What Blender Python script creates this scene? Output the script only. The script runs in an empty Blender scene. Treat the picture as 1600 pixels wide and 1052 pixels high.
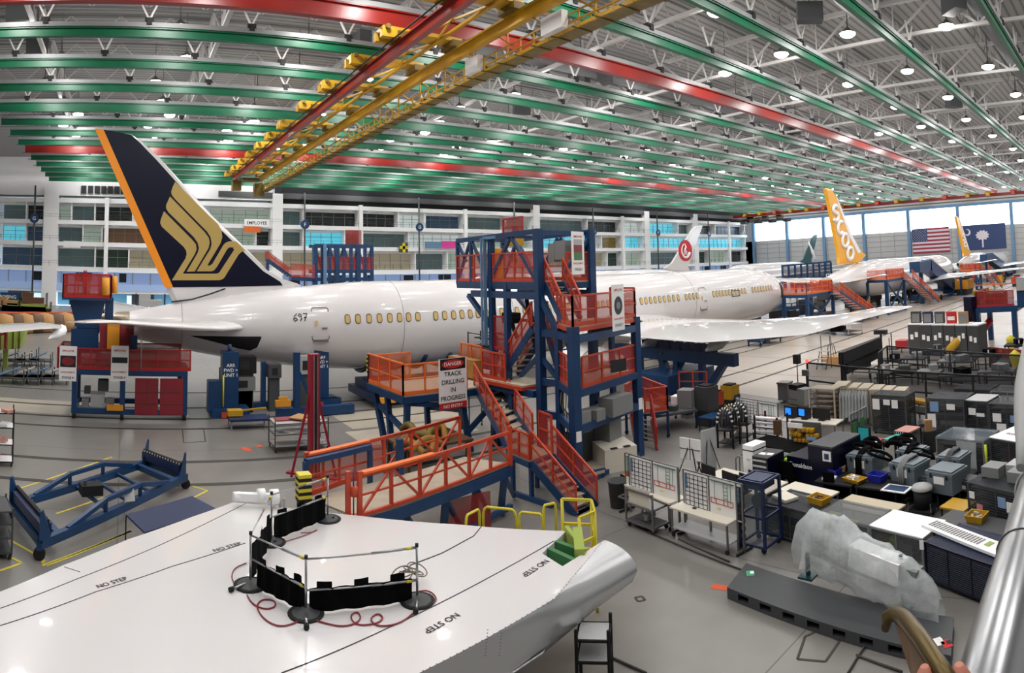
import bpy, bmesh, math, random
from mathutils import Vector, Matrix, Euler
random.seed(7)
SC = bpy.context.scene
COL = SC.collection

# ------------------------------------------------------------------ camera
# the photograph is a cylindrical phone panorama: F pixels per radian, taken from a mezzanine
F = 997.0; PITCH = .0676; ROLL = -.02; YC = 353.5; YAW = (1759 - 800) / 997.0; H = 8.44
camd = bpy.data.cameras.new('camera'); cam = bpy.data.objects.new('camera', camd); COL.objects.link(cam)
camd.type = 'PANO'; camd.panorama_type = 'CENTRAL_CYLINDRICAL'
camd.central_cylindrical_range_u_min = -800 / F; camd.central_cylindrical_range_u_max = 800 / F
camd.central_cylindrical_range_v_min = (YC - 1052) / F; camd.central_cylindrical_range_v_max = YC / F
camd.central_cylindrical_radius = 1.0
camd.clip_start = .05; camd.clip_end = 1000
RM = Matrix.Rotation(YAW, 3, 'Z') @ Matrix.Rotation(math.pi / 2 + PITCH, 3, 'X') @ Matrix.Rotation(ROLL, 3, 'Z')
cam.matrix_world = Matrix.Translation((0, 0, H)) @ RM.to_4x4()
SC.camera = cam

# ------------------------------------------------------------------ sky, exposure
SC.view_settings.view_transform = 'Standard'; SC.view_settings.look = 'None'
SC.view_settings.exposure = 0.0; SC.view_settings.gamma = 1.0; SC.view_settings.use_curve_mapping = False
SC.cycles.max_bounces = 5; SC.cycles.diffuse_bounces = 3; SC.cycles.glossy_bounces = 3
SC.cycles.transparent_max_bounces = 12; SC.cycles.transmission_bounces = 3
SC.cycles.sample_clamp_indirect = 3.0; SC.cycles.sample_clamp_direct = 20.0
SC.cycles.caustics_reflective = False; SC.cycles.caustics_refractive = False
SC.cycles.use_denoising = True
LAMP_E = 118.0
W = bpy.data.worlds.new('daylight'); SC.world = W; W.use_nodes = True
W.node_tree.nodes['Background'].inputs[0].default_value = (.80, .90, 1.0, 1)
W.node_tree.nodes['Background'].inputs[1].default_value = 6.0

# ------------------------------------------------------------------ helpers
def ray(x, y):
    ph = (x - 800) / F; v = (YC - y) / F
    return RM @ Vector((math.sin(ph), v, -math.cos(ph)))
def U(x, y, z=None, X=None, Y=None, r=None):
    """the point of the hall that a pixel of the photograph shows, on a plane z / X / Y or at ground distance r"""
    d = ray(x, y)
    if z is not None: t = (z - H) / d.z
    elif X is not None: t = X / d.x
    elif Y is not None: t = Y / d.y
    else: t = r / math.hypot(d.x, d.y)
    return Vector((0, 0, H)) + d * t

def s2l(c):
    return tuple(((v / 255) / 12.92 if v / 255 <= .04045 else (((v / 255) + .055) / 1.055) ** 2.4) for v in c)
MT = {}
def mat(name, col, rough=.5, metal=0., noise=0., nscale=2., spec=.5, emis=0., alpha=1., ecol=None, coat=0., bump=0.):
    m = bpy.data.materials.new(name); m.use_nodes = True; nt = m.node_tree; b = nt.nodes['Principled BSDF']
    c = s2l(col)
    b.inputs['Base Color'].default_value = (*c, 1); b.inputs['Roughness'].default_value = rough
    b.inputs['Metallic'].default_value = metal; b.inputs['Specular IOR Level'].default_value = spec
    b.inputs['Coat Weight'].default_value = coat; b.inputs['Coat Roughness'].default_value = .04
    b.inputs['Alpha'].default_value = alpha
    if emis:
        b.inputs['Emission Color'].default_value = (*s2l(ecol or col), 1); b.inputs['Emission Strength'].default_value = emis
        if emis < 20: m.cycles.emission_sampling = 'NONE'
    if noise or bump:
        tc = nt.nodes.new('ShaderNodeTexCoord'); nz = nt.nodes.new('ShaderNodeTexNoise')
        nz.inputs['Scale'].default_value = nscale; nz.inputs['Detail'].default_value = 6
        nt.links.new(tc.outputs['Object'], nz.inputs['Vector'])
        if noise:
            r = nt.nodes.new('ShaderNodeValToRGB')
            r.color_ramp.elements[0].position = .3; r.color_ramp.elements[1].position = .7
            r.color_ramp.elements[0].color = tuple(max(0, v * (1 - noise)) for v in c) + (1,)
            r.color_ramp.elements[1].color = tuple(min(1, v * (1 + noise)) for v in c) + (1,)
            nt.links.new(nz.outputs['Fac'], r.inputs['Fac']); nt.links.new(r.outputs['Color'], b.inputs['Base Color'])
        if bump:
            bp = nt.nodes.new('ShaderNodeBump'); bp.inputs['Strength'].default_value = bump; bp.inputs['Distance'].default_value = .05
            nt.links.new(nz.outputs['Fac'], bp.inputs['Height']); nt.links.new(bp.outputs['Normal'], b.inputs['Normal'])
    MT[name] = m; return m
def meshmat(name, col, alpha, rough=.6, scale=0, metal=0.):
    return mat(name, col, rough, metal, alpha=alpha)

mat('green', (6, 96, 64), .42, noise=.12, nscale=.4); mat('redrail', (134, 28, 20), .35, noise=.15, nscale=.4)
mat('railgrey', (125, 128, 128), .5); mat('dark', (28, 30, 32), .6); mat('black', (14, 14, 16), .75)
mat('truss', (186, 184, 182), .55); mat('trussgrey', (112, 114, 116), .55)
mat('yellow', (196, 152, 32), .45, noise=.15, nscale=.6); mat('yellowdark', (112, 92, 30), .6, noise=.2)
mat('yrail', (214, 200, 48), .4); mat('amber', (222, 150, 36), .5); mat('ochre', (150, 108, 40), .7, noise=.15)
mat('blue', (16, 58, 100), .4, noise=.15, nscale=1.2); mat('bluedk', (16, 36, 78), .5, noise=.15, nscale=1.2)
mat('bluelt', (96, 132, 164), .4); mat('navy', (7, 10, 36), .3, spec=.3); mat('bluebin', (32, 42, 160), .5)
mat('orange', (190, 66, 36), .45, noise=.1, nscale=1.5); mat('orangehi', (236, 112, 42), .45)
mat('red', (176, 30, 36), .45); mat('crimson', (150, 22, 44), .45)
mat('gold', (186, 160, 92), .35, metal=.15); mat('finorange', (240, 146, 30), .35)
mat('white', (226, 224, 222), .45); mat('whitegloss', (222, 220, 220), .16, coat=.7)
mat('wingwhite', (230, 228, 228), .16, coat=.8); mat('wingskin', (206, 208, 210), .24, metal=.6)
mat('wallwhite', (250, 251, 252), .6); mat('beige', (198, 186, 160), .6); mat('cream', (222, 216, 200), .55)
mat('grey', (128, 130, 130), .55); mat('greydk', (70, 72, 74), .6); mat('greylt', (172, 174, 174), .5)
mat('steel', (170, 172, 174), .28, metal=.9); mat('steelrough', (140, 140, 140), .4, metal=.8)
mat('rubber', (20, 20, 21), .8); mat('wood', (120, 84, 52), .7, noise=.2); mat('carton', (176, 134, 86), .8)
mat('tailcone', (168, 158, 140), .3, metal=.7); mat('bay', (30, 32, 36), .8)
mat('paneamber', (206, 176, 112), .4); mat('rim', (96, 88, 70), .5); mat('paneblk', (22, 26, 32), .25)
mat('scoot', (246, 176, 40), .35); mat('teal', (24, 72, 78), .4); mat('jalred', (198, 26, 40), .4)
mat('paper', (246, 246, 245), .7); mat('paperblue', (130, 160, 200), .7); mat('paperpink', (222, 140, 150), .7)
mat('seal', (60, 62, 64), .7); mat('ink', (30, 30, 34), .7); mat('inkred', (196, 38, 40), .7); mat('inkgreen', (70, 160, 120), .7)
mat('primer', (60, 120, 70), .5); mat('primerlt', (150, 170, 70), .5); mat('hosered', (134, 36, 48), .5); mat('hose', (104, 96, 80), .6)
mat('tread', (172, 160, 140), .7, noise=.1); mat('plank', (178, 166, 146), .7, noise=.12)
mat('crate', (104, 116, 124), .5); mat('cratedk', (66, 69, 72), .55); mat('tealpad', (64, 172, 160), .6)
mat('pinkpad', (196, 140, 128), .6); mat('brass', (96, 82, 52), .35, metal=.85)
mat('screen', (30, 120, 230), .3, emis=1.2); mat('tealscreen', (30, 150, 160), .4, emis=.15)
mat('lamp', (255, 250, 240), .4, emis=LAMP_E, ecol=(255, 251, 249))
mat('lampcase', (120, 120, 118), .5, metal=.6); mat('indicator', (255, 60, 50), .4, emis=4.)
mat('hivis', (196, 214, 40), .6); mat('floorline', (206, 190, 70), .6); mat('floororange', (206, 84, 50), .7)
mat('groove', (66, 64, 60), .8); mat('floorpale', (176, 168, 152), .4, noise=.1, nscale=.5)
mat('brown', (92, 66, 40), .6); mat('fabricblk', (6, 7, 8), .95, spec=.1); mat('fabricwhite', (206, 210, 210), .85, bump=.3, nscale=6)
meshmat('orangemesh', (176, 52, 30), .62); meshmat('redmesh', (140, 32, 26), .8); meshmat('darkmesh', (30, 36, 46), .6)
meshmat('silvermesh', (120, 124, 126), .45, metal=.3); meshmat('bluemesh', (16, 30, 66), .72); meshmat('acrylic', (90, 108, 122), .35, rough=.1)
meshmat('ambermesh', (214, 120, 44), .55); meshmat('windowglass', (200, 222, 230), .12, rough=.05)
mat('film', (232, 240, 242), .3, alpha=.5, bump=.9, nscale=5, coat=.5)
mat('whitemesh', (208, 210, 212), .6, alpha=.5)

def ceilmat():
    m = mat('deck', (150, 148, 146), .7); nt = m.node_tree; b = nt.nodes['Principled BSDF']
    tc = nt.nodes.new('ShaderNodeTexCoord'); w = nt.nodes.new('ShaderNodeTexWave'); w.inputs['Scale'].default_value = .35
    w.bands_direction = 'X'; r = nt.nodes.new('ShaderNodeValToRGB')
    r.color_ramp.elements[0].color = (*s2l((118, 117, 116)), 1); r.color_ramp.elements[1].color = (*s2l((158, 157, 156)), 1)
    r.color_ramp.elements[0].position = .1; r.color_ramp.elements[1].position = .35
    nt.links.new(tc.outputs['Object'], w.inputs['Vector']); nt.links.new(w.outputs['Fac'], r.inputs['Fac']); nt.links.new(r.outputs['Color'], b.inputs['Base Color'])
    return m
ceilmat()
def floormat():
    m = mat('concrete', (140, 136, 128), .3); nt = m.node_tree; b = nt.nodes['Principled BSDF']; L = nt.links.new
    tc = nt.nodes.new('ShaderNodeTexCoord')
    def nz(s, d):
        n = nt.nodes.new('ShaderNodeTexNoise'); n.inputs['Scale'].default_value = s; n.inputs['Detail'].default_value = d; L(tc.outputs['Object'], n.inputs['Vector']); return n
    n1 = nz(.09, 5); n2 = nz(.9, 8)
    r = nt.nodes.new('ShaderNodeValToRGB')
    r.color_ramp.elements[0].position = .25; r.color_ramp.elements[1].position = .75
    r.color_ramp.elements[0].color = (*s2l((110, 109, 106)), 1); r.color_ramp.elements[1].color = (*s2l((138, 134, 128)), 1)
    L(n1.outputs['Fac'], r.inputs['Fac'])
    mx = nt.nodes.new('ShaderNodeMix'); mx.data_type = 'RGBA'; mx.blend_type = 'MULTIPLY'; mx.inputs['Factor'].default_value = 1
    r2 = nt.nodes.new('ShaderNodeValToRGB'); r2.color_ramp.elements[0].position = .3; r2.color_ramp.elements[0].color = (.92, .92, .92, 1); r2.color_ramp.elements[1].color = (1.05, 1.05, 1.05, 1); r2.color_ramp.elements[1].position = .6
    L(n2.outputs['Fac'], r2.inputs['Fac']); L(r.outputs['Color'], mx.inputs['A']); L(r2.outputs['Color'], mx.inputs['B'])
    bk = nt.nodes.new('ShaderNodeTexBrick'); bk.offset = 0; bk.inputs['Scale'].default_value = 1; bk.inputs['Brick Width'].default_value = 7.6; bk.inputs['Row Height'].default_value = 7.6
    bk.inputs['Mortar Size'].default_value = .02; bk.inputs['Color1'].default_value = (1, 1, 1, 1); bk.inputs['Color2'].default_value = (1, 1, 1, 1); bk.inputs['Mortar'].default_value = (.45, .45, .45, 1)
    L(tc.outputs['Object'], bk.inputs['Vector'])
    m2 = nt.nodes.new('ShaderNodeMix'); m2.data_type = 'RGBA'; m2.blend_type = 'MULTIPLY'; m2.inputs['Factor'].default_value = 1
    L(mx.outputs['Result'], m2.inputs['A']); L(bk.outputs['Color'], m2.inputs['B']); L(m2.outputs['Result'], b.inputs['Base Color'])
    r3 = nt.nodes.new('ShaderNodeMapRange'); r3.inputs['To Min'].default_value = .25; r3.inputs['To Max'].default_value = .4
    L(n2.outputs['Fac'], r3.inputs['Value']); L(r3.outputs['Result'], b.inputs['Roughness'])
floormat()

class MB:
    """collects faces in world coordinates; every face remembers its material"""
    def __init__(s, m=None): s.v = []; s.f = []; s.mi = []; s.ms = []; s.cur = 0; s.smooth = False; s.sm = []; (s.use(m) if m else None)
    def use(s, m):
        if m not in s.ms: s.ms.append(m)
        s.cur = s.ms.index(m); return s
    def face(s, idx): s.f.append(tuple(idx)); s.mi.append(s.cur); s.sm.append(s.smooth)
    def add(s, vs, fs):
        n = len(s.v); s.v += [tuple(p) for p in vs]
        for f in fs: s.face([n + i for i in f])
        return s
    def box(s, c, d, rz=0.):
        x, y, z = d[0] / 2, d[1] / 2, d[2] / 2; cs, sn = math.cos(rz), math.sin(rz); vs = []
        for k in (-z, z):
            for a, b in ((-x, -y), (x, -y), (x, y), (-x, y)): vs.append((c[0] + a * cs - b * sn, c[1] + a * sn + b * cs, c[2] + k))
        return s.add(vs, [(0, 3, 2, 1), (4, 5, 6, 7), (0, 1, 5, 4), (1, 2, 6, 5), (2, 3, 7, 6), (3, 0, 4, 7)])
    def span(s, a, b):
        return s.box([(a[i] + b[i]) / 2 for i in range(3)], [abs(a[i] - b[i]) for i in range(3)])
    def bar(s, p, q, w=.1, h=None, up=(0, 0, 1)):
        h = h or w; p = Vector(p); q = Vector(q); d = q - p
        if d.length < 1e-6: return s
        d.normalize(); u = Vector(up); 
        if abs(d.dot(u)) > .98: u = Vector((0, 1, 0))
        r = d.cross(u).normalized(); u = r.cross(d).normalized(); vs = []
        for o in (p, q):
            for a, b in ((-1, -1), (1, -1), (1, 1), (-1, 1)): vs.append(o + r * (a * w / 2) + u * (b * h / 2))
        return s.add(vs, [(0, 1, 2, 3), (7, 6, 5, 4), (0, 4, 5, 1), (1, 5, 6, 2), (2, 6, 7, 3), (3, 7, 4, 0)])
    def tube(s, pts, r, n=8, closed=False):
        pts = [Vector(p) for p in pts]; N = len(pts); rings = []; prev = None
        sm = s.smooth; s.smooth = True
        for i, p in enumerate(pts):
            if closed: d = pts[(i + 1) % N] - pts[i - 1]
            else: d = pts[min(i + 1, N - 1)] - pts[max(i - 1, 0)]
            d = d.normalized() if d.length > 1e-9 else Vector((0, 0, 1))
            u = prev if prev is not None else (Vector((0, 0, 1)) if abs(d.z) < .9 else Vector((1, 0, 0)))
            a = d.cross(u); a = a.normalized() if a.length > 1e-6 else Vector((1, 0, 0)); u = a.cross(d).normalized(); prev = u
            rr = r[i] if isinstance(r, (list, tuple)) else r
            rings.append([p + (a * math.cos(t) + u * math.sin(t)) * rr for t in [2 * math.pi * k / n for k in range(n)]])
        b = len(s.v)
        for R_ in rings: s.v += [tuple(x) for x in R_]
        for i in range(N if closed else N - 1):
            j = (i + 1) % N
            for k in range(n):
                l = (k + 1) % n; s.face((b + i * n + k, b + i * n + l, b + j * n + l, b + j * n + k))
        if not closed:
            s.smooth = False; s.face([b + k for k in range(n)][::-1]); s.face([b + (N - 1) * n + k for k in range(n)])
        s.smooth = sm; return s
    def cyl(s, p, q, r, n=12, r2=None): return s.tube([p, q], [r, r if r2 is None else r2], n)
    def prism(s, poly, off):
        """poly: planar loop of points, extruded by the vector off"""
        n = len(poly); off = Vector(off); a = [Vector(p) for p in poly]
        return s.add(a + [p + off for p in a], [tuple(range(n))[::-1], tuple(range(n, 2 * n))] + [(i, (i + 1) % n, n + (i + 1) % n, n + i) for i in range(n)])
    def quad(s, a, b, c, d): return s.add([a, b, c, d], [(0, 1, 2, 3)])
    def flat(s, pts):
        from mathutils.geometry import tessellate_polygon
        return s.add(pts, [tuple(t) for t in tessellate_polygon([[Vector(p) for p in pts]])])
    def grid(s, rows, close=False):
        b = len(s.v); n = len(rows[0]); sm = s.smooth; s.smooth = True
        for r in rows: s.v += [tuple(p) for p in r]
        for i in range(len(rows) - 1):
            for k in range(n if close else n - 1):
                l = (k + 1) % n; s.face((b + i * n + k, b + i * n + l, b + (i + 1) * n + l, b + (i + 1) * n + k))
        s.smooth = sm; return s
    def lathe(s, c, prof, n=16):
        rows = [[(c[0] + r * math.cos(2 * math.pi * k / n), c[1] + r * math.sin(2 * math.pi * k / n), c[2] + z) for k in range(n)] for r, z in prof]
        return s.grid(rows, True)

BASE = {}
def link(name, mb, m=None, base=(0, 0, 0)):
    me = bpy.data.meshes.new(name); b = Vector(base)
    me.from_pydata([tuple(Vector(v) - b) for v in mb.v], [], mb.f)
    if not mb.ms: mb.ms = [m or 'grey']
    for k in mb.ms: me.materials.append(MT[k])
    if len(mb.ms) > 1: me.polygons.foreach_set('material_index', mb.mi)
    if any(mb.sm): me.polygons.foreach_set('use_smooth', mb.sm)
    me.update(); o = bpy.data.objects.new(name, me); COL.objects.link(o); return o
def art(n): return n
def thing(name, label, cat, loc, group=None):
    o = bpy.data.objects.new(name, None); COL.objects.link(o); o.location = loc; BASE[o.name] = Vector(loc)
    o.empty_display_size = .3
    o['label'] = label; o['category'] = cat
    if group: o['group'] = group
    return o
KEEP = {'rivets', 'lettering', 'striped_edge', 'skin_seam', 'crescent', 'star_field', 'mesh_wires', 'slots', 'stencil', 'treads', 'hand_number'}
def clusters(mb):
    """loose pieces of a mesh that stand clearly apart, each as an MB of its own"""
    n = len(mb.v); up = list(range(n))
    def find(a):
        while up[a] != a: up[a] = up[up[a]]; a = up[a]
        return a
    for f in mb.f:
        r = find(f[0])
        for k in f[1:]: up[find(k)] = r
    isl = {}
    for i, v in enumerate(mb.v):
        e = isl.setdefault(find(i), [list(v), list(v)])
        for k in range(3): e[0][k] = min(e[0][k], v[k]); e[1][k] = max(e[1][k], v[k])
    ks = list(isl)
    if len(ks) < 2 or len(ks) > 60: return [mb]
    size = {k: max(isl[k][1][i] - isl[k][0][i] for i in range(3)) for k in ks}; gr = {k: k for k in ks}
    def gf(a):
        while gr[a] != a: a = gr[a]
        return a
    for i, a in enumerate(ks):
        for b in ks[i + 1:]:
            g = math.sqrt(sum(max(0, isl[a][0][q] - isl[b][1][q], isl[b][0][q] - isl[a][1][q]) ** 2 for q in range(3)))
            if g <= max(.02, .5 * max(size[a], size[b])): gr[gf(b)] = gf(a)
    out = {}
    for f, mi, sm in zip(mb.f, mb.mi, mb.sm):
        q = out.setdefault(gf(find(f[0])), (MB(), {})); o, mp = q; o.ms = mb.ms
        for i in f:
            if i not in mp: mp[i] = len(o.v); o.v.append(mb.v[i])
        o.f.append(tuple(mp[i] for i in f)); o.mi.append(mi); o.sm.append(sm)
    return [q[0] for q in out.values()] if len(out) > 1 else [mb]
def part(name, mb, m, parent, label=None):
    b = BASE[parent.name]
    if m and not mb.ms: mb.ms = [m]
    if name not in KEEP:
        cl = clusters(mb)
        if len(cl) > 1:
            nm = name[:-1] if name in ('wheels', 'legs', 'supports', 'latches', 'patches', 'hinges', 'amber_pads', 'landing_legs') else name
            nm = {'latche': 'latch', 'patche': 'patch', 'feet': 'foot'}.get(nm, nm)
            for c in cl: o = link(nm, c, m, b); o.parent = parent; BASE[o.name] = b
            return o
    o = link(name, mb, m, b); o.parent = parent; BASE[o.name] = b
    if label: o['label'] = label
    return o
def solo(name, mb, m, label, cat, group=None, stuff=False):
    if m and not mb.ms: mb.ms = [m]
    xs = [[v[i] for v in mb.v] for i in range(3)]
    b = Vector(((min(xs[0]) + max(xs[0])) / 2, (min(xs[1]) + max(xs[1])) / 2, min(xs[2])))
    o = link(name, mb, m, b); o.location = b; BASE[o.name] = b
    o['label'] = label; o['category'] = cat
    if group: o['group'] = group
    if stuff: o['kind'] = 'stuff'
    return o
def struct(name, mb, m=None):
    if m and not mb.ms: mb.ms = [m]
    o = link(name, mb, m); o['kind'] = 'structure'; BASE[o.name] = Vector((0, 0, 0)); return o
def dup(root, loc, rz=0., label=None, group=None):
    r = root.copy(); COL.objects.link(r); r.location = loc; r.rotation_euler = (0, 0, rz)
    if label: r['label'] = label
    if group: r['group'] = group
    for ch in list(root.children):
        c = ch.copy(); COL.objects.link(c); c.parent = r
        for g in list(ch.children):
            d = g.copy(); COL.objects.link(d); d.parent = c
    return r
ORD = ['first', 'second', 'third', 'fourth', 'fifth', 'sixth', 'seventh', 'eighth', 'ninth', 'tenth', 'eleventh', 'twelfth', 'thirteenth', 'fourteenth', 'fifteenth', 'sixteenth', 'seventeenth', 'eighteenth', 'nineteenth', 'twentieth']

def text(mb, s, o, rt, up, w=None, h=None, depth=.012, extrude_dir=None):
    """letters as real thin solids: o = middle of the line's base, rt / up unit vectors, fitted to width w or height h"""
    cu = bpy.data.curves.new('t', 'FONT'); cu.body = s; cu.align_x = 'CENTER'; cu.size = 1; cu.extrude = 0
    cu.resolution_u = 3; cu.offset = .012
    ob = bpy.data.objects.new('t', cu); COL.objects.link(ob)
    dg = bpy.context.evaluated_depsgraph_get(); me = bpy.data.meshes.new_from_object(ob.evaluated_get(dg))
    xs = [v.co.x for v in me.vertices]; ys = [v.co.y for v in me.vertices]
    if not xs: return
    ww = max(xs) - min(xs); hh = max(ys) - min(ys)
    sx = (w / ww) if w else None; sy = (h / hh) if h else None
    sx = sx or sy; sy = sy or sx
    rt = Vector(rt).normalized(); up = Vector(up).normalized(); n = rt.cross(up).normalized(); o = Vector(o); cx = (max(xs) + min(xs)) / 2
    vs = [o + rt * ((v.co.x - cx) * sx) + up * ((v.co.y - min(ys)) * sy) + n * depth for v in me.vertices]
    mb.add(vs, [tuple(p.vertices) for p in me.polygons])
    bpy.data.objects.remove(ob); bpy.data.curves.remove(cu); bpy.data.meshes.remove(me)

# ================================================================== the hall
XW = -140.; YF = 212.; ZR = 26.44; ZD = 33.0
struct('floor', MB('concrete').box((-57, 88, -.15), (170, 252, .3)))
# floor marks: tracks for the moving line, pale service strips, painted lines
for i, (x, w) in enumerate([(-28.6, .3), (-25.6, .3), (-36.7, .3), (-39.6, .3), (-44.4, .25), (-34.4, .25)]):
    struct('trim_%d' % (i + 1), MB('groove').span((x - w / 2, -36, .0), (x + w / 2, YF, .014)))
mb = MB('floorpale'); mb.span((-40.8, -30, 0), (-37.2, 4, .006)); mb.span((-36.4, 12.2, 0), (-32.6, 19, .006)); mb.span((-32.2, 11.6, 0), (-29.2, 18, .006))
struct('trim_7', mb)
mat('floorpaler', (176, 167, 156), .3, noise=.1, nscale=.25)
mb = MB('floorpaler'); mb.prism([(-50, 35.5, 0), (-31, 35.5, 0), (-24, 34, 0), (-20.8, 33.5, 0), (-17, 46, 0), (-2, 46, 0), (-2, 211, 0), (-50, 211, 0)], (0, 0, .009)); struct('trim_25', mb)  # paler, warmer floor zone along the line of airliners
mb = MB('groove')
for y in (40.6, 47.5, 54.5, 62, 70, 78, 86, 95, 104): mb.span((-34, y, 0), (-2, y + .06, .012))
struct('trim_26', mb)
def fl(pts, w=.09):
    mb = MB('floorline')
    for a, b in pts: 
        a = U(*a, z=.006); b = U(*b, z=.006); mb.bar(a, b, w, .006)
    return mb
struct('trim_8', fl([((25, 765), (175, 714)), ((70, 875), (66, 880)), ((72, 884), (205, 830)), ((205, 830), (66, 884)), ((19, 846), (53, 865)), ((0, 892), (34, 880)), ((19, 872), (34, 880)), ((88, 803), (230, 752)), ((296, 758), (324, 767)), ((324, 767), (300, 779))]))
mb = MB('groove')
for P, z in (([(285, 671), (318, 669), (321, 690), (287, 692)], 0), ([(992, 934), (1003, 932), (1008, 938), (997, 940)], 0), ([(1258, 995), (1280, 985), (1312, 1002), (1290, 1034), (1246, 1030)], 0)):
    q = [U(*p, z=.006) for p in P]
    for i in range(len(q)): mb.bar(q[i], q[(i + 1) % len(q)], .06, .008)
for P in ([(1365, 990), (1338, 1030), (1325, 1052)], [(1338, 1024), (1410, 1050)], [(1010, 830), (1200, 905)], [(1060, 842), (1140, 878)], [(985, 815), (1012, 828)], [(940, 1020), (1010, 1052)]):
    q = [U(*p, z=.03) for p in P]; mb.tube(q, .025, 6)
struct('trim_9', mb)
mb = MB('floororange')
for x, y, s in ((238, 718, .35), (385, 702, .3), (405, 697, .2), (250, 720, .25), (1125, 918, .2)):
    p = U(x, y, z=.004); mb.box((p.x, p.y, .004), (s * 2.2, s * 1.2, .008), .3)
struct('trim_10', mb)
# the two walls behind the camera
struct('wall_right', MB('wallwhite').box((27.8, 88, 16.4), (.4, 252, 33.2))); struct('wall_front', MB('wallwhite').box((-57, -37.8, 16.4), (170, .4, 33.2)))
# ceiling deck and purlins
struct('ceiling', MB('deck').box((-57, 88, ZD + .2), (170, 252, .4)))

# rails of the overhead cranes ------------------------------------------------
RX = [-9.5, -18.4, -26.6, -34, -42.1, -48.6, -56.2, -63.9, -72.6, -79.5, -86, -92.7, -99.4, -106, -112.5, -119, -125.5, -132]
REDS = (4, 12)
hanger = None
def hanger_mb():
    m = MB('black'); m.box((0, 0, .25), (.5, .7, .5)); m.box((-.32, 0, .1), (.16, .4, .4)); m.box((.32, 0, .1), (.16, .4, .4))
    m.use('truss'); m.bar((0, 0, .4), (0, -.9, 2.2), .14); m.bar((0, 0, .4), (0, .9, 2.2), .14); return m
for i, x in enumerate(RX):
    red = i in REDS; big = i == 8
    hgt = 1.25 if red else (1.05 if big else .75); wd = .62 if red else .42
    col = 'redrail' if red else 'green'
    if red: lab = 'red crane runway rail, the %s of the two' % ('nearer, thicker' if i == 4 else 'farther, thinner')
    else: lab = 'green overhead crane rail, %s green rail counting from the right' % ORD[i - (i > 4) - (i > 12)]
    t = thing('crane_rail', lab, 'rail', (x, 97, ZR), 'crane rails under the roof')
    m = MB(col); m.span((x - wd / 2, -16, ZR), (x + wd / 2, YF - 2.5, ZR + .09)); m.span((x - .06, -16, ZR + .09), (x + .06, YF - 2.5, ZR + hgt - .09)); m.span((x - wd / 2, -16, ZR + hgt - .09), (x + wd / 2, YF - 2.5, ZR + hgt))
    part('beam', m, None, t)
    z0 = ZR + hgt; m = MB('railgrey'); m.span((x - .3, -16, z0 + .02), (x + .3, YF - 2.5, z0 + .4)); part('upper_chord', m, None, t)
    y = -12 + (i * 2.3) % 6
    while y < YF - 4:
        if hanger is None:
            hanger = link('hanger', hanger_mb()); h = hanger
        else: h = hanger.copy(); COL.objects.link(h)
        h.parent = t; h.location = (0, y - 97, hgt + .3); y += 8.1

# roof trusses ------------------------------------------------------------------
def truss_mb():
    m = MB('truss'); x0, x1 = -139.5, 25.; zb, zt = ZR + 2.5, ZD - .7
    m.bar((x0, 0, zb), (x1, 0, zb), .38, .32); m.bar((x0, 0, zt), (x1, 0, zt), .4, .4); x = x0; up = True; n = int((x1 - x0) / 4.1); st = (x1 - x0) / n
    for k in range(n):
        a = x0 + k * st; b = a + st
        m.bar((a, 0, zb if k % 2 else zt), (b, 0, zt if k % 2 else zb), .2, .2)
        if k % 2 == 0: m.bar((b, 0, zb), (b, 0, zt), .12, .12)
    return m
tm = None
for k, y in enumerate(range(-8, 210, 16)):
    if tm is None:
        tm = link('roof_truss', truss_mb()); o = tm
    else: o = tm.copy(); COL.objects.link(o)
    o.location = (0, y, 0); o['label'] = 'white steel roof truss across the hall, %s one from the near end' % ORD[k]; o['category'] = 'roof truss'; o['group'] = 'roof trusses across the hall'
def joist_mb():
    m = MB('truss'); y0, y1 = -20., 211.; zb, zt = ZD - 2.6, ZD - .25
    m.use('trussgrey').bar((0, y0, zb), (0, y1, zb), .14, .14); m.bar((0, y0, zt), (0, y1, zt), .16, .16); m.use('truss')
    n = 96; st = (y1 - y0) / n
    for k in range(n):
        a = y0 + k * st; m.bar((0, a, zb if k % 2 else zt), (0, a + st, zt if k % 2 else zb), .09)
    return m
jm = None
for k in range(20):
    x = -136 + k * 7.6
    if jm is None: jm = link('roof_joist', joist_mb()); o = jm
    else: o = jm.copy(); COL.objects.link(o)
    o.location = (x, 0, 0); o['label'] = 'light zigzag roof joist running the length of the hall, %s one from the office wall' % ORD[k]; o['category'] = 'roof joist'; o['group'] = 'roof joists along the hall'
def strut_mb():
    m = MB('trussgrey'); x0, x1 = -139.5, 25.
    m.cyl((x0, 0, 0), (x1, 0, 0), .3, 8); return m
# round ducts and grey boxes hung high under the roof
for k, (x0, y0, y1) in enumerate([(-22, -14, 60), (-52, 30, 150), (-12, 40, 200)]):
    m = MB('trussgrey'); m.cyl((x0, y0, 30.2), (x0, y1, 30.2), .55, 14)
    solo('air_duct', m, None, ['round grey air duct under the roof at the top left', 'long round grey air duct above the middle rails', 'round grey air duct at the top right under the roof'][k], 'duct')
for k, (px, py) in enumerate([(565, 66), (905, 125), (1265, 20), (1490, 160), (815, 172), (60, 75), (30, 20), (945, 118), (1490, 5), (1240, 205)]):
    p = U(px, py, z=29.6); m = MB('greydk'); m.box(p, (2.2, 1.2, 1.6), .3 * k); m.use('grey').box((p.x, p.y, (p.z + .8 + ZD) / 2), (.15, .15, ZD - p.z - .8))
    solo('fan_unit', m, None, 'dark ventilation box hung from the roof, %s one from the top left' % ORD[[1, 3, 6, 8, 2, 0, 0, 4, 9, 5][k]] if k != 6 else 'dark ventilation box in the very corner of the roof, top left', 'vent')

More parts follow.
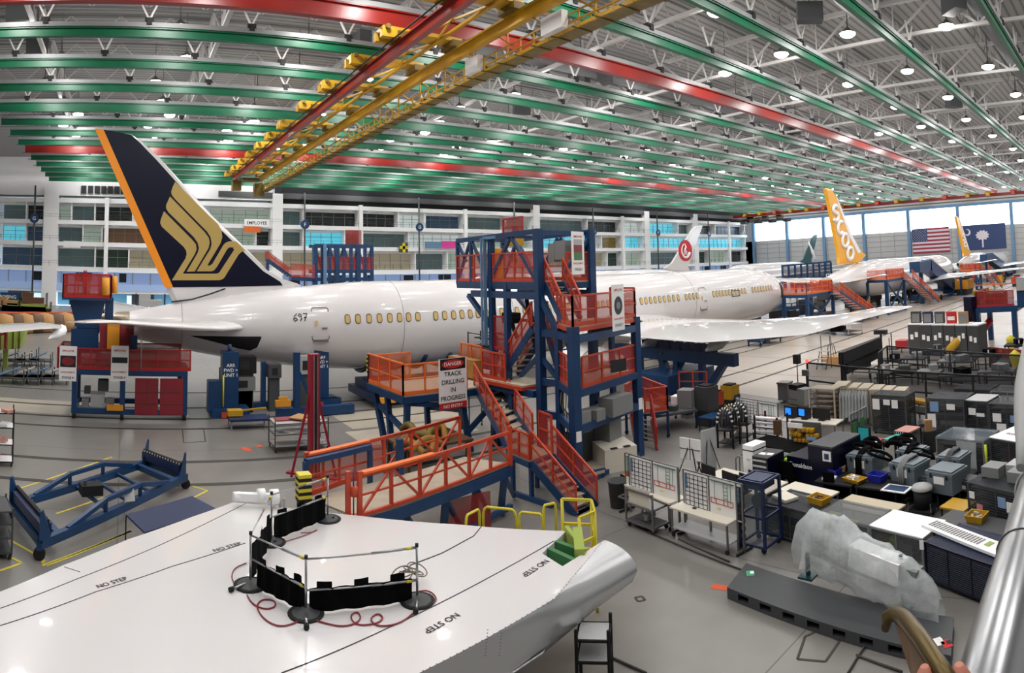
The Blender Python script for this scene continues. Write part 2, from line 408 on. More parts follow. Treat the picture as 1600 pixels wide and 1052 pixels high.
# lamps ---------------------------------------------------------------------------
lamp0 = None; YL = [3, 14.5, 27, 39.5, 52, 66, 80, 95, 111, 128, 146, 165, 185, 203]
XL = [-2.5] + [(RX[i] + RX[i + 1]) / 2 for i in range(len(RX) - 1)]
m = MB('lamp'); m.lathe((0, 0, 0), [(.03, -.3), (.42, -.25), (.70, -.05), (.72, .06)], 10)
m2 = MB('lampcase'); m2.lathe((0, 0, 0), [(.74, .06), (.55, .3), (.28, .45), (.16, .62), (.06, .7), (.03, 4.39)], 10)
XL = [-2.5 + 9.5, -2.5] + XL[1:] + [-136.]  # unseen row right of the camera and row by office wall, added for light
for i, x in enumerate(XL):
    for j, y in enumerate([-9] + YL):  # near-end row added to brighten the left part of the office wall
        if lamp0 is None:
            lamp0 = thing('bay_lamp', '', 'lamp', (0, 0, 0)); part('lens', m, None, lamp0); part('housing', m2, None, lamp0); o = lamp0
        else: o = dup(lamp0, (0, 0, 0))
        o.location = (x + .8 * math.sin(j * 2.1), y + (i % 3) * 1.3, 28.6)
        o['label'] = 'glowing high bay lamp, %s line from the near end, %s from the right' % (ORD[j], ORD[i]); o['group'] = 'high bay lamps'
# ================================================================== office wall on the left
def YW(px): return -XW * 1. / math.tan(YAW - (px - 800) / F) if abs(YAW - (px - 800) / F - math.pi / 2) > 1e-6 else 0.
ZS = [8.2, 13.7, 18.5, 23.3]   # gallery slabs
KIND = {'dark': ((26, 30, 34), .12), 'glass': ((72, 92, 94), .45), 'room': ((150, 165, 152), .8), 'cyan': ((90, 190, 210), 1.3), 'brown': ((96, 68, 44), .45),
        'green': ((34, 56, 44), .3), 'pale': ((196, 206, 204), .9), 'beige': ((150, 142, 120), .6), 'yellow': ((120, 100, 40), .5), 'deepblue': ((30, 60, 84), .5)}
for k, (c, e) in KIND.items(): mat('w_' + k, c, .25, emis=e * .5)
wn = 0
m = MB('wallwhite')
m.span((XW - .4, -38, 24.4), (XW - 8, YW(425), 33))          # plain white band high on the left
m.span((XW - 9, -38, 0), (XW - 9.4, YF, 33))
struct('wall_left', m)
m = MB('wallwhite')
m.span((XW, -38, 0), (XW - 9, -33.5, 33))
for z in ZS: m.span((XW - .2, -34, z - .5), (XW - 5, YW(1168), z + .45))
m.span((XW - .25, YW(98), ZS[1] - .9), (XW - 5, YW(125), ZS[1] + .6)); struct('trim_11', m)
m = MB('wallwhite')
for a, b in ((66, 89), (425, 441), (834, 844), (1008, 1015.5), (1084.5, 1091)): m.span((XW, YW(a), 0), (XW - 5, YW(b), 26))
for a in (165, 563, 727, 973, 1139): m.box((XW + .05, YW(a), 12), (.7, .9, 24))
struct('trim_12', m)
m = MB('bay'); m.span((XW - 1.5, YW(441), 24), (XW - 8, YW(1168), 33)); m.use('greydk').span((XW - .1, YW(441), 24.9), (XW - .4, YW(1168), 26.2)); m.span((XW - .1, YW(340), 24.9), (XW - .4, YW(426), 26.2)); struct('trim_13', m)
m = MB('greydk')
for z in ZS[:3]:
    for zz in (1.15, .65): m.span((XW, -34, z + .5 + zz), (XW - .06, YW(1168), z + .56 + zz))
    y = -34
    while y < YW(1165): m.span((XW, y, z + .5), (XW - .06, y + .07, z + 1.65)); y += 2.2
struct('trim_14', m)
SEG = [ # (slab below, photo columns, kind)
 (2, 0, 38, 'glass'), (2, 38, 66, 'dark'), (2, 89, 109, 'room'), (2, 109, 146, 'glass'), (2, 146, 206, 'dark'), (2, 330, 424, 'room'), (2, 441, 474, 'glass'), (2, 474, 562, 'dark'), (2, 566, 624, 'dark'), (2, 624, 666, 'pale'), (2, 666, 726, 'deepblue'), (2, 728, 792, 'glass'), (2, 792, 833, 'room'),
 (2, 845, 920, 'glass'), (2, 925, 973, 'dark'), (2, 975, 1007, 'pale'), (2, 1016, 1062, 'cyan'), (2, 1062, 1084, 'glass'), (2, 1092, 1120, 'dark'), (2, 1120, 1166, 'deepblue'),
 (1, 0, 38, 'cyan'), (1, 38, 66, 'deepblue'), (1, 89, 128, 'glass'), (1, 128, 158, 'room'), (1, 158, 230, 'brown'), (1, 345, 400, 'room'), (1, 400, 424, 'dark'), (1, 441, 474, 'glass'), (1, 474, 540, 'cyan'), (1, 540, 640, 'glass'), (1, 640, 726, 'pale'), (1, 728, 833, 'room'),
 (1, 845, 925, 'cyan'), (1, 927, 942, 'pale'), (1, 942, 973, 'yellow'), (1, 975, 1007, 'cyan'), (1, 1016, 1084, 'cyan'), (1, 1092, 1166, 'cyan'),
 (0, 0, 66, 'deepblue'), (0, 89, 148, 'glass'), (0, 148, 201, 'green'), (0, 201, 245, 'beige'), (0, 380, 424, 'beige'), (0, 441, 562, 'beige'), (0, 566, 650, 'beige'), (0, 650, 700, 'glass'), (0, 700, 833, 'room'), (0, 845, 925, 'room'), (0, 925, 950, 'beige'), (0, 950, 973, 'green'), (0, 975, 1007, 'room'), (0, 1016, 1084, 'glass'), (0, 1092, 1110, 'green'), (0, 1110, 1140, 'room'), (0, 1140, 1166, 'dark')]
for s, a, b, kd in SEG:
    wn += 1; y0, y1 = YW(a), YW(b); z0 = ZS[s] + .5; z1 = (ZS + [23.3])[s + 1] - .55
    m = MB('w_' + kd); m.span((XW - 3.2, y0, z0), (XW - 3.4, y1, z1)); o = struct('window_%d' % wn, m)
    m = MB('wallwhite'); m.span((XW - 2.2, y0, z1 - .5), (XW - 3.3, y1, z1))
    n = max(1, int((y1 - y0) / 2.4)); m.use('steelrough')
    for k in range(n + 1):
        y = y0 + (y1 - y0) * k / n; m.span((XW - 3.1, y - .05, z0), (XW - 3.2, y + .05, z1))
    m.span((XW - 3.1, y0, z0 + 2.2), (XW - 3.2, y1, z0 + 2.3)); m.use('wallwhite').span((XW - .6, y1 - .15, z0), (XW - 3.3, y1 + .15, z1))
    part('window_frame', m, None, o)
    m = MB('w_pale')
    for k in range(int((y1 - y0) / 4.5)):
        yy = y0 + 2 + 4.5 * k; m.span((XW - 1.2, yy, z1 - .12), (XW - 1.6, yy + (1.6 if kd in ('brown', 'green', 'dark') else .6), z1 - .02))
    if m.v:
        part('ceiling_light', m, None, o)
# ground floor: pale blue band of the mezzanine and shop fronts
MT['wallwhite2'] = mat('galleryfront', (250, 250, 250), .6)
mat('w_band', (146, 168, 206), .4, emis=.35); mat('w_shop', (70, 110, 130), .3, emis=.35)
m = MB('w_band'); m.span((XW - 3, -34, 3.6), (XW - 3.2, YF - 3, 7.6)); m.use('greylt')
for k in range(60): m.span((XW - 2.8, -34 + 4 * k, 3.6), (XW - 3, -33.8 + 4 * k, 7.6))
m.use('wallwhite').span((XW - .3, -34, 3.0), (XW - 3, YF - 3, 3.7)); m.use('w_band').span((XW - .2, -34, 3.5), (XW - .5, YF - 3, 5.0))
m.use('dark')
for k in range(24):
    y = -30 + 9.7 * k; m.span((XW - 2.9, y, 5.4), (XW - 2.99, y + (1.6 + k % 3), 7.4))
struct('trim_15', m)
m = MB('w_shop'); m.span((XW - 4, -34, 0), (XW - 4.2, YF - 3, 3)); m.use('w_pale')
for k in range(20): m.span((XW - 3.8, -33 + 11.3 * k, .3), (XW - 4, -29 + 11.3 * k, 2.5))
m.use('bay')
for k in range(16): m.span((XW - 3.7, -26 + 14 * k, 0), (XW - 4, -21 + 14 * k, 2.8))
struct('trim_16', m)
# row of small high windows, banners and round signs
m = MB('bay')
for k in range(8): y = YW(124 + 10.4 * k); m.span((XW + .02, y, 24.95), (XW - .6, y + (YW(132) - YW(124)), 26.6))
struct('window_%d' % (wn + 1), m)
for k, px in enumerate((53, 473, 651, 800, 923, 1023, 1103)):
    y = YW(px); t = thing('drain_pipe', 'drain pipe with round blue sign on the office wall, %s from the left' % ORD[k], 'pipe', (XW + 1.2, y, 0), 'pipes on the office wall')
    m = MB('greydk'); m.cyl((XW + 1.2, y, 0), (XW + 1.2, y, 26.3), .2, 8); part('pipe', m, None, t)
    m = MB('blue'); z = 19.0; m.cyl((XW + 1.45, y, z), (XW + 1.6, y, z), 1.05, 16); m.use('paper'); text(m, 'F' if k % 2 else 'G', (XW + 1.62, y, z - .4), (0, 1, 0), (0, 0, 1), h=.8); part('sign', m, None, t)
def banner(px0, px1, py0, py1, m_, label, words=None, col='paper'):
    a = U(px0, py1, X=XW + .5); b = U(px1, py0, X=XW + .5)
    m = MB(m_); m.span((XW + .35, a.y, a.z), (XW + .45, b.y, b.z)); 
    if words: m.use(col); text(m, words, (XW + .47, (a.y + b.y) / 2, a.z + (b.z - a.z) * .3), (0, 1, 0), (0, 0, 1), w=(b.y - a.y) * .8)
    return solo('banner', m, None, label, 'banner')
banner(382, 421, 343, 354, 'wallwhite', 'white banner with a line of writing on the office wall', 'EMPLOYEE', 'ink')
banner(382, 407, 354, 363, 'orangehi', 'orange banner below the white one on the office wall')
mat('magenta', (214, 60, 150), .6)
banner(664, 690, 378, 388, 'bluelt', 'light blue end of the long banner on the gallery'); banner(690, 713, 377, 388, 'magenta', 'magenta end of the long banner on the gallery')
m = MB('greydk'); p = U(631, 387, X=XW + .5); m.box((XW + .3, p.y, p.z), (.2, 2.3, 2.4)); m.use('yrail').box((XW + .5, p.y, p.z), (.2, .7, 2.3)); m.box((XW + .5, p.y, p.z), (.2, 2.1, .75))
solo('cross_sign', m, None, 'yellow cross on a grey square on the gallery front', 'sign')
m = MB('blue'); a = U(0, 471, X=XW + 3); b = U(34, 458, X=XW + 3); a.z = 0; m.span((XW + 2.8, a.y, a.z), (XW + 3, b.y, b.z)); m.use('paper'); text(m, 'BOEING', (XW + 3.02, b.y - 3, b.z - 1.3), (0, 1, 0), (0, 0, 1), w=3.6); m.tube([(XW + 3.05, b.y - 6.4 + .7 * math.cos(t), b.z - .9 + .5 * math.sin(t)) for t in [k * .55 for k in range(9)]], .07, 5)
solo('company_sign', m, None, 'long blue sign with white lettering at the foot of the office wall', 'sign')

# ================================================================== far wall with the bright windows
XM = [-139.6, -124.2, -108.3, -92, -74.8, -56.7, -38, -20, -2, 16]
m = MB('greylt'); m.span((XW - 9, YF, 0), (28, YF + .5, 16.4)); m.span((XW - 9, YF, 23.9), (28, YF + .5, 33)); m.span((XW - 9, YF, 0), (XM[0], YF + .5, 30))
struct('wall_back', m)
m = MB('grey')
for z in (1.9, 3.8, 5.7, 7.6, 9.5, 11.4, 13.3, 15.0): m.span((XW, YF - .06, z), (28, YF, z + .12))
x = -139
while x < 26: m.span((x, YF - .05, 0), (x + .12, YF, 16.4)); x += 5.3
struct('trim_17', m)
m = MB('bluelt')
for x in XM: m.span((x - .55, YF - .9, 0), (x + .55, YF + .3, 24.5))
m.span((XW, YF - .6, 23.6), (28, YF + .2, 24.6)); struct('trim_18', m)
for k in range(len(XM) - 1):
    wn += 1; m = MB('windowglass'); m.span((XM[k] + .5, YF + .2, 16.4), (XM[k + 1] - .5, YF + .26, 23.6)); o = struct('window_%d' % (wn + 1), m)
    m = MB('greylt'); 
    for j in (1, 2): x = XM[k] + (XM[k + 1] - XM[k]) * j / 3; m.span((x - .05, YF + .1, 16.4), (x + .05, YF + .2, 23.6))
    part('window_frame', m, None, o)
# flags
mat('flagred', (150, 44, 66), .7); mat('flagblue', (44, 62, 104), .7); mat('flagwhite', (206, 200, 208), .7)
t = thing('national_flag', 'large striped flag with white stars on blue, hung on the far wall', 'flag', (-67, YF - .3, 8.2))
fx0, fx1, fz0, fz1 = -73.7, -60.1, 8.3, 17.0
m = MB()
for k in range(13):
    m.use('flagred' if k % 2 == 0 else 'flagwhite'); z1 = fz1 - (fz1 - fz0) * k / 13; z0 = z1 - (fz1 - fz0) / 13; m.span((fx0, YF - .3, z0), (fx1, YF - .2, z1))
part('stripes', m, None, t)
m = MB('flagblue'); cx1 = fx0 + (fx1 - fx0) * .41; cz0 = fz1 - (fz1 - fz0) * 7 / 13; m.span((fx0, YF - .36, cz0), (cx1, YF - .31, fz1)); m.use('flagwhite')
for r in range(9):
    for c in range(6 if r % 2 == 0 else 5):
        x = fx0 + .5 + c * .93 + (.46 if r % 2 else 0); z = fz1 - .45 - r * .475; pts = []
        for k in range(10): a = math.pi / 2 + k * math.pi / 5; q = .2 if k % 2 == 0 else .08; pts.append((x + q * math.cos(a), YF - .38, z + q * math.sin(a)))
        m.add(pts, [tuple(range(10))])
part('star_field', m, None, t)
t = thing('state_flag', 'dark blue flag with a white palm tree and crescent on the far wall', 'flag', (-47.5, YF - .3, 8.2))
m = MB('flagblue'); m.span((-55.8, YF - .3, 8.4), (-40.4, YF - .2, 17.0)); part('cloth', m, None, t)
m = MB('flagwhite'); pts = []
for k in range(40):
    a = k * math.pi / 20; q = 1.9 + .28 * math.sin(a * 11); pts.append((-48.5 + q * math.cos(a) * 1.15, YF - .33, 13.3 + q * math.sin(a) * .85))
m.add(pts, [tuple(range(40))]); m.span((-48.75, YF - .36, 9.2), (-48.2, YF - .31, 12.6)); part('palm_tree', m, None, t)
m = MB('flagwhite'); o_ = [(-53.7 + 1.15 * math.cos(a), YF - .33, 14.6 + 1.15 * math.sin(a)) for a in [math.radians(-150 + 15 * k) for k in range(18)]]; i_ = [(-54.0 + .85 * math.cos(a), YF - .33, 14.75 + .85 * math.sin(a)) for a in [math.radians(-150 + 15 * k) for k in range(18)]]
m.grid([o_, i_]); part('crescent', m, None, t)
# low roof edge beam before the windows: red far crane girder with yellow trucks
t = thing('far_bridge_crane', 'distant red and yellow bridge crane just in front of the far windows', 'crane', (-60, 196, 25))
m = MB('redrail'); m.span((-138, 195.6, 24.9), (10, 196.3, 25.9)); part('girder', m, None, t)
m = MB('yellowdark'); m.span((-138, 198, 24.2), (10, 199.2, 24.5)); m.span((-138, 198, 25.4), (10, 198.2, 25.95)); part('walkway', m, None, t)
for i, x in enumerate(RX):
    m = MB('yellow' if i % 3 else 'orange'); m.box((x, 197.5, 26.18), (2.2, 5, .52)); m.box((x, 195, 25.6), (1.2, 1.4, .8)); part('end_truck', m, None, t)
m = MB('greydk')
for k in range(10): m.box((-136 + k * 1.9, 200 + (k * 37 % 5), 23.2 + (k % 3) * .7), (2.4, 2, 1.2), k)
part('hoist', m, None, t, 'dark hoist machinery at the left end')

# ================================================================== yellow bridge crane across the hall
t = thing('bridge_crane', 'yellow bridge crane with a walkway and a red rail hanging under the roof rails', 'crane', (-60, 22, 22))
m = MB('redrail'); m.span((-113, 19.2, 24.5), (-9, 19.7, 24.6)); m.span((-113, 19.4, 24.6), (-9, 19.5, 25.3)); m.span((-113, 19.2, 25.3), (-9, 19.7, 25.4)); part('red_rail', m, None, t)
m = MB('black'); m.cyl((-112, 18.7, 25.3), (-9, 18.7, 25.3), .06, 6); part('cable', m, None, t)
GY = 24.2
m = MB('yellow'); m.span((-112, GY - .25, 24.6), (-9, GY + .25, 24.75)); m.span((-112, GY - .08, 24.75), (-9, GY + .08, 25.35)); m.span((-112, GY - .25, 25.35), (-9, GY + .25, 25.5)); part('main_girder', m, None, t)
m = MB('yellowdark'); m.span((-112, GY + .5, 22.75), (-9, GY + 1.5, 22.85)); 
for k in range(52): m.span((-112 + 2 * k, GY - .1, 22.66), (-111.9 + 2 * k, GY + 1.5, 22.75))
part('walkway', m, None, t)
m = MB('yellow')
for z in (23.35, 23.9): m.bar((-112, GY + .5, z), (-9, GY + .5, z), .09)
for z in (23.35, 23.9): m.bar((-112, GY + 1.5, z), (-9, GY + 1.5, z), .07)
m.bar((-112, GY + .5, 22.95), (-9, GY + .5, 22.95), .06, .22)
k = 0
while k < 70:
    x = -112 + 1.5 * k; m.bar((x, GY + .5, 22.8), (x, GY + .5, 24.7 if k % 3 == 0 else 23.9), .1); m.bar((x, GY + 1.5, 22.8), (x, GY + 1.5, 23.9), .07); k += 1
for k in range(26): x = -112 + 4 * k; m.bar((x, GY + .1, 24.6), (x + 2, GY + 1.2, 22.85), .1)
part('railing', m, None, t)
for i, x in enumerate(RX[:15]):
    m = MB('yellow'); m.box((x, 21.2, 26.1), (1.5, 6.6, .28)); m.box((x, 21.2, 26.33), (.5, 5.6, .22)); m.box((x - .6, 18.4, 25.75), (.5, 1.2, .7)); m.box((x + .6, 18.4, 25.75), (.5, 1.2, .7))
    m.use('yellowdark'); m.box((x, 19.5, 25.7), (1.9, .9, .5)); m.box((x, 24, 25.75), (1.9, .9, .5)); m.cyl((x - 1.1, 18.2, 26.1), (x + 1.1, 18.2, 26.1), .2, 8); part('end_truck', m, None, t)
m = MB('yellow')
for i in range(14):
    xa, xb = RX[i], RX[i + 1]; 
    for yy in (20.6, 22.6): m.bar((xa, yy, 25.85), (xb, yy, 25.85), .28, .2)
    m.bar((xa, 20.6, 25.9), (xb, 22.6, 25.9), .14); m.bar((xa, 22.6, 25.9), (xb, 20.6, 25.9), .14)
part('cross_brace', m, None, t)
m = MB('yellowdark'); m.box((-112.3, 24, 23), (1.6, 1.8, 2.2)); m.box((-113, 20, 23.8), (1.4, 1.6, 1.8)); m.box((-108, 21.6, 24.2), (2, 3, .5)); part('end_machinery', m, None, t)
for px, w in ((-20.5, 3.2), (-30, 2.6), (-39.5, 2.2)):
    m = MB('wallwhite'); m.box((px, GY + .2, 23.6), (w * .8, .5, 1.1)); m.use('grey').box((px, GY + .47, 23.6), (w * .6, .02, .8)); part('electrical_box', m, None, t, 'white electrical cabinet on the walkway')
m = MB('lamp'); m.box((-50, 20.4, 24.9), (.5, .3, .1)); m.box((-63, 20.4, 24.9), (.5, .3, .1)); m.box((-83, 20.4, 24.9), (.5, .3, .1)); part('crane_light', m, None, t)

# ================================================================== airliners
def fus_rings(L, n=40, tail_z=4.95, rt=.8, tcut=1.6):
    """stations from the nose (d = 0) to the tail (d = L); returns [(d, half width, half height, centre z)]"""
    st = []
    for d in [0, .12, .4, .9, 1.6, 2.5, 3.6, 5, 6.6, 8.4, 10.5]:
        q = min(1, d / 9.5); f = math.sqrt(max(0, 1 - (1 - q) ** 2.15)); st.append((d, 2.885 * f, 2.97 * f, 4.8 - 1.0 * (1 - f) ** 1.3))
    k = 13
    while k < L - 19: st.append((k, 2.885, 2.97, 4.8)); k += 3
    for q in [i / 14 for i in range(15)]:
        d = L - 18.5 + q * (18.5 - tcut); f = q ** 1.65; st.append((d, 2.885 + (rt - 2.885) * f, 2.97 + (rt * 1.05 - 2.97) * f, 4.8 + (tail_z - 4.8) * q ** 1.5))
    return st
def airliner(label, xc, ytail, L, face, fin_mat, group, detail=False, tail_open=True):
    """face = +1: nose towards +Y; ytail = Y of the tail end"""
    P = lambda d, sx, z: Vector((xc + sx, ytail + face * (L - d), z))
    t = thing('airliner', label, 'airplane', (xc, ytail + face * L / 2, 0), group)
    st = fus_rings(L); n = 48; rows = []
    for d, a, b, z in st:
        rows.append([P(d, a * math.sin(2 * math.pi * k / n), z + b * math.cos(2 * math.pi * k / n)) for k in range(n)])
    m = MB('whitegloss'); m.grid(rows, True); part('fuselage', m, None, t)
    d, a, b, z = st[-1]; m = MB('tailcone')
    rw = [[P(d + e, a * f * math.sin(2 * math.pi * k / 24), z + e * .12 + b * f * math.cos(2 * math.pi * k / 24)) for k in range(24)] for e, f in ((0, .97), (.5, .86), (1.1, .7), (1.7, .5), (2.0, .42))]
    m.grid(rw, True); m.use('black'); m.add(rw[-1], [tuple(range(24))]); part('tail_cone', m, None, t, 'bare grey tail cone')
    return t, P, st
def airfoil(c, th, n=9):
    """closed section: points (chord fraction 0 = leading edge, height)"""
    up = []; lo = []
    for i in range(n + 1):
        x = (1 - math.cos(math.pi * i / n)) / 2; y = th * 5 * (.2969 * math.sqrt(x) - .126 * x - .3516 * x * x + .2843 * x ** 3 - .1015 * x ** 4) * c
        up.append((x, y + .02 * c * math.sin(math.pi * x))); lo.append((x, -y * .8 + .02 * c * math.sin(math.pi * x)))
    return up + lo[::-1][1:-1]
def wing(m, secs, sub=1):
    """secs: list of (leading edge point, chord vector, thickness ratio)"""
    rows = []
    for le, ch, th in secs:
        le = Vector(le); ch = Vector(ch); c = ch.length; rows.append([le + ch * x + Vector((0, 0, y)) for x, y in airfoil(c, th)])
    m.grid(rows, True); n = len(rows[0]); b = len(m.v)
    m.add(rows[0], [tuple(range(n))]); m.add(rows[-1], [tuple(range(n))[::-1]]); return m
def plane_wings(t, P, L, face, detail=False):
    wr = L * .335; K = (6.9, 10.6, 13.2, 14.2, 15.2, .5) if detail else (7.6, 13, 17.6, 20.2, 22.6, 0)
    for s in (-1, 1):
        le = lambda d, x, z: P(d, s * x, z)
        ch = lambda c, dz=0: Vector((0, -face * c, dz))
        m = MB('wingwhite'); wing(m, [(le(wr, 1.5, 3.4), ch(13.2, -.7), .13), (le(wr + 1.3, 2.9, 3.5), ch(12, -.6), .125), (le(wr + K[0], 9.8, 4.1), ch(7.6, -.25), .105), (le(wr + K[1], 18.5, 4.65), ch(4.7 + 2 * K[5], -.1 - K[5]), .09), (le(wr + K[2], 26, 5.1 + K[5] / 2), ch(2.9 + 3 * K[5], -K[5]), .085), (le(wr + K[3], 28.8, 5.3 + K[5]), ch(1.7 + 2 * K[5], -K[5] / 2), .08), (le(wr + K[4], 30.6, 5.4 + K[5]), ch(.5), .08)])
        part('wing', m, None, t)
        # belly fairing handled once; flap fairings
        if detail and s * face > 0:
            for x, d0, ln in ((6.2, 10.0, 4.6), (12.5, 11.0, 4.0), (18.6, 13.6, 2.4)):
                m = MB('greylt'); q = le(wr + d0, x, 3.55 + x * .04); pts = [q + Vector((0, -face * ln * k / 6, -.12 * k)) for k in range(7)]; m.tube(pts, [.12, .3, .42, .45, .36, .22, .05], 10); part('flap_fairing', m, None, t)
            for x0, x1, c in ((3.4, 5.6, 2.0), (6.9, 8.6, 1.7)):
                m = MB('wallwhite'); a = le(wr + 12.6, x0, 3.0); b = le(wr + 11.9, x1, 3.1); d = Vector((0, -face * c, -1.15)); m.prism([a, b, b + d, a + d], (0, 0, .12)); part('flap', m, None, t, 'lowered white flap panel')
            m = MB('grey'); a = le(wr + 8.6, 9.5, 4.28); b = le(wr + 12.6, 14.8, 4.52); m.prism([a, b, b + Vector((0, -face * .55, -.05)), a + Vector((0, -face * .7, -.05))], (0, 0, .03)); part('spoiler_gap', m, None, t, 'dark open slot on the wing top')
            m = MB('greylt')
            for x0, x1 in ((3.6, 5.6), (6.2, 8.2)): a = le(wr + 9.0, x0, 4.05); b = le(wr + 9.4, x1, 4.15); m.prism([a, b, b + Vector((0, -face * 1.3, .42)), a + Vector((0, -face * 1.3, .42))], (0, 0, .05))
            part('spoiler', m, None, t)
    m = MB('wingwhite'); st = []
    for k in range(11):
        q = k / 10; w = math.sin(math.pi * min(max(q, .02), .98)) ** .5; st.append([P(wr - 4 + q * 24, 3.35 * w * math.cos(a), 3.5 + 1.85 * w * math.sin(a)) for a in [2 * math.pi * j / 24 for j in range(24)]])
    m.grid(st, True); part('belly_fairing', m, None, t)
def tailplane(t, P, L, face, zr=4.9, zt=5.8, yoff=0.):
    for s in (-1, 1):
        m = MB('wingwhite'); c = lambda k: Vector((0, -face * k, 0))
        wing(m, [(P(L - 9.6 + yoff, s * .9, zr), c(7.4), .1), (P(L - 7.2 + yoff, s * 3.4, zr + .08), c(5.9), .1), (P(L - .8 + yoff, s * 9.2, zt), c(2.2), .09), (P(L + .5 + yoff, s * 9.9, zt), c(1.1), .08)])
        part('tailplane', m, None, t)
    for s in (-1, 1):
        m = MB('whitegloss'); pts = [P(L - 12.4 + yoff + k * .55, s * (1.75 - .07 * k), zr + .05) for k in range(13)]; m.tube(pts, [.05, .3, .42, .47, .5, .5, .48, .45, .4, .35, .28, .2, .06], 12); part('root_fairing', m, None, t)
def fin_solid(m, pts, xc, T=.24):
    """pts: outline (Y, Z); bevelled plate"""
    n = len(pts); cy = sum(p[0] for p in pts) / n; cz = sum(p[1] for p in pts) / n
    def ins(p, k): v = Vector((cy - p[0], cz - p[1])); v = v.normalized() * k; return (p[0] + v.x, p[1] + v.y)
    a = [(xc, p[0], p[1]) for p in pts]; R_ = [(xc + T, *ins(p, .35)) for p in pts]; L_ = [(xc - T, *ins(p, .35)) for p in pts]
    m.add(R_ + L_ + a, [tuple(range(n)), tuple(range(n, 2 * n))[::-1]] + [(i, 2 * n + i, 2 * n + (i + 1) % n, (i + 1) % n) for i in range(n)] + [(n + i, n + (i + 1) % n, 2 * n + (i + 1) % n, 2 * n + i) for i in range(n)])

# --- the near airliner
XC = -40.8
t, P, st = airliner('white airliner with a navy tail and gold bird, filling the middle of the hall', XC, -1.15, 68.35, 1, 'navy', 'airliners on the assembly line', True)
plane_wings(t, P, 68.35, 1, True); tailplane(t, P, 68.35, 1)
def fp(x, y): p = U(x, y, X=XC); return (p.y, p.z)
out = [fp(*q) for q in [(155, 203), (205, 210), (222, 222), (250, 247), (330, 336), (388, 392), (420, 425), (445, 440), (470, 447), (440, 478), (277, 486), (258, 448)]]
m = MB('wingwhite'); fin_solid(m, out, XC, .26); FIN = part('tail_fin', m, None, t)
def decal(pxs, m_, name, off, lab=None, par=None, z=None):
    m = MB(m_)
    m.add([(XC + off, *fp(*q)) for q in pxs], [tuple(range(len(pxs)))]); return part(name, m, None, par or t, lab)
navy = [(162, 204), (205, 212), (219, 225), (245, 252), (322, 338), (377, 392), (410, 424), (436, 440), (440, 446), (262, 449)]
m = MB('navy'); q = [(XC + .262, *fp(*a)) for a in navy]; m.prism(q, (.03, 0, 0)); part('tail_paint', m, None, t, 'deep navy painted side of the fin')
m = MB('finorange'); q = [(XC + .262, *fp(*a)) for a in [(148, 202), (162, 204), (270, 449), (257, 449)]]; m.prism(q, (.035, 0, 0)); part('rudder_edge', m, None, t, 'orange trailing edge stripe')
def lpx(q): return (230 + q[0] / 5.847, 270 + q[1] / 5.847)
B1 = [(252, 88), (560, 395), (640, 470), (672, 530), (680, 590), (664, 645), (545, 845), (565, 850), (590, 832), (690, 660), (712, 640), (745, 628), (805, 630), (845, 668), (887, 716), (855, 724), (828, 748), (775, 690), (790, 683), (745, 684), (725, 698), (630, 862), (605, 892), (580, 901), (447, 901), (570, 700), (583, 650), (572, 590), (540, 540), (245, 240), (220, 205), (216, 178), (228, 140)]
B2 = [(205, 222), (520, 545), (556, 595), (566, 640), (555, 690), (430, 902), (356, 905), (455, 735), (468, 690), (455, 640), (420, 590), (190, 365), (170, 330), (170, 300)]
B3 = [(150, 355), (405, 612), (440, 655), (447, 700), (430, 745), (326, 915), (322, 922), (630, 922), (652, 912), (790, 700), (828, 748), (700, 955), (682, 972), (655, 981), (222, 982), (345, 785), (356, 745), (352, 715), (330, 680), (130, 495), (116, 462), (122, 430)]
for k, B in enumerate((B1, B2, B3)):
    m = MB('gold'); m.flat([(XC + .31, *fp(*lpx(q))) for q in B])
    part('bird_emblem', m, None, t, ['gold upper wing, neck and head of the bird emblem', 'gold middle wing of the bird emblem', 'gold lower wing and body of the bird emblem'][k])
# fin base fillet, windows, doors
def side(y, z, off=.012):
    """point and normal on the near side of the near fuselage"""
    d = 68.35 - (y + 1.15); i = 0
    while i < len(st) - 2 and st[i + 1][0] < d: i += 1
    q = (d - st[i][0]) / max(1e-6, st[i + 1][0] - st[i][0]); q = min(max(q, 0), 1); a, b, zc = [st[i][k] * (1 - q) + st[i + 1][k] * q for k in (1, 2, 3)]
    s = min(1, max(-1, (z - zc) / b)); return Vector((XC + a * math.sqrt(max(0, 1 - s * s)) + off, y, z))
def patch(m, ys, zs, off):
    m.grid([[side(y, z, off) for z in zs] for y in ys])
def rr(cy, cz, w, h, n=5, r=.5):
    """rounded rectangle outline"""
    o = []; rad = min(w, h) / 2 * r * 2
    for cx_, cz_, a0 in ((w / 2 - rad, h / 2 - rad, 0), (-w / 2 + rad, h / 2 - rad, 90), (-w / 2 + rad, -h / 2 + rad, 180), (w / 2 - rad, -h / 2 + rad, 270)):
        for k in range(n): a = math.radians(a0 + 90 * k / (n - 1)); o.append((cy + cx_ + rad * math.cos(a), cz + cz_ + rad * math.sin(a)))
    return o
def oval(m, y, z, w, h, off, r=.45):
    c = rr(y, z, w, h, 5, r); m.add([side(a, b, off) for a, b in c], [tuple(range(len(c)))[::-1]])
def win_row(py, px_list, par):
    for px in px_list:
        p = U(px, py(px), X=-37.95)
        m = MB('rim'); oval(m, p.y, 5.42, .38, .62, .02); o = part('window', m, None, par)
        m = MB('paneamber'); oval(m, p.y, 5.42, .29, .50, .032); part('pane', m, None, o)
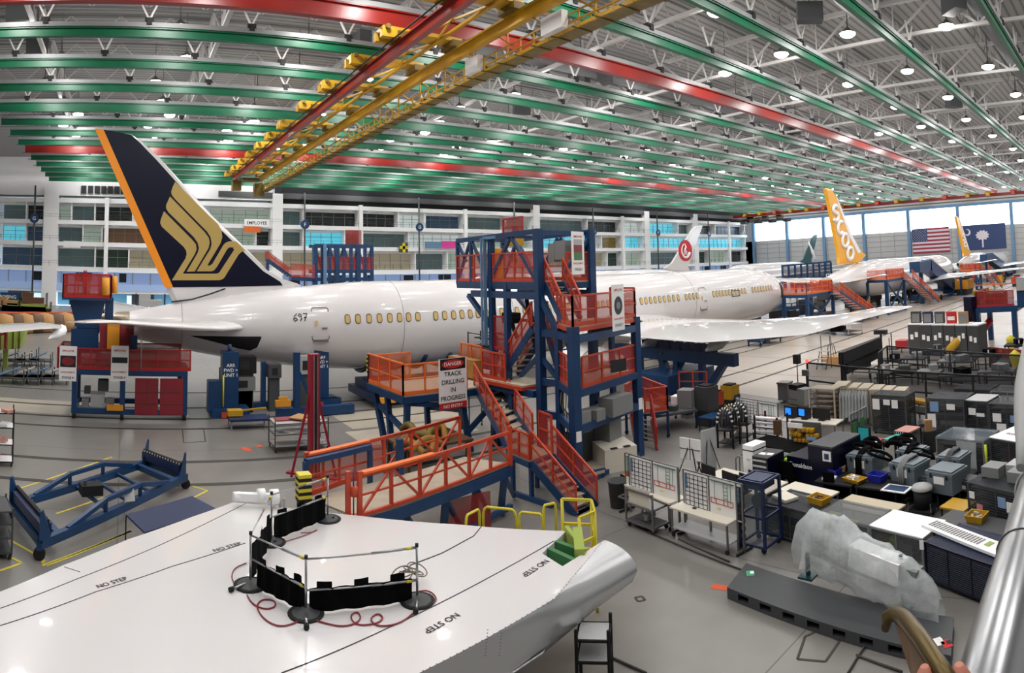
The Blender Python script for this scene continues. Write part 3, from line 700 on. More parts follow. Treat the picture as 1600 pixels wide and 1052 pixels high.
pr = [544.5, 560.5, 577.5, 593.5, 609.5, 624.5, 638.5, 653] + [681, 695, 709, 722, 735, 747, 760, 772, 784, 796, 808] + [820 + 9.6 * k for k in range(10)] + [926 + 8.2 * k for k in range(9)] + [1002 + 7.2 * k for k in range(9)] + [1072 + 5.8 * k for k in range(4)] + [1115 + 4.9 * k for k in range(11)] + [1176 + 4.4 * k for k in range(8)]
win_row(lambda px: 500 - (px - 544) * .089, pr, t)
for y, w, h, zc in ((U(503, 505, X=-38).y, 1.12, 2.05, 5.15), (U(1100, 462, X=-37.9).y, 1.15, 2.1, 5.1), (U(838, 480, X=-37.9).y, .9, 1.9, 5.1)):
    o = MB('seal'); c = rr(y, zc, w, h, 4, .15); c2 = rr(y, zc, w - .08, h - .08, 4, .13); A = [side(a, b, .03) for a, b in c]; B = [side(a, b, .035) for a, b in c2]
    o.grid([A + [A[0]], B + [B[0]]]); dr = part('door', o, None, t, 'cabin door outline')
    m = MB('paneamber'); oval(m, y - .28, zc + .05, .2, .34, .05); part('pane', m, None, dr)
    m = MB('steel'); m.bar(side(y + .05, zc - .25, .06), side(y + .4, zc - .25, .06), .06, .09); m.bar(side(y - .5, zc - h / 2 - .06, .1), side(y + .5, zc - h / 2 - .06, .1), .08, .08); part('handle', m, None, dr)
y = U(1150, 461, X=-37.9).y; m = MB('ink'); c = [(y - .7, 5.0), (y + .7, 5.0), (y + .7, 5.55), (y - .7, 5.55)]; A = [side(*q, .03) for q in c]; m.tube(A, .045, 4, True); part('service_panel', m, None, t, 'small black outlined square patch')
m = MB('ink'); p0 = U(471, 497, X=-38.2)
def stroke(pts): m.tube([side(p0.y + a * .36, p0.z + b * .36, .03) for a, b in pts], .028, 4)
stroke([(-.6, .7), (-1.1, .2), (-1.2, -.3), (-.9, -.6), (-.55, -.3), (-.8, 0), (-1.15, -.2)]); stroke([(.15, .5), (-.15, .7), (-.35, .4), (-.1, .1), (.2, .4), (.2, -.1), (-.05, -.6)]); stroke([(.5, .7), (1.2, .75), (.9, .1), (.75, -.6)]); stroke([(.6, .0), (1.1, .1)])
part('hand_number', m, None, t, 'handwritten number 697')
m = MB('black'); m.grid([[side(yy, 4.42 - dz * q / 5, .03) for q in range(6)] for yy, dz in ((4.2, .02), (5.2, .25), (6.2, .5), (7.2, .78), (7.9, .9), (8.3, .7), (8.5, .1))])
part('tail_opening', m, None, t, 'black wedge opening under the tailplane')
m = MB('seal')
def ring(y, r0=-35, r1=150):
    d = 68.35 - (y + 1.15); i = 0
    while i < len(st) - 2 and st[i + 1][0] < d: i += 1
    q = (d - st[i][0]) / (st[i + 1][0] - st[i][0]); a, b, zc = [st[i][k] * (1 - q) + st[i + 1][k] * q for k in (1, 2, 3)]
    m.tube([(XC + (a + .004) * math.sin(math.radians(g)), y, zc + (b + .004) * math.cos(math.radians(g))) for g in range(0, 160, 8)], .012, 4)
for yy in (3.7, 17.8, 26.5, 47.2): ring(yy)
part('skin_seam', m, None, t, 'thin grey body joint line')
m = MB('ink'); m.tube([U(268, 472, X=XC + .3), U(300, 468, X=XC + .5), U(330, 459, X=XC + .6), U(352, 451, X=XC + .4)], .05, 5); part('fillet_gap', m, None, t, 'dark gap at the foot of the fin')
m = MB('black'); patch(m, [63.6, 63.8, 64.0, 64.2, 64.4, 64.6], [4.1 + .25 * k for k in range(8)], .03); part('nose_door_opening', m, None, t, 'dark open front door')
m = MB('wallwhite'); q = side(65.0, 5.1, .35); m.box((q.x + .2, q.y + .3, 5.1), (.12, 1.1, 2.0), .8); part('open_door', m, None, t, 'white cabin door swung open')

# --- the other airliners of the line
def fin_y(P, L, m_, t, logo=None, face=1, xc=XC):
    o = [(L - 1.9, 17.0), (L - 4.2, 16.9), (L - 6.2, 16.0), (L - 13.6, 8.6), (L - 15.4, 7.9), (L - 2.6, 6.8), (L - 5.0, 7.9)]
    o = [(L + .4, 17.0), (L - 2.0, 16.9), (L - 3.4, 16.1), (L - 11.0, 8.6), (L - 13.2, 7.7), (L - 11, 7.1), (L - 4.9, 6.9), (L - 5.3, 7.6)]
    m = MB(m_); fin_solid(m, [(P(d, 0, z).y, z) for d, z in o], xc, .26); return part('tail_fin', m, None, t)
t, P, st2 = airliner('white airliner with a yellow tail and white lettering, nose of the next plane behind it', XC, 78.5, 62.8, 1, 'scoot', 'airliners on the assembly line')
plane_wings(t, P, 62.8, 1); tailplane(t, P, 62.8, 1)
m = MB('scoot'); fin_solid(m, [fp(*q) for q in [(1288, 294), (1297, 295), (1303, 303), (1312, 325), (1328, 366), (1342, 392), (1352, 400), (1340, 412), (1309, 414), (1309, 404), (1304, 381), (1296, 337)]], XC, .26); part('tail_fin', m, None, t)
m = MB('wallwhite'); m.prism([(XC + .27, *fp(*q)) for q in [(1303, 303), (1312, 325), (1328, 366), (1343, 394), (1338, 396), (1325, 370), (1310, 328)]], (.03, 0, 0)); part('leading_edge', m, None, t, 'white leading edge of the fin')
m = MB('wallwhite')
LE = [(-2.2, 16.95), (-3.2, 16.2), (-10.9, 8.6), (-9.6, 8.6)]
def el(cx, cy, rx, ry, a0, a1, n=14): return [(cx + rx * math.cos(math.radians(a0 + (a1 - a0) * k / n)), cy - ry * math.sin(math.radians(a0 + (a1 - a0) * k / n))) for k in range(n + 1)]
def letters(t, LT, sc):
    for nm, pth, cl in LT:
        pts = [U(*q, X=XC + .2) for q in pth]
        m = MB('ink'); m.tube([p - V0 * .1 for p in pts], .40 * sc, 8, cl); o = part(nm, m, None, t); m = MB('wallwhite'); m.tube([p + V0 * .1 for p in pts], .32 * sc, 8, cl); part('letter_face', m, None, o)
V0 = Vector((1, 0, 0))
letters(t, [('letter_s', el(1304, 327, 3.6, 5.5, 10, 250) + el(1304.5, 339, 3.8, 6, 80, -150), False), ('letter_c', el(1312, 356, 4.6, 9.5, 60, 310), False), ('letter_o', el(1319, 375.5, 4.8, 10, 0, 335), True), ('letter_o', el(1327, 396, 4.6, 9, 0, 335), True)], .95)
t, P, _ = airliner('white airliner farthest along the line, in front of the dark blue flag', XC, 150, 56.7, 1, 'scoot', 'airliners on the assembly line')
plane_wings(t, P, 56.7, 1); tailplane(t, P, 56.7, 1); fin_y(P, 56.7, 'scoot', t)
m = MB('wallwhite'); m.prism([(XC + .27, P(56.7 + a, 0, b).y, b) for a, b in LE], (.03, 0, 0)); part('leading_edge', m, None, t, 'white leading edge of the fin')
letters(t, [('letter_s', el(1505, 368, 1.4, 2.6, 20, 250) + el(1505, 373.5, 1.4, 2.6, 70, -150), False), ('letter_c', el(1507.5, 382, 1.7, 3.4, 60, 320), False)], .6)
# planes of the far line, facing this way
XJ = -88.
yt = 88. / math.tan(YAW - (1096 - 800) / F)
t, P, sj = airliner('white airliner behind the near one with a red round crane emblem on its tail', XJ, yt, 62.8, -1, 'wallwhite', 'airliners on the far line')
plane_wings(t, P, 62.8, -1); tailplane(t, P, 62.8, -1); fin_y(P, 62.8, 'whitegloss', t, None, -1, XJ)
m = MB('jalred'); cy = P(62.8 - 6.2, 0, 0).y; m.cyl((XJ + .28, cy, 11.4), (XJ + .32, cy, 11.4), 2.3, 28)
m.use('wallwhite'); m.tube([(XJ + .33, cy + 1.3 * math.cos(a), 11.4 + 1.5 * math.sin(a)) for a in [math.radians(110 + 18 * k) for k in range(14)]], [.1 + .02 * k for k in range(14)], 5); m.tube([(XJ + .33, cy - .2, 12.9), (XJ + .33, cy + .1, 12.2), (XJ + .33, cy - .3, 11.6), (XJ + .33, cy, 10.9)], [.1, .2, .25, .4], 5); text(m, 'JAL', (XJ + .34, cy, 10.2), (0, 1, 0), (0, 0, 1), w=1.6); part('crane_emblem', m, None, t, 'red disc with a white crane bird')
for k in list(range(24)) + list(range(27, 48)):
    y = P(10 + k * .82 + (1.5 if k > 24 else 0), 0, 0).y; m = MB('paneblk'); m.box((XJ + 2.86, y, 5.5), (.04, .36, .56)); part('window', m, None, t)
XJ = -106.
yt = 106. / math.tan(YAW - (1276 - 800) / F)
t, P, _ = airliner('white airliner with a dark teal tail far away before the windows', XJ, min(yt, 204), 56.7, -1, 'teal', 'airliners on the far line')
plane_wings(t, P, 56.7, -1); tailplane(t, P, 56.7, -1); fin_y(P, 56.7, 'teal', t, None, -1, XJ)
m = MB('wallwhite'); cy = P(52, 0, 0).y; m.tube([(XJ + .3, cy + 2, 8.6), (XJ + .3, cy, 10.8), (XJ + .3, cy - 2.2, 14.6)], [.5, .8, .1], 6); part('brush_stroke', m, None, t, 'white brush stroke on the teal tail')

# jack columns that carry the other airliners
JK = [(XC, 92, 'tail of the second airliner'), (XC, 118, 'middle of the second airliner'), (XC, 134, 'nose of the second airliner'), (XC, 164, 'tail of the third airliner'), (XC, 194, 'nose of the third airliner'), (-88, 100, 'tail of the crane emblem airliner'), (-88, 64, 'nose of the crane emblem airliner'), (-106, 184, 'tail of the teal tailed airliner'), (-106, 152, 'nose of the teal tailed airliner'), (XC, 45, 'wing root of the near airliner'), (XC, 26, 'middle of the near airliner')]
for x, y, w in JK:
    t = thing('fuselage_jack', 'blue jack column under the ' + w, 'jack', (x, y, 0), 'jack columns of the line'); m = MB('blue'); m.box((x, y, .2), (3, 2.6, .4)); part('base', m, None, t); m = MB('blue'); m.box((x, y, 1.2), (1.0, 1.0, 1.7)); part('column', m, None, t); m = MB('dark'); m.box((x, y, 2.0), (2.6, .5, .3)); part('saddle', m, None, t)
# ================================================================== stands and stairs around the near airliner
V = Vector
def guard(par, pts, h=1.15, c='orange', mesh='orangemesh', step=1.6, r=.035, toe=True, closed=False, label=None, z0=0.):
    """a guard rail along deck points; the see-through mesh panel is its sub-part"""
    m = MB(c); q = MB(mesh)
    for a, b in zip(pts[:-1], pts[1:]):
        a = V(a) + V((0, 0, z0)); b = V(b) + V((0, 0, z0)); n = max(1, round((b - a).length / step)); Z = V((0, 0, h)); Y = V((0, 0, h * .52))
        m.bar(a + Z, b + Z, r * 2); m.bar(a + Y, b + Y, r * 1.5)
        if toe: m.bar(a + V((0, 0, .08)), b + V((0, 0, .08)), .03, .16)
        for k in range(n + 1): p = a.lerp(b, k / n); m.bar(p, p + Z, r * 2)
        q.add([a, b, b + Z, a + Z], [(0, 1, 2, 3)])
    o = part('guard_rail', m, None, par, label)
    if mesh: part('mesh_panel', q, None, o)
    return o
def stairs(par, a, b, w, n, c='orange', mesh='orangemesh', sc='blue', tr='tread', hr=1.05, rails=(0, 1)):
    """flight from a (top) to b (foot); w = vector across the flight"""
    a = V(a); b = V(b); w = V(w); m = MB(sc)
    for s in (0, 1): m.bar(a + w * s + V((0, 0, -.12)), b + w * s + V((0, 0, -.0)), .07, .32)
    part('stringer', m, None, par); m = MB(tr); run = b - a; fx = V((run.x, run.y, 0)) / n
    for k in range(n):
        p = a + run * ((k + .5) / n); p = V((p.x, p.y, a.z + run.z * (k + 1) / n)); f = fx * .5
        m.prism([p - f, p + f, p + f + w, p - f + w], (0, 0, -.045))
    m.use('dark'); 
    part('treads', m, None, par)
    for s in rails:
        m = MB(c); q = MB(mesh); u = a + w * s; v = b + w * s; Z = V((0, 0, hr)); m.bar(u + Z, v + Z, .07); m.bar(u + Z * .5, v + Z * .5, .045); k = max(2, round(run.length / 1.3))
        for j in range(k + 1): p = u.lerp(v, j / k); m.bar(p, p + Z, .06)
        q.add([u + V((0, 0, .1)), v + V((0, 0, .1)), v + Z, u + Z], [(0, 1, 2, 3)]); o = part('stair_rail', m, None, par); part('mesh_panel', q, None, o)
def deck(par, P, z, c='plank', frame='blue', th=.28, name='deck'):
    P = [V((p[0], p[1], z)) for p in P]; m = MB(c); m.prism([p - V((0, 0, .06)) for p in P], (0, 0, .06)); part(name, m, None, par)
    m = MB(frame)
    for i in range(len(P)): a, b = P[i], P[(i + 1) % len(P)]; m.bar(a - V((0, 0, th / 2 + .06)), b - V((0, 0, th / 2 + .06)), .16, th)
    part('deck_frame', m, None, par)
def post(par, x, y, z0, z1, w=.26, c='blue', name='post'):
    m = MB(c); m.box((x, y, (z0 + z1) / 2), (w, w, z1 - z0)); return part(name, m, None, par)
def sign(name, label, cpos, rt, up, w, h, paint, back='paper', cat='sign', par=None, group=None):
    """flat printed board; paint(mb, P) draws on it with P(u, v) in metres from its centre"""
    cpos = V(cpos); rt = V(rt).normalized(); up = V(up).normalized(); n = rt.cross(up).normalized()
    m = MB(back); c = [cpos + rt * a * w / 2 + up * b * h / 2 for a, b in ((-1, -1), (1, -1), (1, 1), (-1, 1))]; m.prism(c, n * -.015)
    P = lambda u, v, o=.006: cpos + rt * u + up * v + n * o
    def R(u0, v0, u1, v1, mt, o=.006): m.use(mt).add([P(u0, v0, o), P(u1, v0, o), P(u1, v1, o), P(u0, v1, o)], [(0, 1, 2, 3)])
    def T(s, u, v, mt, w_=None, h_=None): m.use(mt); text(m, s, P(u, v), rt, up, w_, h_, .012)
    paint(m, R, T, P)
    if par is not None: return part(name, m, None, par, label)
    return solo(name, m, None, label, cat, group)

# ---- foreground wing -----------------------------------------------------------
WZ = 2.2
t = thing('aircraft_wing', 'huge glossy white wing lying flat across the foreground, its metal edge to the right', 'wing', (-12.5, 3, 1))
def w_(x, y, z=WZ): return U(x, y, z=z)
south = [V((-9.7, -6, WZ)), V((-13, -6, WZ))]
leA = w_(944, 844); leB = w_(867, 935); leC = w_(661, 1049); ledir = (leC - leB)
leD = leC + ledir * (leC.y + 6) / abs(ledir.y)
top = [w_(365, 785), w_(430, 791), w_(560, 806), w_(720, 820), w_(885, 830), w_(847, 865), w_(879, 885), leA, leB, leC, leD, V((-13.4, -6, WZ)), w_(0, 925), w_(100, 883), w_(200, 843), w_(300, 808)]
m = MB('wingwhite'); m.flat(top)
n = len(top)
m.add([p.copy() for p in top] + [p - V((0, 0, .42)) for p in top], [(i, (i + 1) % n, n + (i + 1) % n, n + i) for i in range(n) if i not in (7, 8, 9)]); part('upper_skin', m, None, t)
# rolled leading edge
rows = []
lowA = [w_(996, 899, 1.62), w_(928, 945, 1.62), w_(851, 995, 1.62), w_(767, 1049, 1.62)]
inn = [leA, leA.lerp(leB, .55), leB.lerp(leC, .12), leC]
d = (lowA[3] - lowA[2]).normalized(); lowA.append(lowA[3] + d * 9); inn.append(leC + (leD - leC).normalized() * 9)
for a, b in zip(inn, lowA):
    o = V((b.x - a.x, b.y - a.y, 0)); row = [a + V((0, 0, .001))]
    for k in range(1, 10):
        g = math.radians(90 * k / 8) if k <= 8 else 0
        if k <= 8: row.append(a + o * math.sin(g) + V((0, 0, -(WZ - 1.7) * (1 - math.cos(g)))))
    row += [a + o * .85 + V((0, 0, -.75)), a + o * .4 + V((0, 0, -.85)), a + V((0, 0, -.8))]; rows.append(row)
m = MB('wingskin'); m.grid(rows); m.add(rows[0], [tuple(range(len(rows[0])))]); part('leading_edge', m, None, t, 'bare metal rounded leading edge')
m = MB('seal')
def pline(pts, w=.012): m.tube([w_(*p, WZ + .003) for p in pts], w, 4)
pline([(0, 951), (120, 905), (250, 852), (384, 787)], .009); pline([(0, 978), (150, 925), (270, 885), (383, 849)], .01)
pline([(640, 884), (690, 865), (740, 838), (752, 823)], .016); pline([(440, 1052), (620, 975), (760, 905), (865, 846)], .013); pline([(100, 886), (125, 894)], .008)
part('skin_joint', m, None, t)
for px, py, rtp, sz in ((178, 913, (26, -8), .5), (358, 857, (24, -7), .5), (686, 972, (-30, 16), .55), (832, 887, (-22, 14), .5)):
    a = w_(px, py); b = w_(px + rtp[0], py + rtp[1]); rt = (b - a).normalized(); up = V((0, 0, 1)).cross(rt); m = MB('ink'); text(m, 'NO STEP', a + V((0, 0, .004)), rt, up, w=(b - a).length * 1.75, depth=.004); part('stencil', m, None, t, 'black NO STEP stencil')
m = MB('seal')
for k in range(46):
    q = k / 45; p = leA.lerp(leB, min(1, q * 2)) if q < .5 else leB.lerp(leC, (q - .5) * 2)
    m.box((p.x, p.y, WZ + .004), (.02, .02, .004))
for j in range(2):
    for k in range(9): p = w_(762 + j * 22 - k * .5, 985 + k * 5); m.box((p.x, p.y, WZ + .004), (.02, .02, .004))
part('rivets', m, None, t)
m = MB('primer'); q = [w_(885, 830), w_(847, 865), w_(879, 885), leA]; c = sum(q, V()) / 4
m.add([p - V((0, 0, .4)) for p in q], [(0, 1, 2, 3)])
for k in range(2): a = q[1].lerp(q[0], .25 + .3 * k) - V((0, 0, .12)); b = q[2].lerp(q[3], .25 + .3 * k) - V((0, 0, .12)); m.use('primer').bar(a, b, .12, .25)
m.use('primerlt').bar(q[0] - V((0, 0, .05)), q[3].lerp(q[2], .5) - V((0, 0, .1)), .1, .35); m.bar(w_(902, 832), w_(906, 868), .22, .25)
part('rib_bay', m, None, t, 'open bay with green primed ribs')
p = w_(385, 780, 2.35); m = MB('wallwhite'); a = w_(370, 776, 2.45); b = w_(428, 778, 2.45)
m.bar(a, b, .16, .2); m.cyl(b - V((0, .1, -.03)), b + V((0, .12, .03)), .19, 12); m.cyl(a - V((0, .1, 0)), a + V((0, .1, 0)), .12, 10); m.cyl(w_(408, 774, 2.5) - V((0, .1, 0)), w_(408, 774, 2.5) + V((0, .1, 0)), .17, 12)
m.use('steel'); m.box(w_(444, 788, 2.3), (.06, .06, .3)); m.box(w_(438, 788, 2.28), (.06, .06, .25)); part('flap_hinge', m, None, t, 'white hinge fitting at the wing corner')
m = MB('dark')
for x, y in ((-11.6, -1), (-11.2, 4.5), (-14.5, 3), (-12.2, 8)): m.box((x, y, .9), (.3, .3, 1.8)); m.box((x, y, .06), (.8, .8, .12))
part('support_trestle', m, None, t, 'dark trestles under the wing')

# ---- suction cup barrier on the wing ---------------------------------------------
def cup(x, y, i, h=1.05, foot=(-.3, -.05)):
    p = w_(x, y); t = thing('barrier_post', ['steel barrier post on a suction cup nearest the camera', 'steel barrier post on a suction cup by the left hose', 'steel barrier post on a suction cup beside the coiled cable', 'steel barrier post on a suction cup by the orange gangway', 'steel barrier post at the wing corner by the hinge fitting'][i], 'barrier post', p)
    m = MB('steel'); m.cyl(p + V((0, 0, .06)), p + V((0, 0, h)), .025, 8); m.use('black').cyl(p + V((0, 0, h - .02)), p + V((0, 0, h + .04)), .035, 8); part('pole', m, None, t)
    m = MB('rubber'); m.lathe((p.x, p.y, p.z), [(.33, 0), (.34, .02), (.3, .04), (.26, .035)], 20); m.use('greydk').lathe((p.x, p.y, p.z), [(.26, .035), (.14, .07), (.07, .12), (0, .12)], 16); part('suction_cup', m, None, t)
    m = MB('steel'); q = p + V((foot[0], foot[1], .05)); m.cyl(p + V((0, 0, .08)), q, .025, 8); m.use('rubber').cyl(q, q + V((foot[0], foot[1], 0)) * .2, .05, 8); part('handle', m, None, t)
    return p
ptop = {}
pts = [(478, 960, 0, 1.0, (.44, -.12)), (391, 915, 1, 1.0, (.18, -.38)), (652, 940, 2, 1.02, (.35, -.2)), (512, 812, 3, 1.05, (.1, .1)), (424, 848, 4, 1.1, (.12, .05))]
CP = [cup(x, y, i, h, f) for x, y, i, h, f in pts]; HT = [a[3] for a in pts]
tp = lambda i, z=None: CP[i] + V((0, 0, (HT[i] if z is None else z) - .03))
def rod(i, j, za, zb, lab):
    m = MB('steel'); a = tp(i, za); b = tp(j, zb); m.cyl(a, a.lerp(b, .62), .018, 6); m.cyl(a.lerp(b, .58), b, .024, 6); m.use('yrail').cyl(a.lerp(b, .9), a.lerp(b, .95), .03, 6)
    solo('barrier_bar', m, None, lab, 'barrier bar')
rod(1, 0, None, None, 'upper telescopic bar with blue tape at the front left of the barrier'); rod(0, 2, None, None, 'upper telescopic bar at the front right of the barrier'); rod(4, 3, None, None, 'upper telescopic bar at the back of the barrier'); rod(1, 4, None, None, 'upper telescopic bar at the left side of the barrier')
rod(0, 2, .45, .42, 'lower telescopic bar behind the front black cloth')
rod(4, 3, .6, .6, 'lower telescopic bar behind the back black cloth'); rod(1, 0, .55, .5, 'lower telescopic bar at the front left')
def curtain(i, j, z0, z1, lab, q0=0., q1=1., tabs=3):
    a, b = CP[i], CP[j]; m = MB('fabricblk'); n = 14; rows = []; d = (b - a).normalized(); nn = V((-d.y, d.x, 0)); last = None
    for k in range(n + 1):
        q = q0 + (q1 - q0) * k / n; p = a.lerp(b, q) + nn * .025 * math.sin(k * 1.7); tb = k % 5 in (1, 2); zt = z1 + (.05 if tb else -.06)
        mk = lambda z: [p + V((0, 0, .03)), p + nn * .02 + V((0, 0, (z0 + z1) / 2)), p + V((0, 0, z))]
        if last is not None and last != zt: rows.append(mk(last))
        rows.append(mk(zt)); last = zt
    m.grid(rows); m.grid([[p + nn * .012 for p in r] for r in rows]); m.sm = [False] * len(m.sm); solo('black_cloth', m, None, lab, 'cloth')
curtain(0, 2, 0, .5, 'black cloth hung on the front right bar', .03, .95); curtain(1, 0, 0, .58, 'black cloth hung on the front left bar', .12, .98); curtain(4, 3, 0, .62, 'black cloth hung on the back bar of the barrier', .05, .95); curtain(1, 4, 0, .66, 'black cloth hung on the left side of the barrier', .03, .97)
def hose_(pts, c, r, lab, nm='air_hose'):
    m = MB(c); q = [w_(*p, WZ + .02) for p in pts]; 
    for _ in range(2): q = [q[0]] + sum([[q[i].lerp(q[i + 1], .25), q[i].lerp(q[i + 1], .75)] for i in range(len(q) - 1)], []) + [q[-1]]
    m.tube(q, r, 6); return solo(nm, m, None, lab, 'hose')
hose_([(385, 880), (365, 888), (361, 905), (372, 917), (388, 914)], 'hosered', .012, 'red air hose looping left of the barrier')
hose_([(386, 930), (395, 945), (415, 953), (432, 948), (428, 937), (408, 937), (400, 948), (412, 968), (435, 980), (460, 975), (478, 962)], 'hosered', .014, 'red air hose with a small coil left of the front post')
hose_([(480, 965), (510, 975), (540, 980), (565, 970), (560, 955), (546, 962), (556, 978), (590, 975), (600, 965), (590, 958), (577, 968), (590, 980), (625, 975), (650, 955)], 'hosered', .014, 'red air hose curling in front of the black cloth')
hose_([(650, 925), (670, 922), (684, 935), (676, 945), (660, 938)], 'hosered', .013, 'short red hose behind the coiled cable post')
hose_([(470, 833), (490, 832), (498, 826), (480, 836), (440, 848)], 'hosered', .01, 'thin red hose behind the back cloth')
m = MB('hose')
for k in range(5):
    c = w_(628 + k * 6, 898 - k * 2, 2.45); m.tube([c + V((.26 * math.cos(a) * (1 - .08 * k), .2 * math.sin(a), .09 * math.sin(a + k))) for a in [g * math.pi / 9 for g in range(18)]], .012, 5, True)
solo('coiled_cable', m, None, 'grey cable coiled over the right barrier post', 'cable')
p = w_(467, 800, 2.2); t = thing('safety_post_wrap', 'blue post head wrapped in black and yellow stripes behind the barrier', 'post', (p.x - .6, p.y + .3, 0))
m = MB('blue'); m.box((p.x - .6, p.y + .3, 1.3), (.3, .3, 2.6)); part('post', m, None, t)
m = MB('black'); 
for k in range(8): m.use('yrail' if k % 2 else 'black').box((p.x - .6, p.y + .3, 2.3 + k * .09), (.36, .36, .09))
part('striped_wrap', m, None, t)

# ---- yellow guard loops, shelf cart below the wing tip ------------------------------
def loop(pxs, z0, z1, lab, c='yrail'):
    m = MB(c); P = [U(*p, z=0.) for p in pxs]; P = [U(*p, z=z1) for p in pxs]
    for a, b in zip(P[:-1], P[1:]):
        d = (b - a) * .12; m.tube([V((a.x, a.y, z0)), V((a.x, a.y, z1 - .18)), a + d * .35 - V((0, 0, .05)), a + d, b - d, b - d * .35 - V((0, 0, .05)), V((b.x, b.y, z1 - .18)), V((b.x, b.y, z0))], .035, 8)
        m.bar((a.x, a.y, (z0 + z1) / 2), (b.x, b.y, (z0 + z1) / 2), .05)
    return solo('guard_loop', m, None, lab, 'guard rail')
loop([(728, 806), (749, 795)], .9, 2.3, 'short yellow tube guard at the left end of the row behind the wing'); loop([(755, 792), (806, 797)], .9, 2.3, 'wide yellow tube guard, second from the left behind the wing')
loop([(811, 800), (848, 804)], .9, 2.3, 'yellow tube guard, third from the left behind the wing'); loop([(849, 790), (868, 786)], .9, 2.5, 'narrow tall yellow tube guard left of the big yellow cage')
m = MB('yrail'); P = [U(878, 780, z=2.6), U(924, 782, z=2.6), U(929, 800, z=2.4), U(905, 810, z=2.4)]
for p in P: m.cyl((p.x, p.y, 0), p, .04, 8)
for z in (0, -.6, -1.2):
    for a, b in zip(P[:-1], P[1:]): m.bar(a + V((0, 0, z)), b + V((0, 0, z)), .06)
solo('yellow_cage', m, None, 'tall yellow tube ladder cage at the green wing corner', 'ladder cage')
def shelfcart(x, y, w, d, zs, rz, lab, c='black', sh='greylt', H_=None, name='shelf_cart', grp=None, loads=()):
    t = thing(name, lab, 'cart', (x, y, 0), grp); ca, sa = math.cos(rz), math.sin(rz); L = lambda a, b, z: V((x + a * ca - b * sa, y + a * sa + b * ca, z))
    m = MB(c); 
    for a in (-w / 2, w / 2):
        for b in (-d / 2, d / 2): m.bar(L(a, b, .15), L(a, b, H_ or zs[-1] + .15), .05)
    for z in zs:
        for a, b, e, f in ((-1, -1, 1, -1), (1, -1, 1, 1), (1, 1, -1, 1), (-1, 1, -1, -1)): m.bar(L(a * w / 2, b * d / 2, z), L(e * w / 2, f * d / 2, z), .04)
    part('frame', m, None, t)
    for z in zs: m = MB(sh); m.box(L(0, 0, z + .01), (w, d, .02), rz); part('shelf', m, None, t)
    for a in (-w / 2 + .04, w / 2 - .04):
        for b in (-d / 2 + .04, d / 2 - .04): m = MB('rubber'); q = L(a, b, .075); m.cyl(q + V((-.02 * sa, -.02 * ca, 0)), q + V((.02 * sa, .02 * ca, 0)), .075, 10); part('caster', m, None, t)
    return t, L
p = U(915, 1052, z=.6); shelfcart(p.x + .1, p.y + .15, .62, .62, [.35, .95, 1.35], .75, 'black shelf cart with two grey trays under the wing edge', H_=1.55)

# ---- work platform with the DANGER sign -----------------------------------------------
t = thing('work_platform', 'orange railed platform on splayed blue legs carrying the danger sign', 'platform', (-28, 14.3, 0))
PZ = 2.9; PD = [(-30.1, 12.1), (-26.1, 12.2), (-26.2, 17.6), (-30.3, 17.6)]
deck(t, PD, PZ, 'plank', 'blue', .3)
for (x, y), (bx, by) in (((-29.8, 12.3), (-28.9, 12.5)), ((-26.2, 12.4), (-26.2, 12.3)), ((-28.2, 12.3), (-27.9, 12.4)), ((-26.3, 15.2), (-26.1, 15.6)), ((-29.9, 15.2), (-29.6, 15.2)), ((-30, 17.4), (-30, 17.4)), ((-26.3, 17.3), (-26.1, 17.3))):
    m = MB('blue'); m.bar((x, y, PZ - .3), (bx, by, 0), .24); part('leg', m, None, t)
m = MB('blue')
for a, b in (((-29.6, 12.4, 1.9), (-26.2, 12.3, 1.3)), ((-26.2, 12.4, .9), (-27.6, 12.4, .2)), ((-26.2, 12.6, 2.5), (-26.2, 15.4, 2.1)), ((-29.7, 12.6, 2.5), (-29.6, 15.2, 1.7)), ((-26.2, 15.4, .8), (-26.2, 17.3, 2.3)), ((-29.6, 15.4, 1.4), (-26.2, 15.4, 1.9))): m.bar(a, b, .2)
part('brace', m, None, t)
guard(t, [(-30.1, 12.1, PZ), (-26.1, 12.15, PZ)], 1.4, 'orangehi', 'orangemesh', 1.3); guard(t, [(-26.1, 12.15, PZ), (-26.2, 15.5, PZ)], 1.35, 'orangehi', 'ambermesh', 1.1)
guard(t, [(-30.1, 12.1, PZ), (-30.3, 14.5, PZ)], 1.3, 'orangehi', 'ambermesh', 1.2); guard(t, [(-30.3, 17.6, PZ), (-28.2, 17.6, PZ)], 1.6, 'orangehi', 'ambermesh', 1.2)
m = MB('ochre'); m.box((-28.9, 17.0, PZ + .55), (2.6, .5, .9)); part('cable_box', m, None, t, 'brown box at the back of the platform')
m = MB('black'); m.box((-30.1, 12.06, PZ + .9), (.2, .03, .9))
m.use('yrail')
for k in range(4): m.box((-30.1, 12.04, PZ + .6 + k * .22), (.2, .03, .08))
part('hazard_stripe', m, None, t)
def danger(m, R, T, P):
    R(-.66, .48, .66, .98, 'black'); m.use('inkred'); o = [P(.58 * math.cos(a), .73 + .2 * math.sin(a), .01) for a in [k * math.pi / 10 for k in range(20)]]; m.add(o, [tuple(range(20))]); T('DANGER', 0, .66, 'paper', .9); 
    for k, s in enumerate(('TRACK', 'DRILLING', 'IN', 'PROGRESS')): T(s, 0, .2 - k * .36, 'ink', None, .2)
    R(-.72, -1.28, .72, -.99, 'inkred'); T('NO ENTRY', 0, -1.22, 'paper', 1.0)
a = U(708, 612, X=-25.7); sign('danger_sign', 'white sign reading danger, track drilling in progress, hung on the orange platform rail', (-25.7, a.y, 3.45), (0, 1, 0.02), (0, 0, 1), 1.46, 1.98, danger)
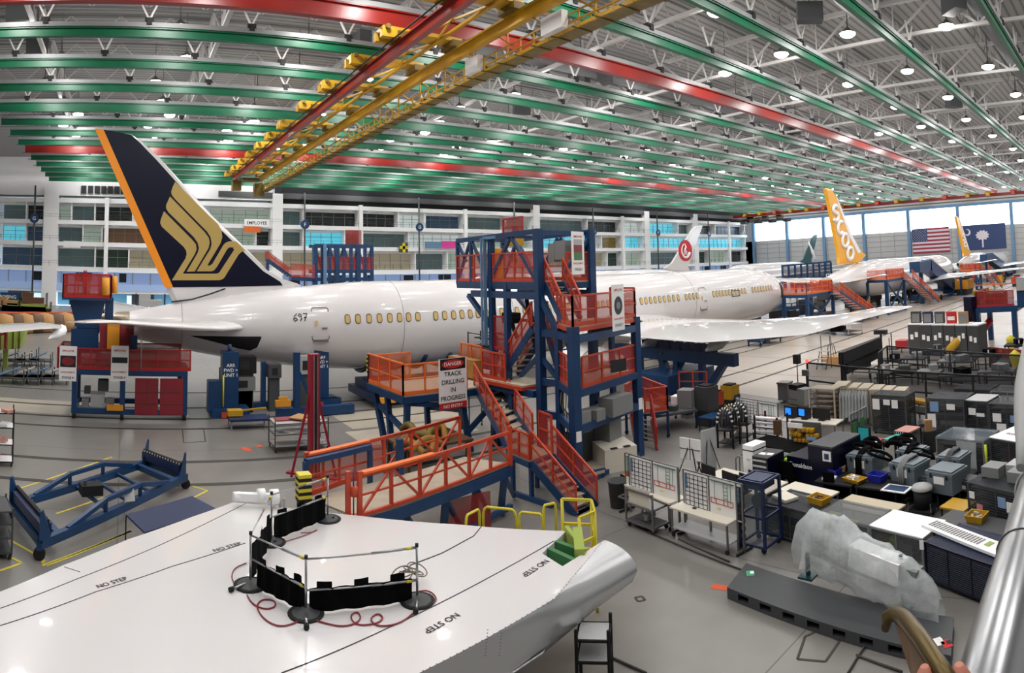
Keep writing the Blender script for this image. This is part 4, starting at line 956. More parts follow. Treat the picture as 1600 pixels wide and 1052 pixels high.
# wire shelf on the platform
t2, L = shelfcart(-28.6, 18.3, 2.9, .8, [PZ + .15], 0, 'black wire rack of dark panels standing behind the orange platform', H_=5.1, name='panel_rack')
m = MB('black')
for z in (3.7, 4.35, 5.05): m.bar((-30, 17.9, z), (-27.2, 17.9, z), .04); m.bar((-30, 18.7, z), (-27.2, 18.7, z), .04)
part('upper_rails', m, None, t2)
for k in range(3):
    m = MB(['black', 'greylt', 'dark'][k]); m.box((-28.6, 18.3, 4.4 + k * .22), (2.2 - .2 * k, .6, .07), .03 * k); part('panel', m, None, t2)

# ---- main stair down to the floor --------------------------------------------------------
t = thing('access_stair', 'long orange railed stair in two flights from the platform to the floor', 'stairs', (-21.5, 14.5, 0))
a0 = U(741, 602, z=PZ); a1 = U(772, 592, z=PZ); b0 = U(796, 706, z=1.5); b1 = U(838, 697, z=1.5)
stairs(t, a0, b0, (a1 - a0) * .75 + (b1 - b0) * .25 * 1.0, 9)
deck(t, [b0.xy, (-19.15, 13.95), (-19.45, 15.2), b1.xy], 1.5, 'tread', 'blue', .2, 'landing')
c0 = V((-19.15, 14.0, 1.5)); d0 = V((-17.1, 14.35, .0)); stairs(t, c0, d0, (-.15, 1.1, 0), 8)
guard(t, [(b1.x + .1, b1.y + .1, 1.5), (-19.45, 15.2, 1.5)], 1.35, 'orange', 'orangemesh'); guard(t, [(b0.x, b0.y, 1.5), (-19.2, 13.95, 1.5)], .9, 'orange', 'orangemesh', .6)
m = MB('blue')
for x, y in ((-20.2, 13.9), (-19.3, 14.1), (-20.3, 15.1)): m.box((x, y, .65), (.14, .14, 1.3))
m.bar((-20.2, 13.9, .1), (-18.2, 14.2, .1), .14); part('landing_legs', m, None, t)

# ---- orange gangway between wing and stair -----------------------------------------------
t = thing('gangway', 'orange lattice railed gangway sloping from the wing up to the stair landing', 'gangway', (-18.5, 9.5, 0))
gA, gB = U(562, 806, z=2.1), U(797, 722, z=1.75)
def lattice(A, B, h, n, par, c='orange'):
    m = MB(c); A = V(A); B = V(B); Z = V((0, 0, h)); m.bar(A, B, .09); m.bar(A + Z, B + Z, .1); m.bar(A + Z * .5, B + Z * .5, .05)
    for k in range(n + 1):
        p = A.lerp(B, k / n); m.bar(p, p + Z, .09)
        if k < n: q = A.lerp(B, (k + 1) / n); m.bar(p + (Z if k % 2 else V()), q + (V() if k % 2 else Z), .06)
    return part('lattice_rail', m, None, par)
lattice(gA, gB, 1.02, 6, t)
m = MB('orange')
for p in (gA, gA + V((-.12, -.28, 0))): m.box((p.x, p.y, p.z + .5), (.12, .12, 1.25))
m.box((gB.x, gB.y, gB.z + .55), (.13, .13, 1.35)); m.cyl(gA + V((-.05, -.12, .5)), gA + V((-.05, -.12, .75)), .12, 10); m.bar(gA + V((-.12, -.3, -.05)), gA + V((0, .1, -.05)), .2, .14); part('end_post', m, None, t)
m = MB('blue'); m.cyl(gA + V((-.05, -.15, -.1)), gA + V((-.05, -.15, 1.2)), .02, 6); m.use('orangehi').bar(gA + V((0, .05, 1.08)), gA.lerp(gB, .42) + V((0, 0, 1.08)), .2, .06); part('top_cover', m, None, t)
fA, fB = U(479, 712, z=3.05), U(718, 652, z=3.05)
fA2 = V((fA.x, fA.y, 1.95)); fB2 = V((fB.x, fB.y, 1.95)); lattice(fA2.lerp(fB2, .45), fB2, 1.1, 3, t)
m = MB('orange'); m.bar(fA, fB, .1); m.use('orangehi').bar(fA + V((0, 0, .03)), fA.lerp(fB, .35) + V((0, 0, .03)), .2, .06); m.use('orange').box((fA.x, fA.y, 2.4), (.14, .14, 1.5)); part('far_rail', m, None, t)
m = MB('orangemesh'); A, B = fA2, fA2.lerp(fB2, .45); m.add([A, B, B + V((0, 0, 1.05)), A + V((0, 0, 1.05))], [(0, 1, 2, 3)]); part('mesh_panel', m, None, t)
m = MB('orange')
for k in range(6): p = A.lerp(B, k / 5); m.bar(p, p + V((0, 0, 1.05)), .06)
m.bar(A + V((0, 0, .5)), B + V((0, 0, .5)), .06); m.bar(A, B + V((0, 0, .2)), .14); part('panel_frame', m, None, t)
m = MB('blue'); o = V((.25, -.1, -.1)); m.bar(fA + o, fA.lerp(fB, .36) + o, .2, .16); m.bar(fA + o, fA + o - V((0, 0, 1.3)), .16); m.bar(fA.lerp(fB, .36) + o, fA.lerp(fB, .36) + o - V((0, 0, 2.6)), .14); m.bar(fA.lerp(fB, .55) + o - V((0, 0, 0)), fA.lerp(fB, .55) + o - V((0, 0, 2.9)), .2); part('blue_frame', m, None, t, 'blue inner frame of the gangway')
m = MB('plank'); m.prism([gA - V((0, 0, .05)), gB - V((0, 0, .05)), V((fB2.x + .3, fB2.y, 1.7)), V((fA2.x + .3, fA2.y, 1.95))], (0, 0, -.06)); part('walkway', m, None, t)
m = MB('blue'); m.bar(gA - V((0, 0, .25)), gB - V((0, 0, .3)), .2, .3); 
for q in (.25, .5, .72, .95): p = gA.lerp(gB, q); m.bar(p - V((0, 0, .3)), V((p.x - .3, p.y, 0)), .18); m.bar(p - V((0, 0, .4)), V((p.x - 1.2, p.y + 1.2, .1)), .12)
m.bar(gA.lerp(gB, .25) - V((0, 0, 1.6)), gB - V((0, 0, 1.5)), .16); part('understructure', m, None, t)
m = MB('redmesh'); p = gA.lerp(gB, .55); m.add([V((p.x - .4, p.y, .1)), V((p.x - .4, p.y + 1.6, .1)), V((p.x - .4, p.y + 1.6, 1.3)), V((p.x - .4, p.y, 1.3))], [(0, 1, 2, 3)]); part('mesh_panel', m, None, t)
# yellow hoses heaped between the two gangway rails
for k in range(9):
    c = U(640 + (k % 5) * 13, 672 + (k // 5) * 14 + (k % 2) * 5, z=1.5); m = MB('ochre' if k % 3 else 'yellowdark'); a = k * .7
    m.tube([c + V((.8 * math.cos(a) * s, .8 * math.sin(a) * s, .22 * math.cos(s * 2.2) - .1 * k % .3)) for s in [-1 + .2 * j for j in range(11)]], .15, 8)
    solo('vacuum_hose', m, None, 'thick yellow flexible hose in the heap below the danger sign, %s from the left' % ORD[k], 'hose', 'heap of yellow hoses')
t = thing('hose_table', 'low brown table under the heap of yellow hoses', 'table', (-24.3, 12.4, 0)); m = MB('brown'); c = U(668, 685, z=1.2); m.box((c.x, c.y, 1.18), (2.4, 3.2, .1)); part('top', m, None, t)
for a in (-1, 1):
    for b in (-1, 1): m = MB('brown'); m.box((c.x + a, c.y + b * 1.4, .57), (.12, .12, 1.13)); part('leg', m, None, t)

# ---- blue tower with orange stage landings ------------------------------------------------
t = thing('stage_tower', 'tall blue steel tower with orange railed landings and stairs beside the fuselage', 'tower', (-22.5, 18, 0))
ZU, Z3, Z1 = 7.85, 6.15, 3.72; A = (-22.4, 17.0); A2 = (-22.2, 19.9); B = (-19.1, 16.1); C_ = (-20.3, 20.8); D = (-21.4, 17.2); LX = -29.5
for x, y, z0, z1, w in ((*A, 0, 10.2, .34), (*A2, 0, 10.2, .34), (-26.2, 17.0, 0, 10.0, .26), (-26.2, 19.9, 0, 10.0, .26), (-24.9, 17, 0, ZU, .26), (*B, 0, Z3, .36), (*C_, 0, Z3, .32), (*D, 0, Z3, .26), (-22.0, 20.9, 0, Z3, .22), (LX, 17, ZU - .1, 10, .16), (LX, 19.9, ZU - .1, 10, .16), (-28.1, 17, ZU - .1, 10, .16)): post(t, x, y, z0, z1, w)
m = MB('blue')
for y in (17.0, 19.9):
    m.bar((LX, y, 10.0), (A[0], y, 10.1), .2, .22); m.bar((LX, y, ZU - .1), (A[0], y, ZU - .1), .2, .22)
    zs = [(LX, 10), (-28.8, ZU), (-28.1, 10), (-26.9, ZU), (-26.2, 10), (-24.9, ZU), (-25.0, 10), (-22.6, ZU)]
    m.bar((LX, y, ZU), (-28.2, y, 9.9), .13); m.bar((LX, y, 9.9), (-28.6, y, 8.9), .13); m.bar((-28, y, 9.9), (-26.4, y, ZU), .13); m.bar((-26.3, y, ZU), (-24.6, y, 9.9), .16); m.bar((-24.4, y, 9.9), (-22.5, y, ZU), .16)
    m.bar((LX + 1.5, y, ZU - .6), (A[0], y, ZU - .6), .25, .32); m.bar((-26.2, y, 5.6), (-28.4, y, ZU - .7), .22)
for x in (LX, -28.1, -26.2, A[0]): m.bar((x, 17, 10.05), (x, 19.9, 10.05), .18); m.bar((x, 17, ZU - .1), (x, 19.9, ZU - .1), .18)
m.bar(A2 + (9.9,), (A[0], 18.4, 8.2), .16); part('truss', m, None, t)
m = MB('blue')
for z in (Z3 - .5, Z1 - .15, 2.2): m.bar((*A, z), (*D, z), .22, .3); m.bar((*D, z), (*B, z), .24, .3); m.bar((*B, z), (*C_, z), .24, .3); m.bar((*A2, z), (*C_, z), .22, .28)
m.bar((*A, 7.3), (*D, 5.7), .2, .24); m.bar((*A, Z1 + .9), (*D, Z1), .18); m.bar((*A, Z1 + 1), (-23.9, 17, Z1 - .1), .18); m.bar((*B, .1), (*C_, .1), .24, .2); m.bar((*A, .1), (*B, .1), .24, .2)
part('beams', m, None, t)
deck(t, [(LX, 17), A, A2, (LX, 19.9)], ZU, 'plank'); deck(t, [D, B, C_, (-22, 20.9)], Z3, 'plank', 'orange', .16); deck(t, [D, B, C_, (-22, 20.9)], Z1, 'plank', 'orange', .16)
m = MB('cratedk'); m.prism([V((*D, 2.2)), V((*B, 2.2)), V((*C_, 2.2)), V((-22, 20.9, 2.2))], (0, 0, .05)); part('equipment_shelf', m, None, t)
guard(t, [(LX, 16.95, ZU), (A[0], 16.95, ZU)], 1.35); guard(t, [(LX, 19.95, ZU), (A[0], 19.95, ZU)], 1.35); guard(t, [(A[0], 18.6, ZU), (*A2, ZU)], 1.3)
guard(t, [(*D, Z3), (*B, Z3)], 1.2, step=1.1); guard(t, [(*B, Z3), (*C_, Z3)], 1.2); guard(t, [(*C_, Z3), (-22, 20.9, Z3)], 1.3)
guard(t, [(*D, Z1), (B[0] - .3, B[1] + .1, Z1)], 1.2, step=.9); guard(t, [(B[0] - .1, B[1] + .5, Z1), (*C_, Z1)], 1.2)
stairs(t, (-22.3, 17.25, ZU), (-20.8, 16.95, Z3 + .1), (.1, .95, 0), 7); stairs(t, (-22.9, 17.6, Z3), (-21.6, 17.4, Z1 + .1), (.1, .9, 0), 9)
deck(t, [(-26.6, 16.3), (-23.2, 16.6), (-23.2, 18.2), (-26.6, 18)], 3.3, 'plank', 'orange', .16); m = MB('blue'); m.bar((-26.4, 16.4, 3.0), (-22.6, 16.8, 3.0), .22, .3); m.bar((-24.2, 16.7, 3), (-24.2, 16.7, 0), .26); part('mid_support', m, None, t)
guard(t, [(-26.4, 16.5, 3.3), (-24.6, 16.6, 3.3)], 1.25, step=.8); stairs(t, (-23.1, 17.1, 5.9), (-25.3, 16.9, 3.4), (0, .9, 0), 9)
guard(t, [(-26.1, 17.0, 4.6), (-24.9, 17.0, 4.6)], 1.6, 'red', 'redmesh')
m = MB('bluelt'); m.box((-26.5, 16.8, 7.4), (.12, .16, 5.2)); m.box((-26.5, 16.6, 7.4), (.08, .08, 5.2)); m.bar((-26.6, 16.8, 10), (-25.6, 16.9, 10), .14); part('hoist_mast', m, None, t, 'light blue aluminium hoist mast')
m = MB('amber'); m.box((-28, 18.4, 8.75), (.5, .7, 1.6)); part('tool_locker', m, None, t, 'amber locker on the top deck')
m = MB('grey')
for x, y, z, s in ((-23.6, 19.4, 9.3, .8), (-22.7, 19.6, 9.2, .6), (-24.4, 19.5, 9.2, .5)): m.box((x, y, z), (s, .4, .9))
part('control_cabinet', m, None, t, 'grey control cabinets on the top deck')
m = MB('yellow'); m.box((-25.6, 18, 9.75), (1.0, .4, .35)); m.use('black'); m.cyl((-25.6, 18, 9.6), (-25.6, 18, 8.9), .03, 6); m.box((-25.6, 18, 8.85), (.2, .1, .2)); part('chain_hoist', m, None, t, 'yellow chain hoist')
m = MB('black')
for x0, z0, x1, z1 in ((-25.8, 7.2, -25.0, 5.2), (-24.2, 7.2, -23.4, 4.6)): m.tube([(x0 + (x1 - x0) * k / 8, 17.6, z0 + (z1 - z0) * k / 8 - .3 * math.sin(k / 8 * 3.1)) for k in range(9)], .1, 8)
m.bar((-26, 17.8, 6.0), (-22.6, 17.8, 6.05), .12); m.box((-25.6, 17.7, 6.1), (.9, .5, .5)); part('cable_chain', m, None, t, 'black cable chains below the top deck')
guard(t, [(-26.9, 18.2, 10.1), (-25.2, 18.2, 10.1)], .9, 'red', 'redmesh')
m = MB('wallwhite'); m.box((B[0] + .19, B[1], 2.0), (.01, .26, .4)); m.box((C_[0] + .17, C_[1], 2.3), (.01, .24, .5)); m.use('ink').box((-19.0, 18.4, 4.4), (.02, .9, .5)); part('notice', m, None, t, 'small notices fixed to the posts')
def crates(par_t, lst, lab):
    m = MB('cratedk')
    return [solo('parts_case', MB(c).box((x, y, z + h / 2), (w, d, h), .2), None, l, 'case') for x, y, z, w, d, h, c, l in lst]
crates(None, [(-19.75, 18.9, 2.28, .75, 1.5, .75, 'grey', 'large grey case on the shelf inside the blue tower'), (-19.55, 17.55, 2.28, .6, .6, .45, 'grey', 'small grey case beside the large one inside the blue tower'), (-19.5, 16.75, 2.28, .55, .6, .5, 'grey', 'small grey case nearest the front post inside the blue tower'), (-20.6, 19.2, .0, .8, .9, 1.9, 'grey', 'grey cabinet standing under the tower shelf'), (-21.1, 18.0, 0, .9, .9, 1.5, 'cratedk', 'dark cabinet standing in the shade under the tower')], '')
for k in range(6):
    m = MB('hose'); x, y = -20.9 + .28 * k, 16.9 - .1 * k; m.tube([(x, y, 3.3), (x + .05, y - .1, 2.9 - .1 * (k % 3)), (x + .15, y, 2.5), (x + .05, y + .1, 1.6 - .15 * (k % 2)), (x + .18, y, .9)], .025, 5)
    solo('hanging_cable', m, None, 'grey cable hanging under the lower tower landing, %s from the left' % ORD[k], 'cable', 'cables under the tower')
for k, (lab, cx, z, X0, nm) in enumerate((('white STAGE 2 banner with a red and green picture, high on the tower', 893, 9.1, -21.9, 'STAGE 2'), ('white STAGE 3 banner with a dark round picture on the tower landing', 952, 6.75, -19.55, 'STAGE 3'))):
    y = U(cx, 400, X=X0).y
    def bn(m, R, T, P, nm=nm, k=k):
        T('EMPLOYEE', 0, .68, 'inkred', .62); T('INVOLVEMENT', 0, -.5, 'inkred', .74); T(nm, 0, -.78, 'ink', .6)
        if k == 0: R(-.32, -.32, .32, .6, 'hosered'); R(-.32, -.32, .32, .02, 'primer', .008); R(-.32, .35, .32, .6, 'greylt', .008)
        else: m.use('seal'); m.add([P(.32 * math.cos(a), .08 + .38 * math.sin(a)) for a in [j * math.pi / 9 for j in range(18)]], [tuple(range(18))]); m.use('grey'); m.add([P(.16 * math.cos(a), .08 + .16 * math.sin(a), .01) for a in [j * math.pi / 6 for j in range(12)]], [tuple(range(12))])
    sign('stage_banner', lab, (X0 + .45, y, z), (-.25, 1, 0), (0, 0, 1), .95, 1.9, bn, cat='banner')

# ---- white crate, small stair cart behind the tower ------------------------------------------
p = U(962, 738, z=0); t = thing('white_crate', 'large off white crate with a sloped lid beside the tower foot', 'crate', (p.x, p.y, 0))
m = MB('cream'); cs, sn = math.cos(-.3), math.sin(-.3); K = lambda a, b, z: V((p.x - .45 + a * cs - b * sn, p.y + .4 + a * sn + b * cs, z))
m.add([K(-.6, -.75, 0), K(.6, -.75, 0), K(.6, .75, 0), K(-.6, .75, 0), K(-.6, -.75, 1.05), K(.6, -.75, .95), K(.6, .75, .95), K(-.6, .75, 1.05)], [(0, 3, 2, 1), (4, 5, 6, 7), (0, 1, 5, 4), (1, 2, 6, 5), (2, 3, 7, 6), (3, 0, 4, 7)]); part('body', m, None, t)
for a in (-.3, .3): m = MB('ink'); m.box(K(.55, a, .97), (.14, .3, .04), -.3); part('latch', m, None, t)
m = MB('plank'); m.prism([U(905, 745, z=.3), U(945, 735, z=.3), U(940, 700, z=.3), U(900, 710, z=.3)], (0, 0, -.1)); m.use('blue'); a, b, c = U(905, 747, z=.2), U(945, 737, z=.2), U(898, 712, z=.2); m.bar(a, b, .15, .3); m.bar(a, c, .15, .3); solo('low_step', m, None, 'low pale step with a blue edge between tower post and white crate', 'step')
t = thing('stair_cart', 'red mesh railed rolling stair right of the tower foot', 'stairs', (-21.2, 22.5, 0))
a = U(985, 643, z=1.35); b = U(993, 693, z=.0); wv = U(1027, 704, z=0) - b; stairs(t, V((a.x, a.y, 1.35)), b, wv, 7, 'red', 'orangemesh', 'redrail')
P4 = [U(978, 636, z=1.35), U(1008, 645, z=1.35), U(1043, 640, z=1.35), U(1000, 620, z=1.35)]; deck(t, [p.xy for p in P4], 1.35, 'tread', 'bluedk', .1)
guard(t, [P4[1], P4[2]], 1.1, 'orange', 'orangemesh'); guard(t, [P4[2], P4[3]], 1.1, 'orange', 'orangemesh'); guard(t, [P4[3], P4[0]], 1.1, 'orange', 'redmesh')
for p in P4: post(t, p.x, p.y, .15, 1.3, .1, 'bluedk', 'leg')
m = MB('rubber')
for p in P4: m.cyl((p.x - .04, p.y, .1), (p.x + .04, p.y, .1), .1, 10)
part('wheels', m, None, t)
# ================================================================== tail end: stage 4 stand, jacks, red column, dolly
class Fr:
    """local frame: front edge from pixel a to pixel b (both at height h), depth away from the camera"""
    def __init__(s, a, b, h, depth):
        A = U(*a, z=h); B = U(*b, z=h); s.o = V((A.x, A.y, 0)); s.u = V((B.x - A.x, B.y - A.y, 0)); s.w = s.u.length; s.u.normalize()
        s.v = V((-s.u.y, s.u.x, 0)); s.v = s.v if s.v.dot(s.o) > 0 else -s.v; s.h = h; s.d = depth
    def L(s, a, b, z): return s.o + s.u * a + s.v * b + V((0, 0, z))
    def blk(s, m, a0, a1, b0, b1, z0, z1): return m.prism([s.L(a0, b0, z0), s.L(a1, b0, z0), s.L(a1, b1, z0), s.L(a0, b1, z0)], (0, 0, z1 - z0))
    def c(s): p = s.L(s.w / 2, s.d / 2, 0); return p
def casters(t, f, r=.07, z=0.):
    for a in (.08, f.w - .08):
        for b in (.06, f.d - .06): m = MB('rubber'); p = f.L(a, b, z + r); m.cyl(p - f.v * .025, p + f.v * .025, r, 10); part('caster', m, None, t)
def table(a, b, h, d, lab, top='beige', leg='steelrough', cat='table', thick=.05, shelf=None, cast=False, name='work_table', grp=None):
    f = Fr(a, b, h, d); t = thing(name, lab, cat, f.c(), grp); m = MB(top); f.blk(m, 0, f.w, 0, d, h - thick, h); part('table_top', m, None, t)
    z0 = .14 if cast else 0
    for x in (.05, f.w - .05):
        for y in (.05, d - .05): m = MB(leg); p = f.L(x, y, z0); m.bar(p, p + V((0, 0, h - thick - z0)), .05); part('leg', m, None, t)
    if shelf: m = MB(shelf); f.blk(m, .03, f.w - .03, .03, d - .03, h * .3, h * .3 + .03); part('shelf', m, None, t)
    if cast: casters(t, f)
    return t, f
def cage(a, b, h, d, lab, mesh='darkmesh', frame='greydk', top=None, fill=(), name='mesh_cage', z0=.12, shelves=2, papers=(), grp=None):
    f = Fr(a, b, h, d); t = thing(name, lab, 'cage', f.c(), grp); m = MB(frame)
    C4 = [(0, 0), (f.w, 0), (f.w, d), (0, d)]
    for x, y in C4: m.bar(f.L(x, y, z0), f.L(x, y, h), .06)
    for z in (z0, h - .03):
        for i in range(4): m.bar(f.L(*C4[i], z), f.L(*C4[(i + 1) % 4], z), .05)
    for k in range(1, max(2, round(f.w / .9))): x = f.w * k / max(2, round(f.w / .9)); m.bar(f.L(x, 0, z0), f.L(x, 0, h), .035)
    part('frame', m, None, t); m = MB(mesh)
    for i in range(4): p, q = C4[i], C4[(i + 1) % 4]; m.quad(f.L(*p, z0), f.L(*q, z0), f.L(*q, h), f.L(*p, h))
    if not top: m.quad(*[f.L(*p, h) for p in C4])
    part('wire_mesh', m, None, t)
    m = MB('greydk')
    for k in range(18): z = z0 + (h - z0) * (k + .5) / 18; m.bar(f.L(0, -.005, z), f.L(f.w, -.005, z), .012)
    part('mesh_wires', m, None, t)
    if top: m = MB(top); f.blk(m, -.03, f.w + .03, -.03, d + .03, h, h + .03); part('cage_top', m, None, t)
    for k in range(shelves): m = MB('greydk'); z = z0 + (h - z0) * (k + .3) / max(1, shelves) ; f.blk(m, .04, f.w - .04, .05, d - .05, z, z + .03); part('shelf', m, None, t)
    for x, z, w, hh, c in papers: m = MB(c); f.blk(m, x * f.w, x * f.w + w, -.04, -.025, z * h, z * h + hh); part('paper', m, None, t)
    casters(t, f)
    for i, (x0, x1, y0, y1, zz, hh, c, nm) in enumerate(fill):
        m = MB(c); f.blk(m, x0 * f.w, x1 * f.w, y0 * d, y1 * d, zz, zz + hh); solo(nm[0], m, None, nm[1], nm[2])
    return t, f
def case(a, b, h, d, hh, lab, c='crate', strap=False, tag_='paper', name='grey_case', grp=None):
    f = Fr(a, b, h, d); t = thing(name, lab, 'case', f.L(f.w / 2, d / 2, h - hh), grp); m = MB(c); z0 = h - hh; k = .04
    lo = [f.L(k, k, z0), f.L(f.w - k, k, z0), f.L(f.w - k, d - k, z0), f.L(k, d - k, z0)]; up = [f.L(0, 0, h - .16), f.L(f.w, 0, h - .16), f.L(f.w, d, h - .16), f.L(0, d, h - .16)]
    m.add(lo + up, [(0, 3, 2, 1), (4, 5, 6, 7), (0, 1, 5, 4), (1, 2, 6, 5), (2, 3, 7, 6), (3, 0, 4, 7)]); part('body', m, None, t)
    m = MB(c); f.blk(m, -.02, f.w + .02, -.02, d + .02, h - .15, h - .05); f.blk(m, .05, f.w - .05, .05, d - .05, h - .05, h); part('lid', m, None, t)
    if tag_: m = MB(tag_); f.blk(m, f.w * .3, f.w * .7, -.012, -.004, h - .16 - hh * .35, h - .18 ); part('label', m, None, t)
    m = MB('black')
    for x in (.2, .8): f.blk(m, f.w * x - .03, f.w * x + .03, -.04, .0, h - .24, h - .1)
    part('latches', m, None, t)
    if strap:
        m = MB(strap)
        for x in (.42, .5, .58): pts = [f.L(f.w * x, -.05, z0), f.L(f.w * x, -.06, h - .1), f.L(f.w * x, d * .3, h + .08), f.L(f.w * x, d * .8, h + .1), f.L(f.w * x, d + .05, h - .2)]; m.tube(pts, .045, 6)
        part('strap', m, None, t)
    return t, f
def blk_thing(name, lab, cat, a, b, h, d, parts, grp=None):
    """parts: (part name, material, a0, a1, b0, b1, z0, z1) in fractions of width / depth, metres of height"""
    f = Fr(a, b, h, d); t = thing(name, lab, cat, f.c(), grp)
    for nm, c, a0, a1, b0, b1, z0, z1 in parts: m = MB(c); f.blk(m, a0 * f.w, a1 * f.w, b0 * d, b1 * d, z0, z1); part(nm, m, None, t)
    return t, f

# ---- stage 4 stand -----------------------------------------------------------------
t = thing('tail_stand', 'blue stand with red mesh deck and stage 4 banners under the tailplane', 'platform', (-36.9, .5, 0))
Y0, Y1, XF, XB, ZD4 = -2.6, 3.6, -36.4, -39.4, 2.75
for x, y in ((XF, Y0), (XF, .1), (XF, Y1), (XB, Y0), (XB, Y1)): post(t, x, y, .3, ZD4, .3)
m = MB('blue')
for z in (.45, ZD4 - .15): m.bar((XF, Y0, z), (XF, Y1, z), .28, .3); m.bar((XB, Y0, z), (XB, Y1, z), .28, .3); m.bar((XF, Y0, z), (XB, Y0, z), .28, .3); m.bar((XF, Y1, z), (XB, Y1, z), .28, .3)
part('base_frame', m, None, t)
m = MB('grey'); m.span((XF, Y0 - 1, ZD4), (XB, Y1 + .3, ZD4 + .06)); part('deck', m, None, t)
guard(t, [(XF + .1, Y0 - 1, ZD4), (XF + .1, Y1 + .3, ZD4)], 1.15, 'red', 'redmesh', 1.8); guard(t, [(XF, Y0 - 1, ZD4), (XB, Y0 - 1, ZD4)], 1.15, 'red', 'redmesh'); guard(t, [(XB, Y0 - 1, ZD4), (XB, Y1, ZD4)], 1.15, 'red', 'redmesh', 2.2)
m = MB('hosered'); 
for k in range(2): m.box((XF + .2, .9 + 1.4 * k + .55, 1.35), (.08, 1.3, 2.0))
m.use('brown'); m.box((XF + .24, 1.5, 1.35), (.03, .03, 1.7)); m.box((XF + .25, 2.1, .95), (.03, 2.5, .03)); m.box((XF + .25, 2.1, 1.6), (.03, 2.5, .03)); part('red_panels', m, None, t, 'dark red door panels')
for y in (Y0, .1, Y1):
    m = MB('rubber'); m.cyl((XF, y + .1, .2), (XF, y - .1, .2), .2, 12); part('wheel', m, None, t)
m = MB('amber'); m.box((XF + .2, -.3, .7), (.2, .9, .3)); part('amber_box', m, None, t)
for y, z, s, c, lb in ((-1.3, .9, .8, 'greylt', 'light cabinet'), (-1.0, 1.8, .6, 'seal', 'dark cabinet'), (-.6, .8, .5, 'grey', 'grey cabinet'), (-2.0, .8, .4, 'grey', 'small grey box'), (-1.9, 1.5, .35, 'seal', 'narrow dark box')):
    m = MB(c); m.box((XF - .6, y, z), (.7, s, s)); part('cabinet', m, None, t, lb)
m = MB('blue'); x = -38.6; m.box((x, -2.2, 3.8), (1.4, 1.6, 2.1)); m.box((x, -2.0, 5.6), (1.2, 1.3, 2.0)); m.prism([(x + .66, -3.2, 6.6), (x + .66, -1.0, 6.6), (x + .66, -1.4, 4.9), (x + .66, -2.7, 4.9)], (-1.32, 0, 0)); m.box((x, -.8, 5.0), (.4, .5, 3.4)); part('mast', m, None, t, 'blue mast carrying the basket')
m = MB('blue'); m.box((x, -2.1, 6.65), (2.6, 2.9, .18)); part('basket_floor', m, None, t)
BK = [(x + 1.3, -3.5, 6.7), (x + 1.3, -.7, 6.7), (x - 1.3, -.7, 6.7), (x - 1.3, -3.5, 6.7)]
for i in range(4): guard(t, [BK[i], BK[(i + 1) % 4]], 1.35, 'red', 'orangemesh', .7)
guard(t, [(x + 1.3, -2.3, 6.75), (x - 1.2, -2.3, 6.75)], 1.5, 'red', 'redmesh', .7)
m = MB('amber'); m.cyl((x + 1.45, -1.0, 6.9), (x + 1.45, -1.0, 7.9), .22, 10); m.cyl((x + .9, -.5, 7.0), (x + .9, -.5, 8.0), .18, 10); m.box((x + 1.1, -.5, 4.5), (.4, .7, 1.4)); part('amber_pads', m, None, t, 'amber padded covers')
m = MB('greylt'); m.box((XF - 1, -.5, 3.3), (.9, 1.3, .6)); m.box((XF - 1, -1.9, 3.2), (.6, .8, .5)); m.box((XF - 1.2, 2.0, 3.75), (.5, 2.6, .2)); m.use('hosered'); m.box((XF - 1.6, -.3, 4.3), (.6, 2.0, 1.6)); m.use('blue'); m.box((XF - 1.0, .7, 4.1), (.5, .4, 1.0)); part('deck_boxes', m, None, t, 'boxes on the deck')
m = MB('steel'); m.cyl((XF + .6, 1.1, 2.7), (XF + .6, 1.1, 5.5), .04, 6); m.bar((XF + .6, .5, 5.5), (XF + .6, 1.7, 5.5), .06); part('prop', m, None, t, 'white prop under the tailplane')
for k, (px, lb) in enumerate(((106, 'white STAGE 4 banner with a dark round picture, left one on the tail stand'), (187, 'white STAGE 4 banner with a dark band, right one on the tail stand'))):
    y = U(px, 570, X=XF + .3).y
    def bn(m, R, T, P, k=k):
        T('EMPLOYEE', 0, .66, 'inkred', .66); T('INVOLVEMENT', 0, -.52, 'inkred', .8); T('STAGE 4', 0, -.84, 'ink', .66); R(-.44, -.2, .44, .44, 'ink') if k == 0 else R(-.44, .02, .44, .34, 'ink')
        if k == 0: m.use('hosered'); m.add([P(.36 * math.cos(a), .12 + .24 * math.sin(a), .01) for a in [j * math.pi / 8 for j in range(16)]], [tuple(range(16))])
    sign('stage_banner', lb, (XF + .22, y, 3.05 if k == 0 else 3.15), (0, 1, 0), (0, 0, 1), .98, 1.95, bn, cat='banner')

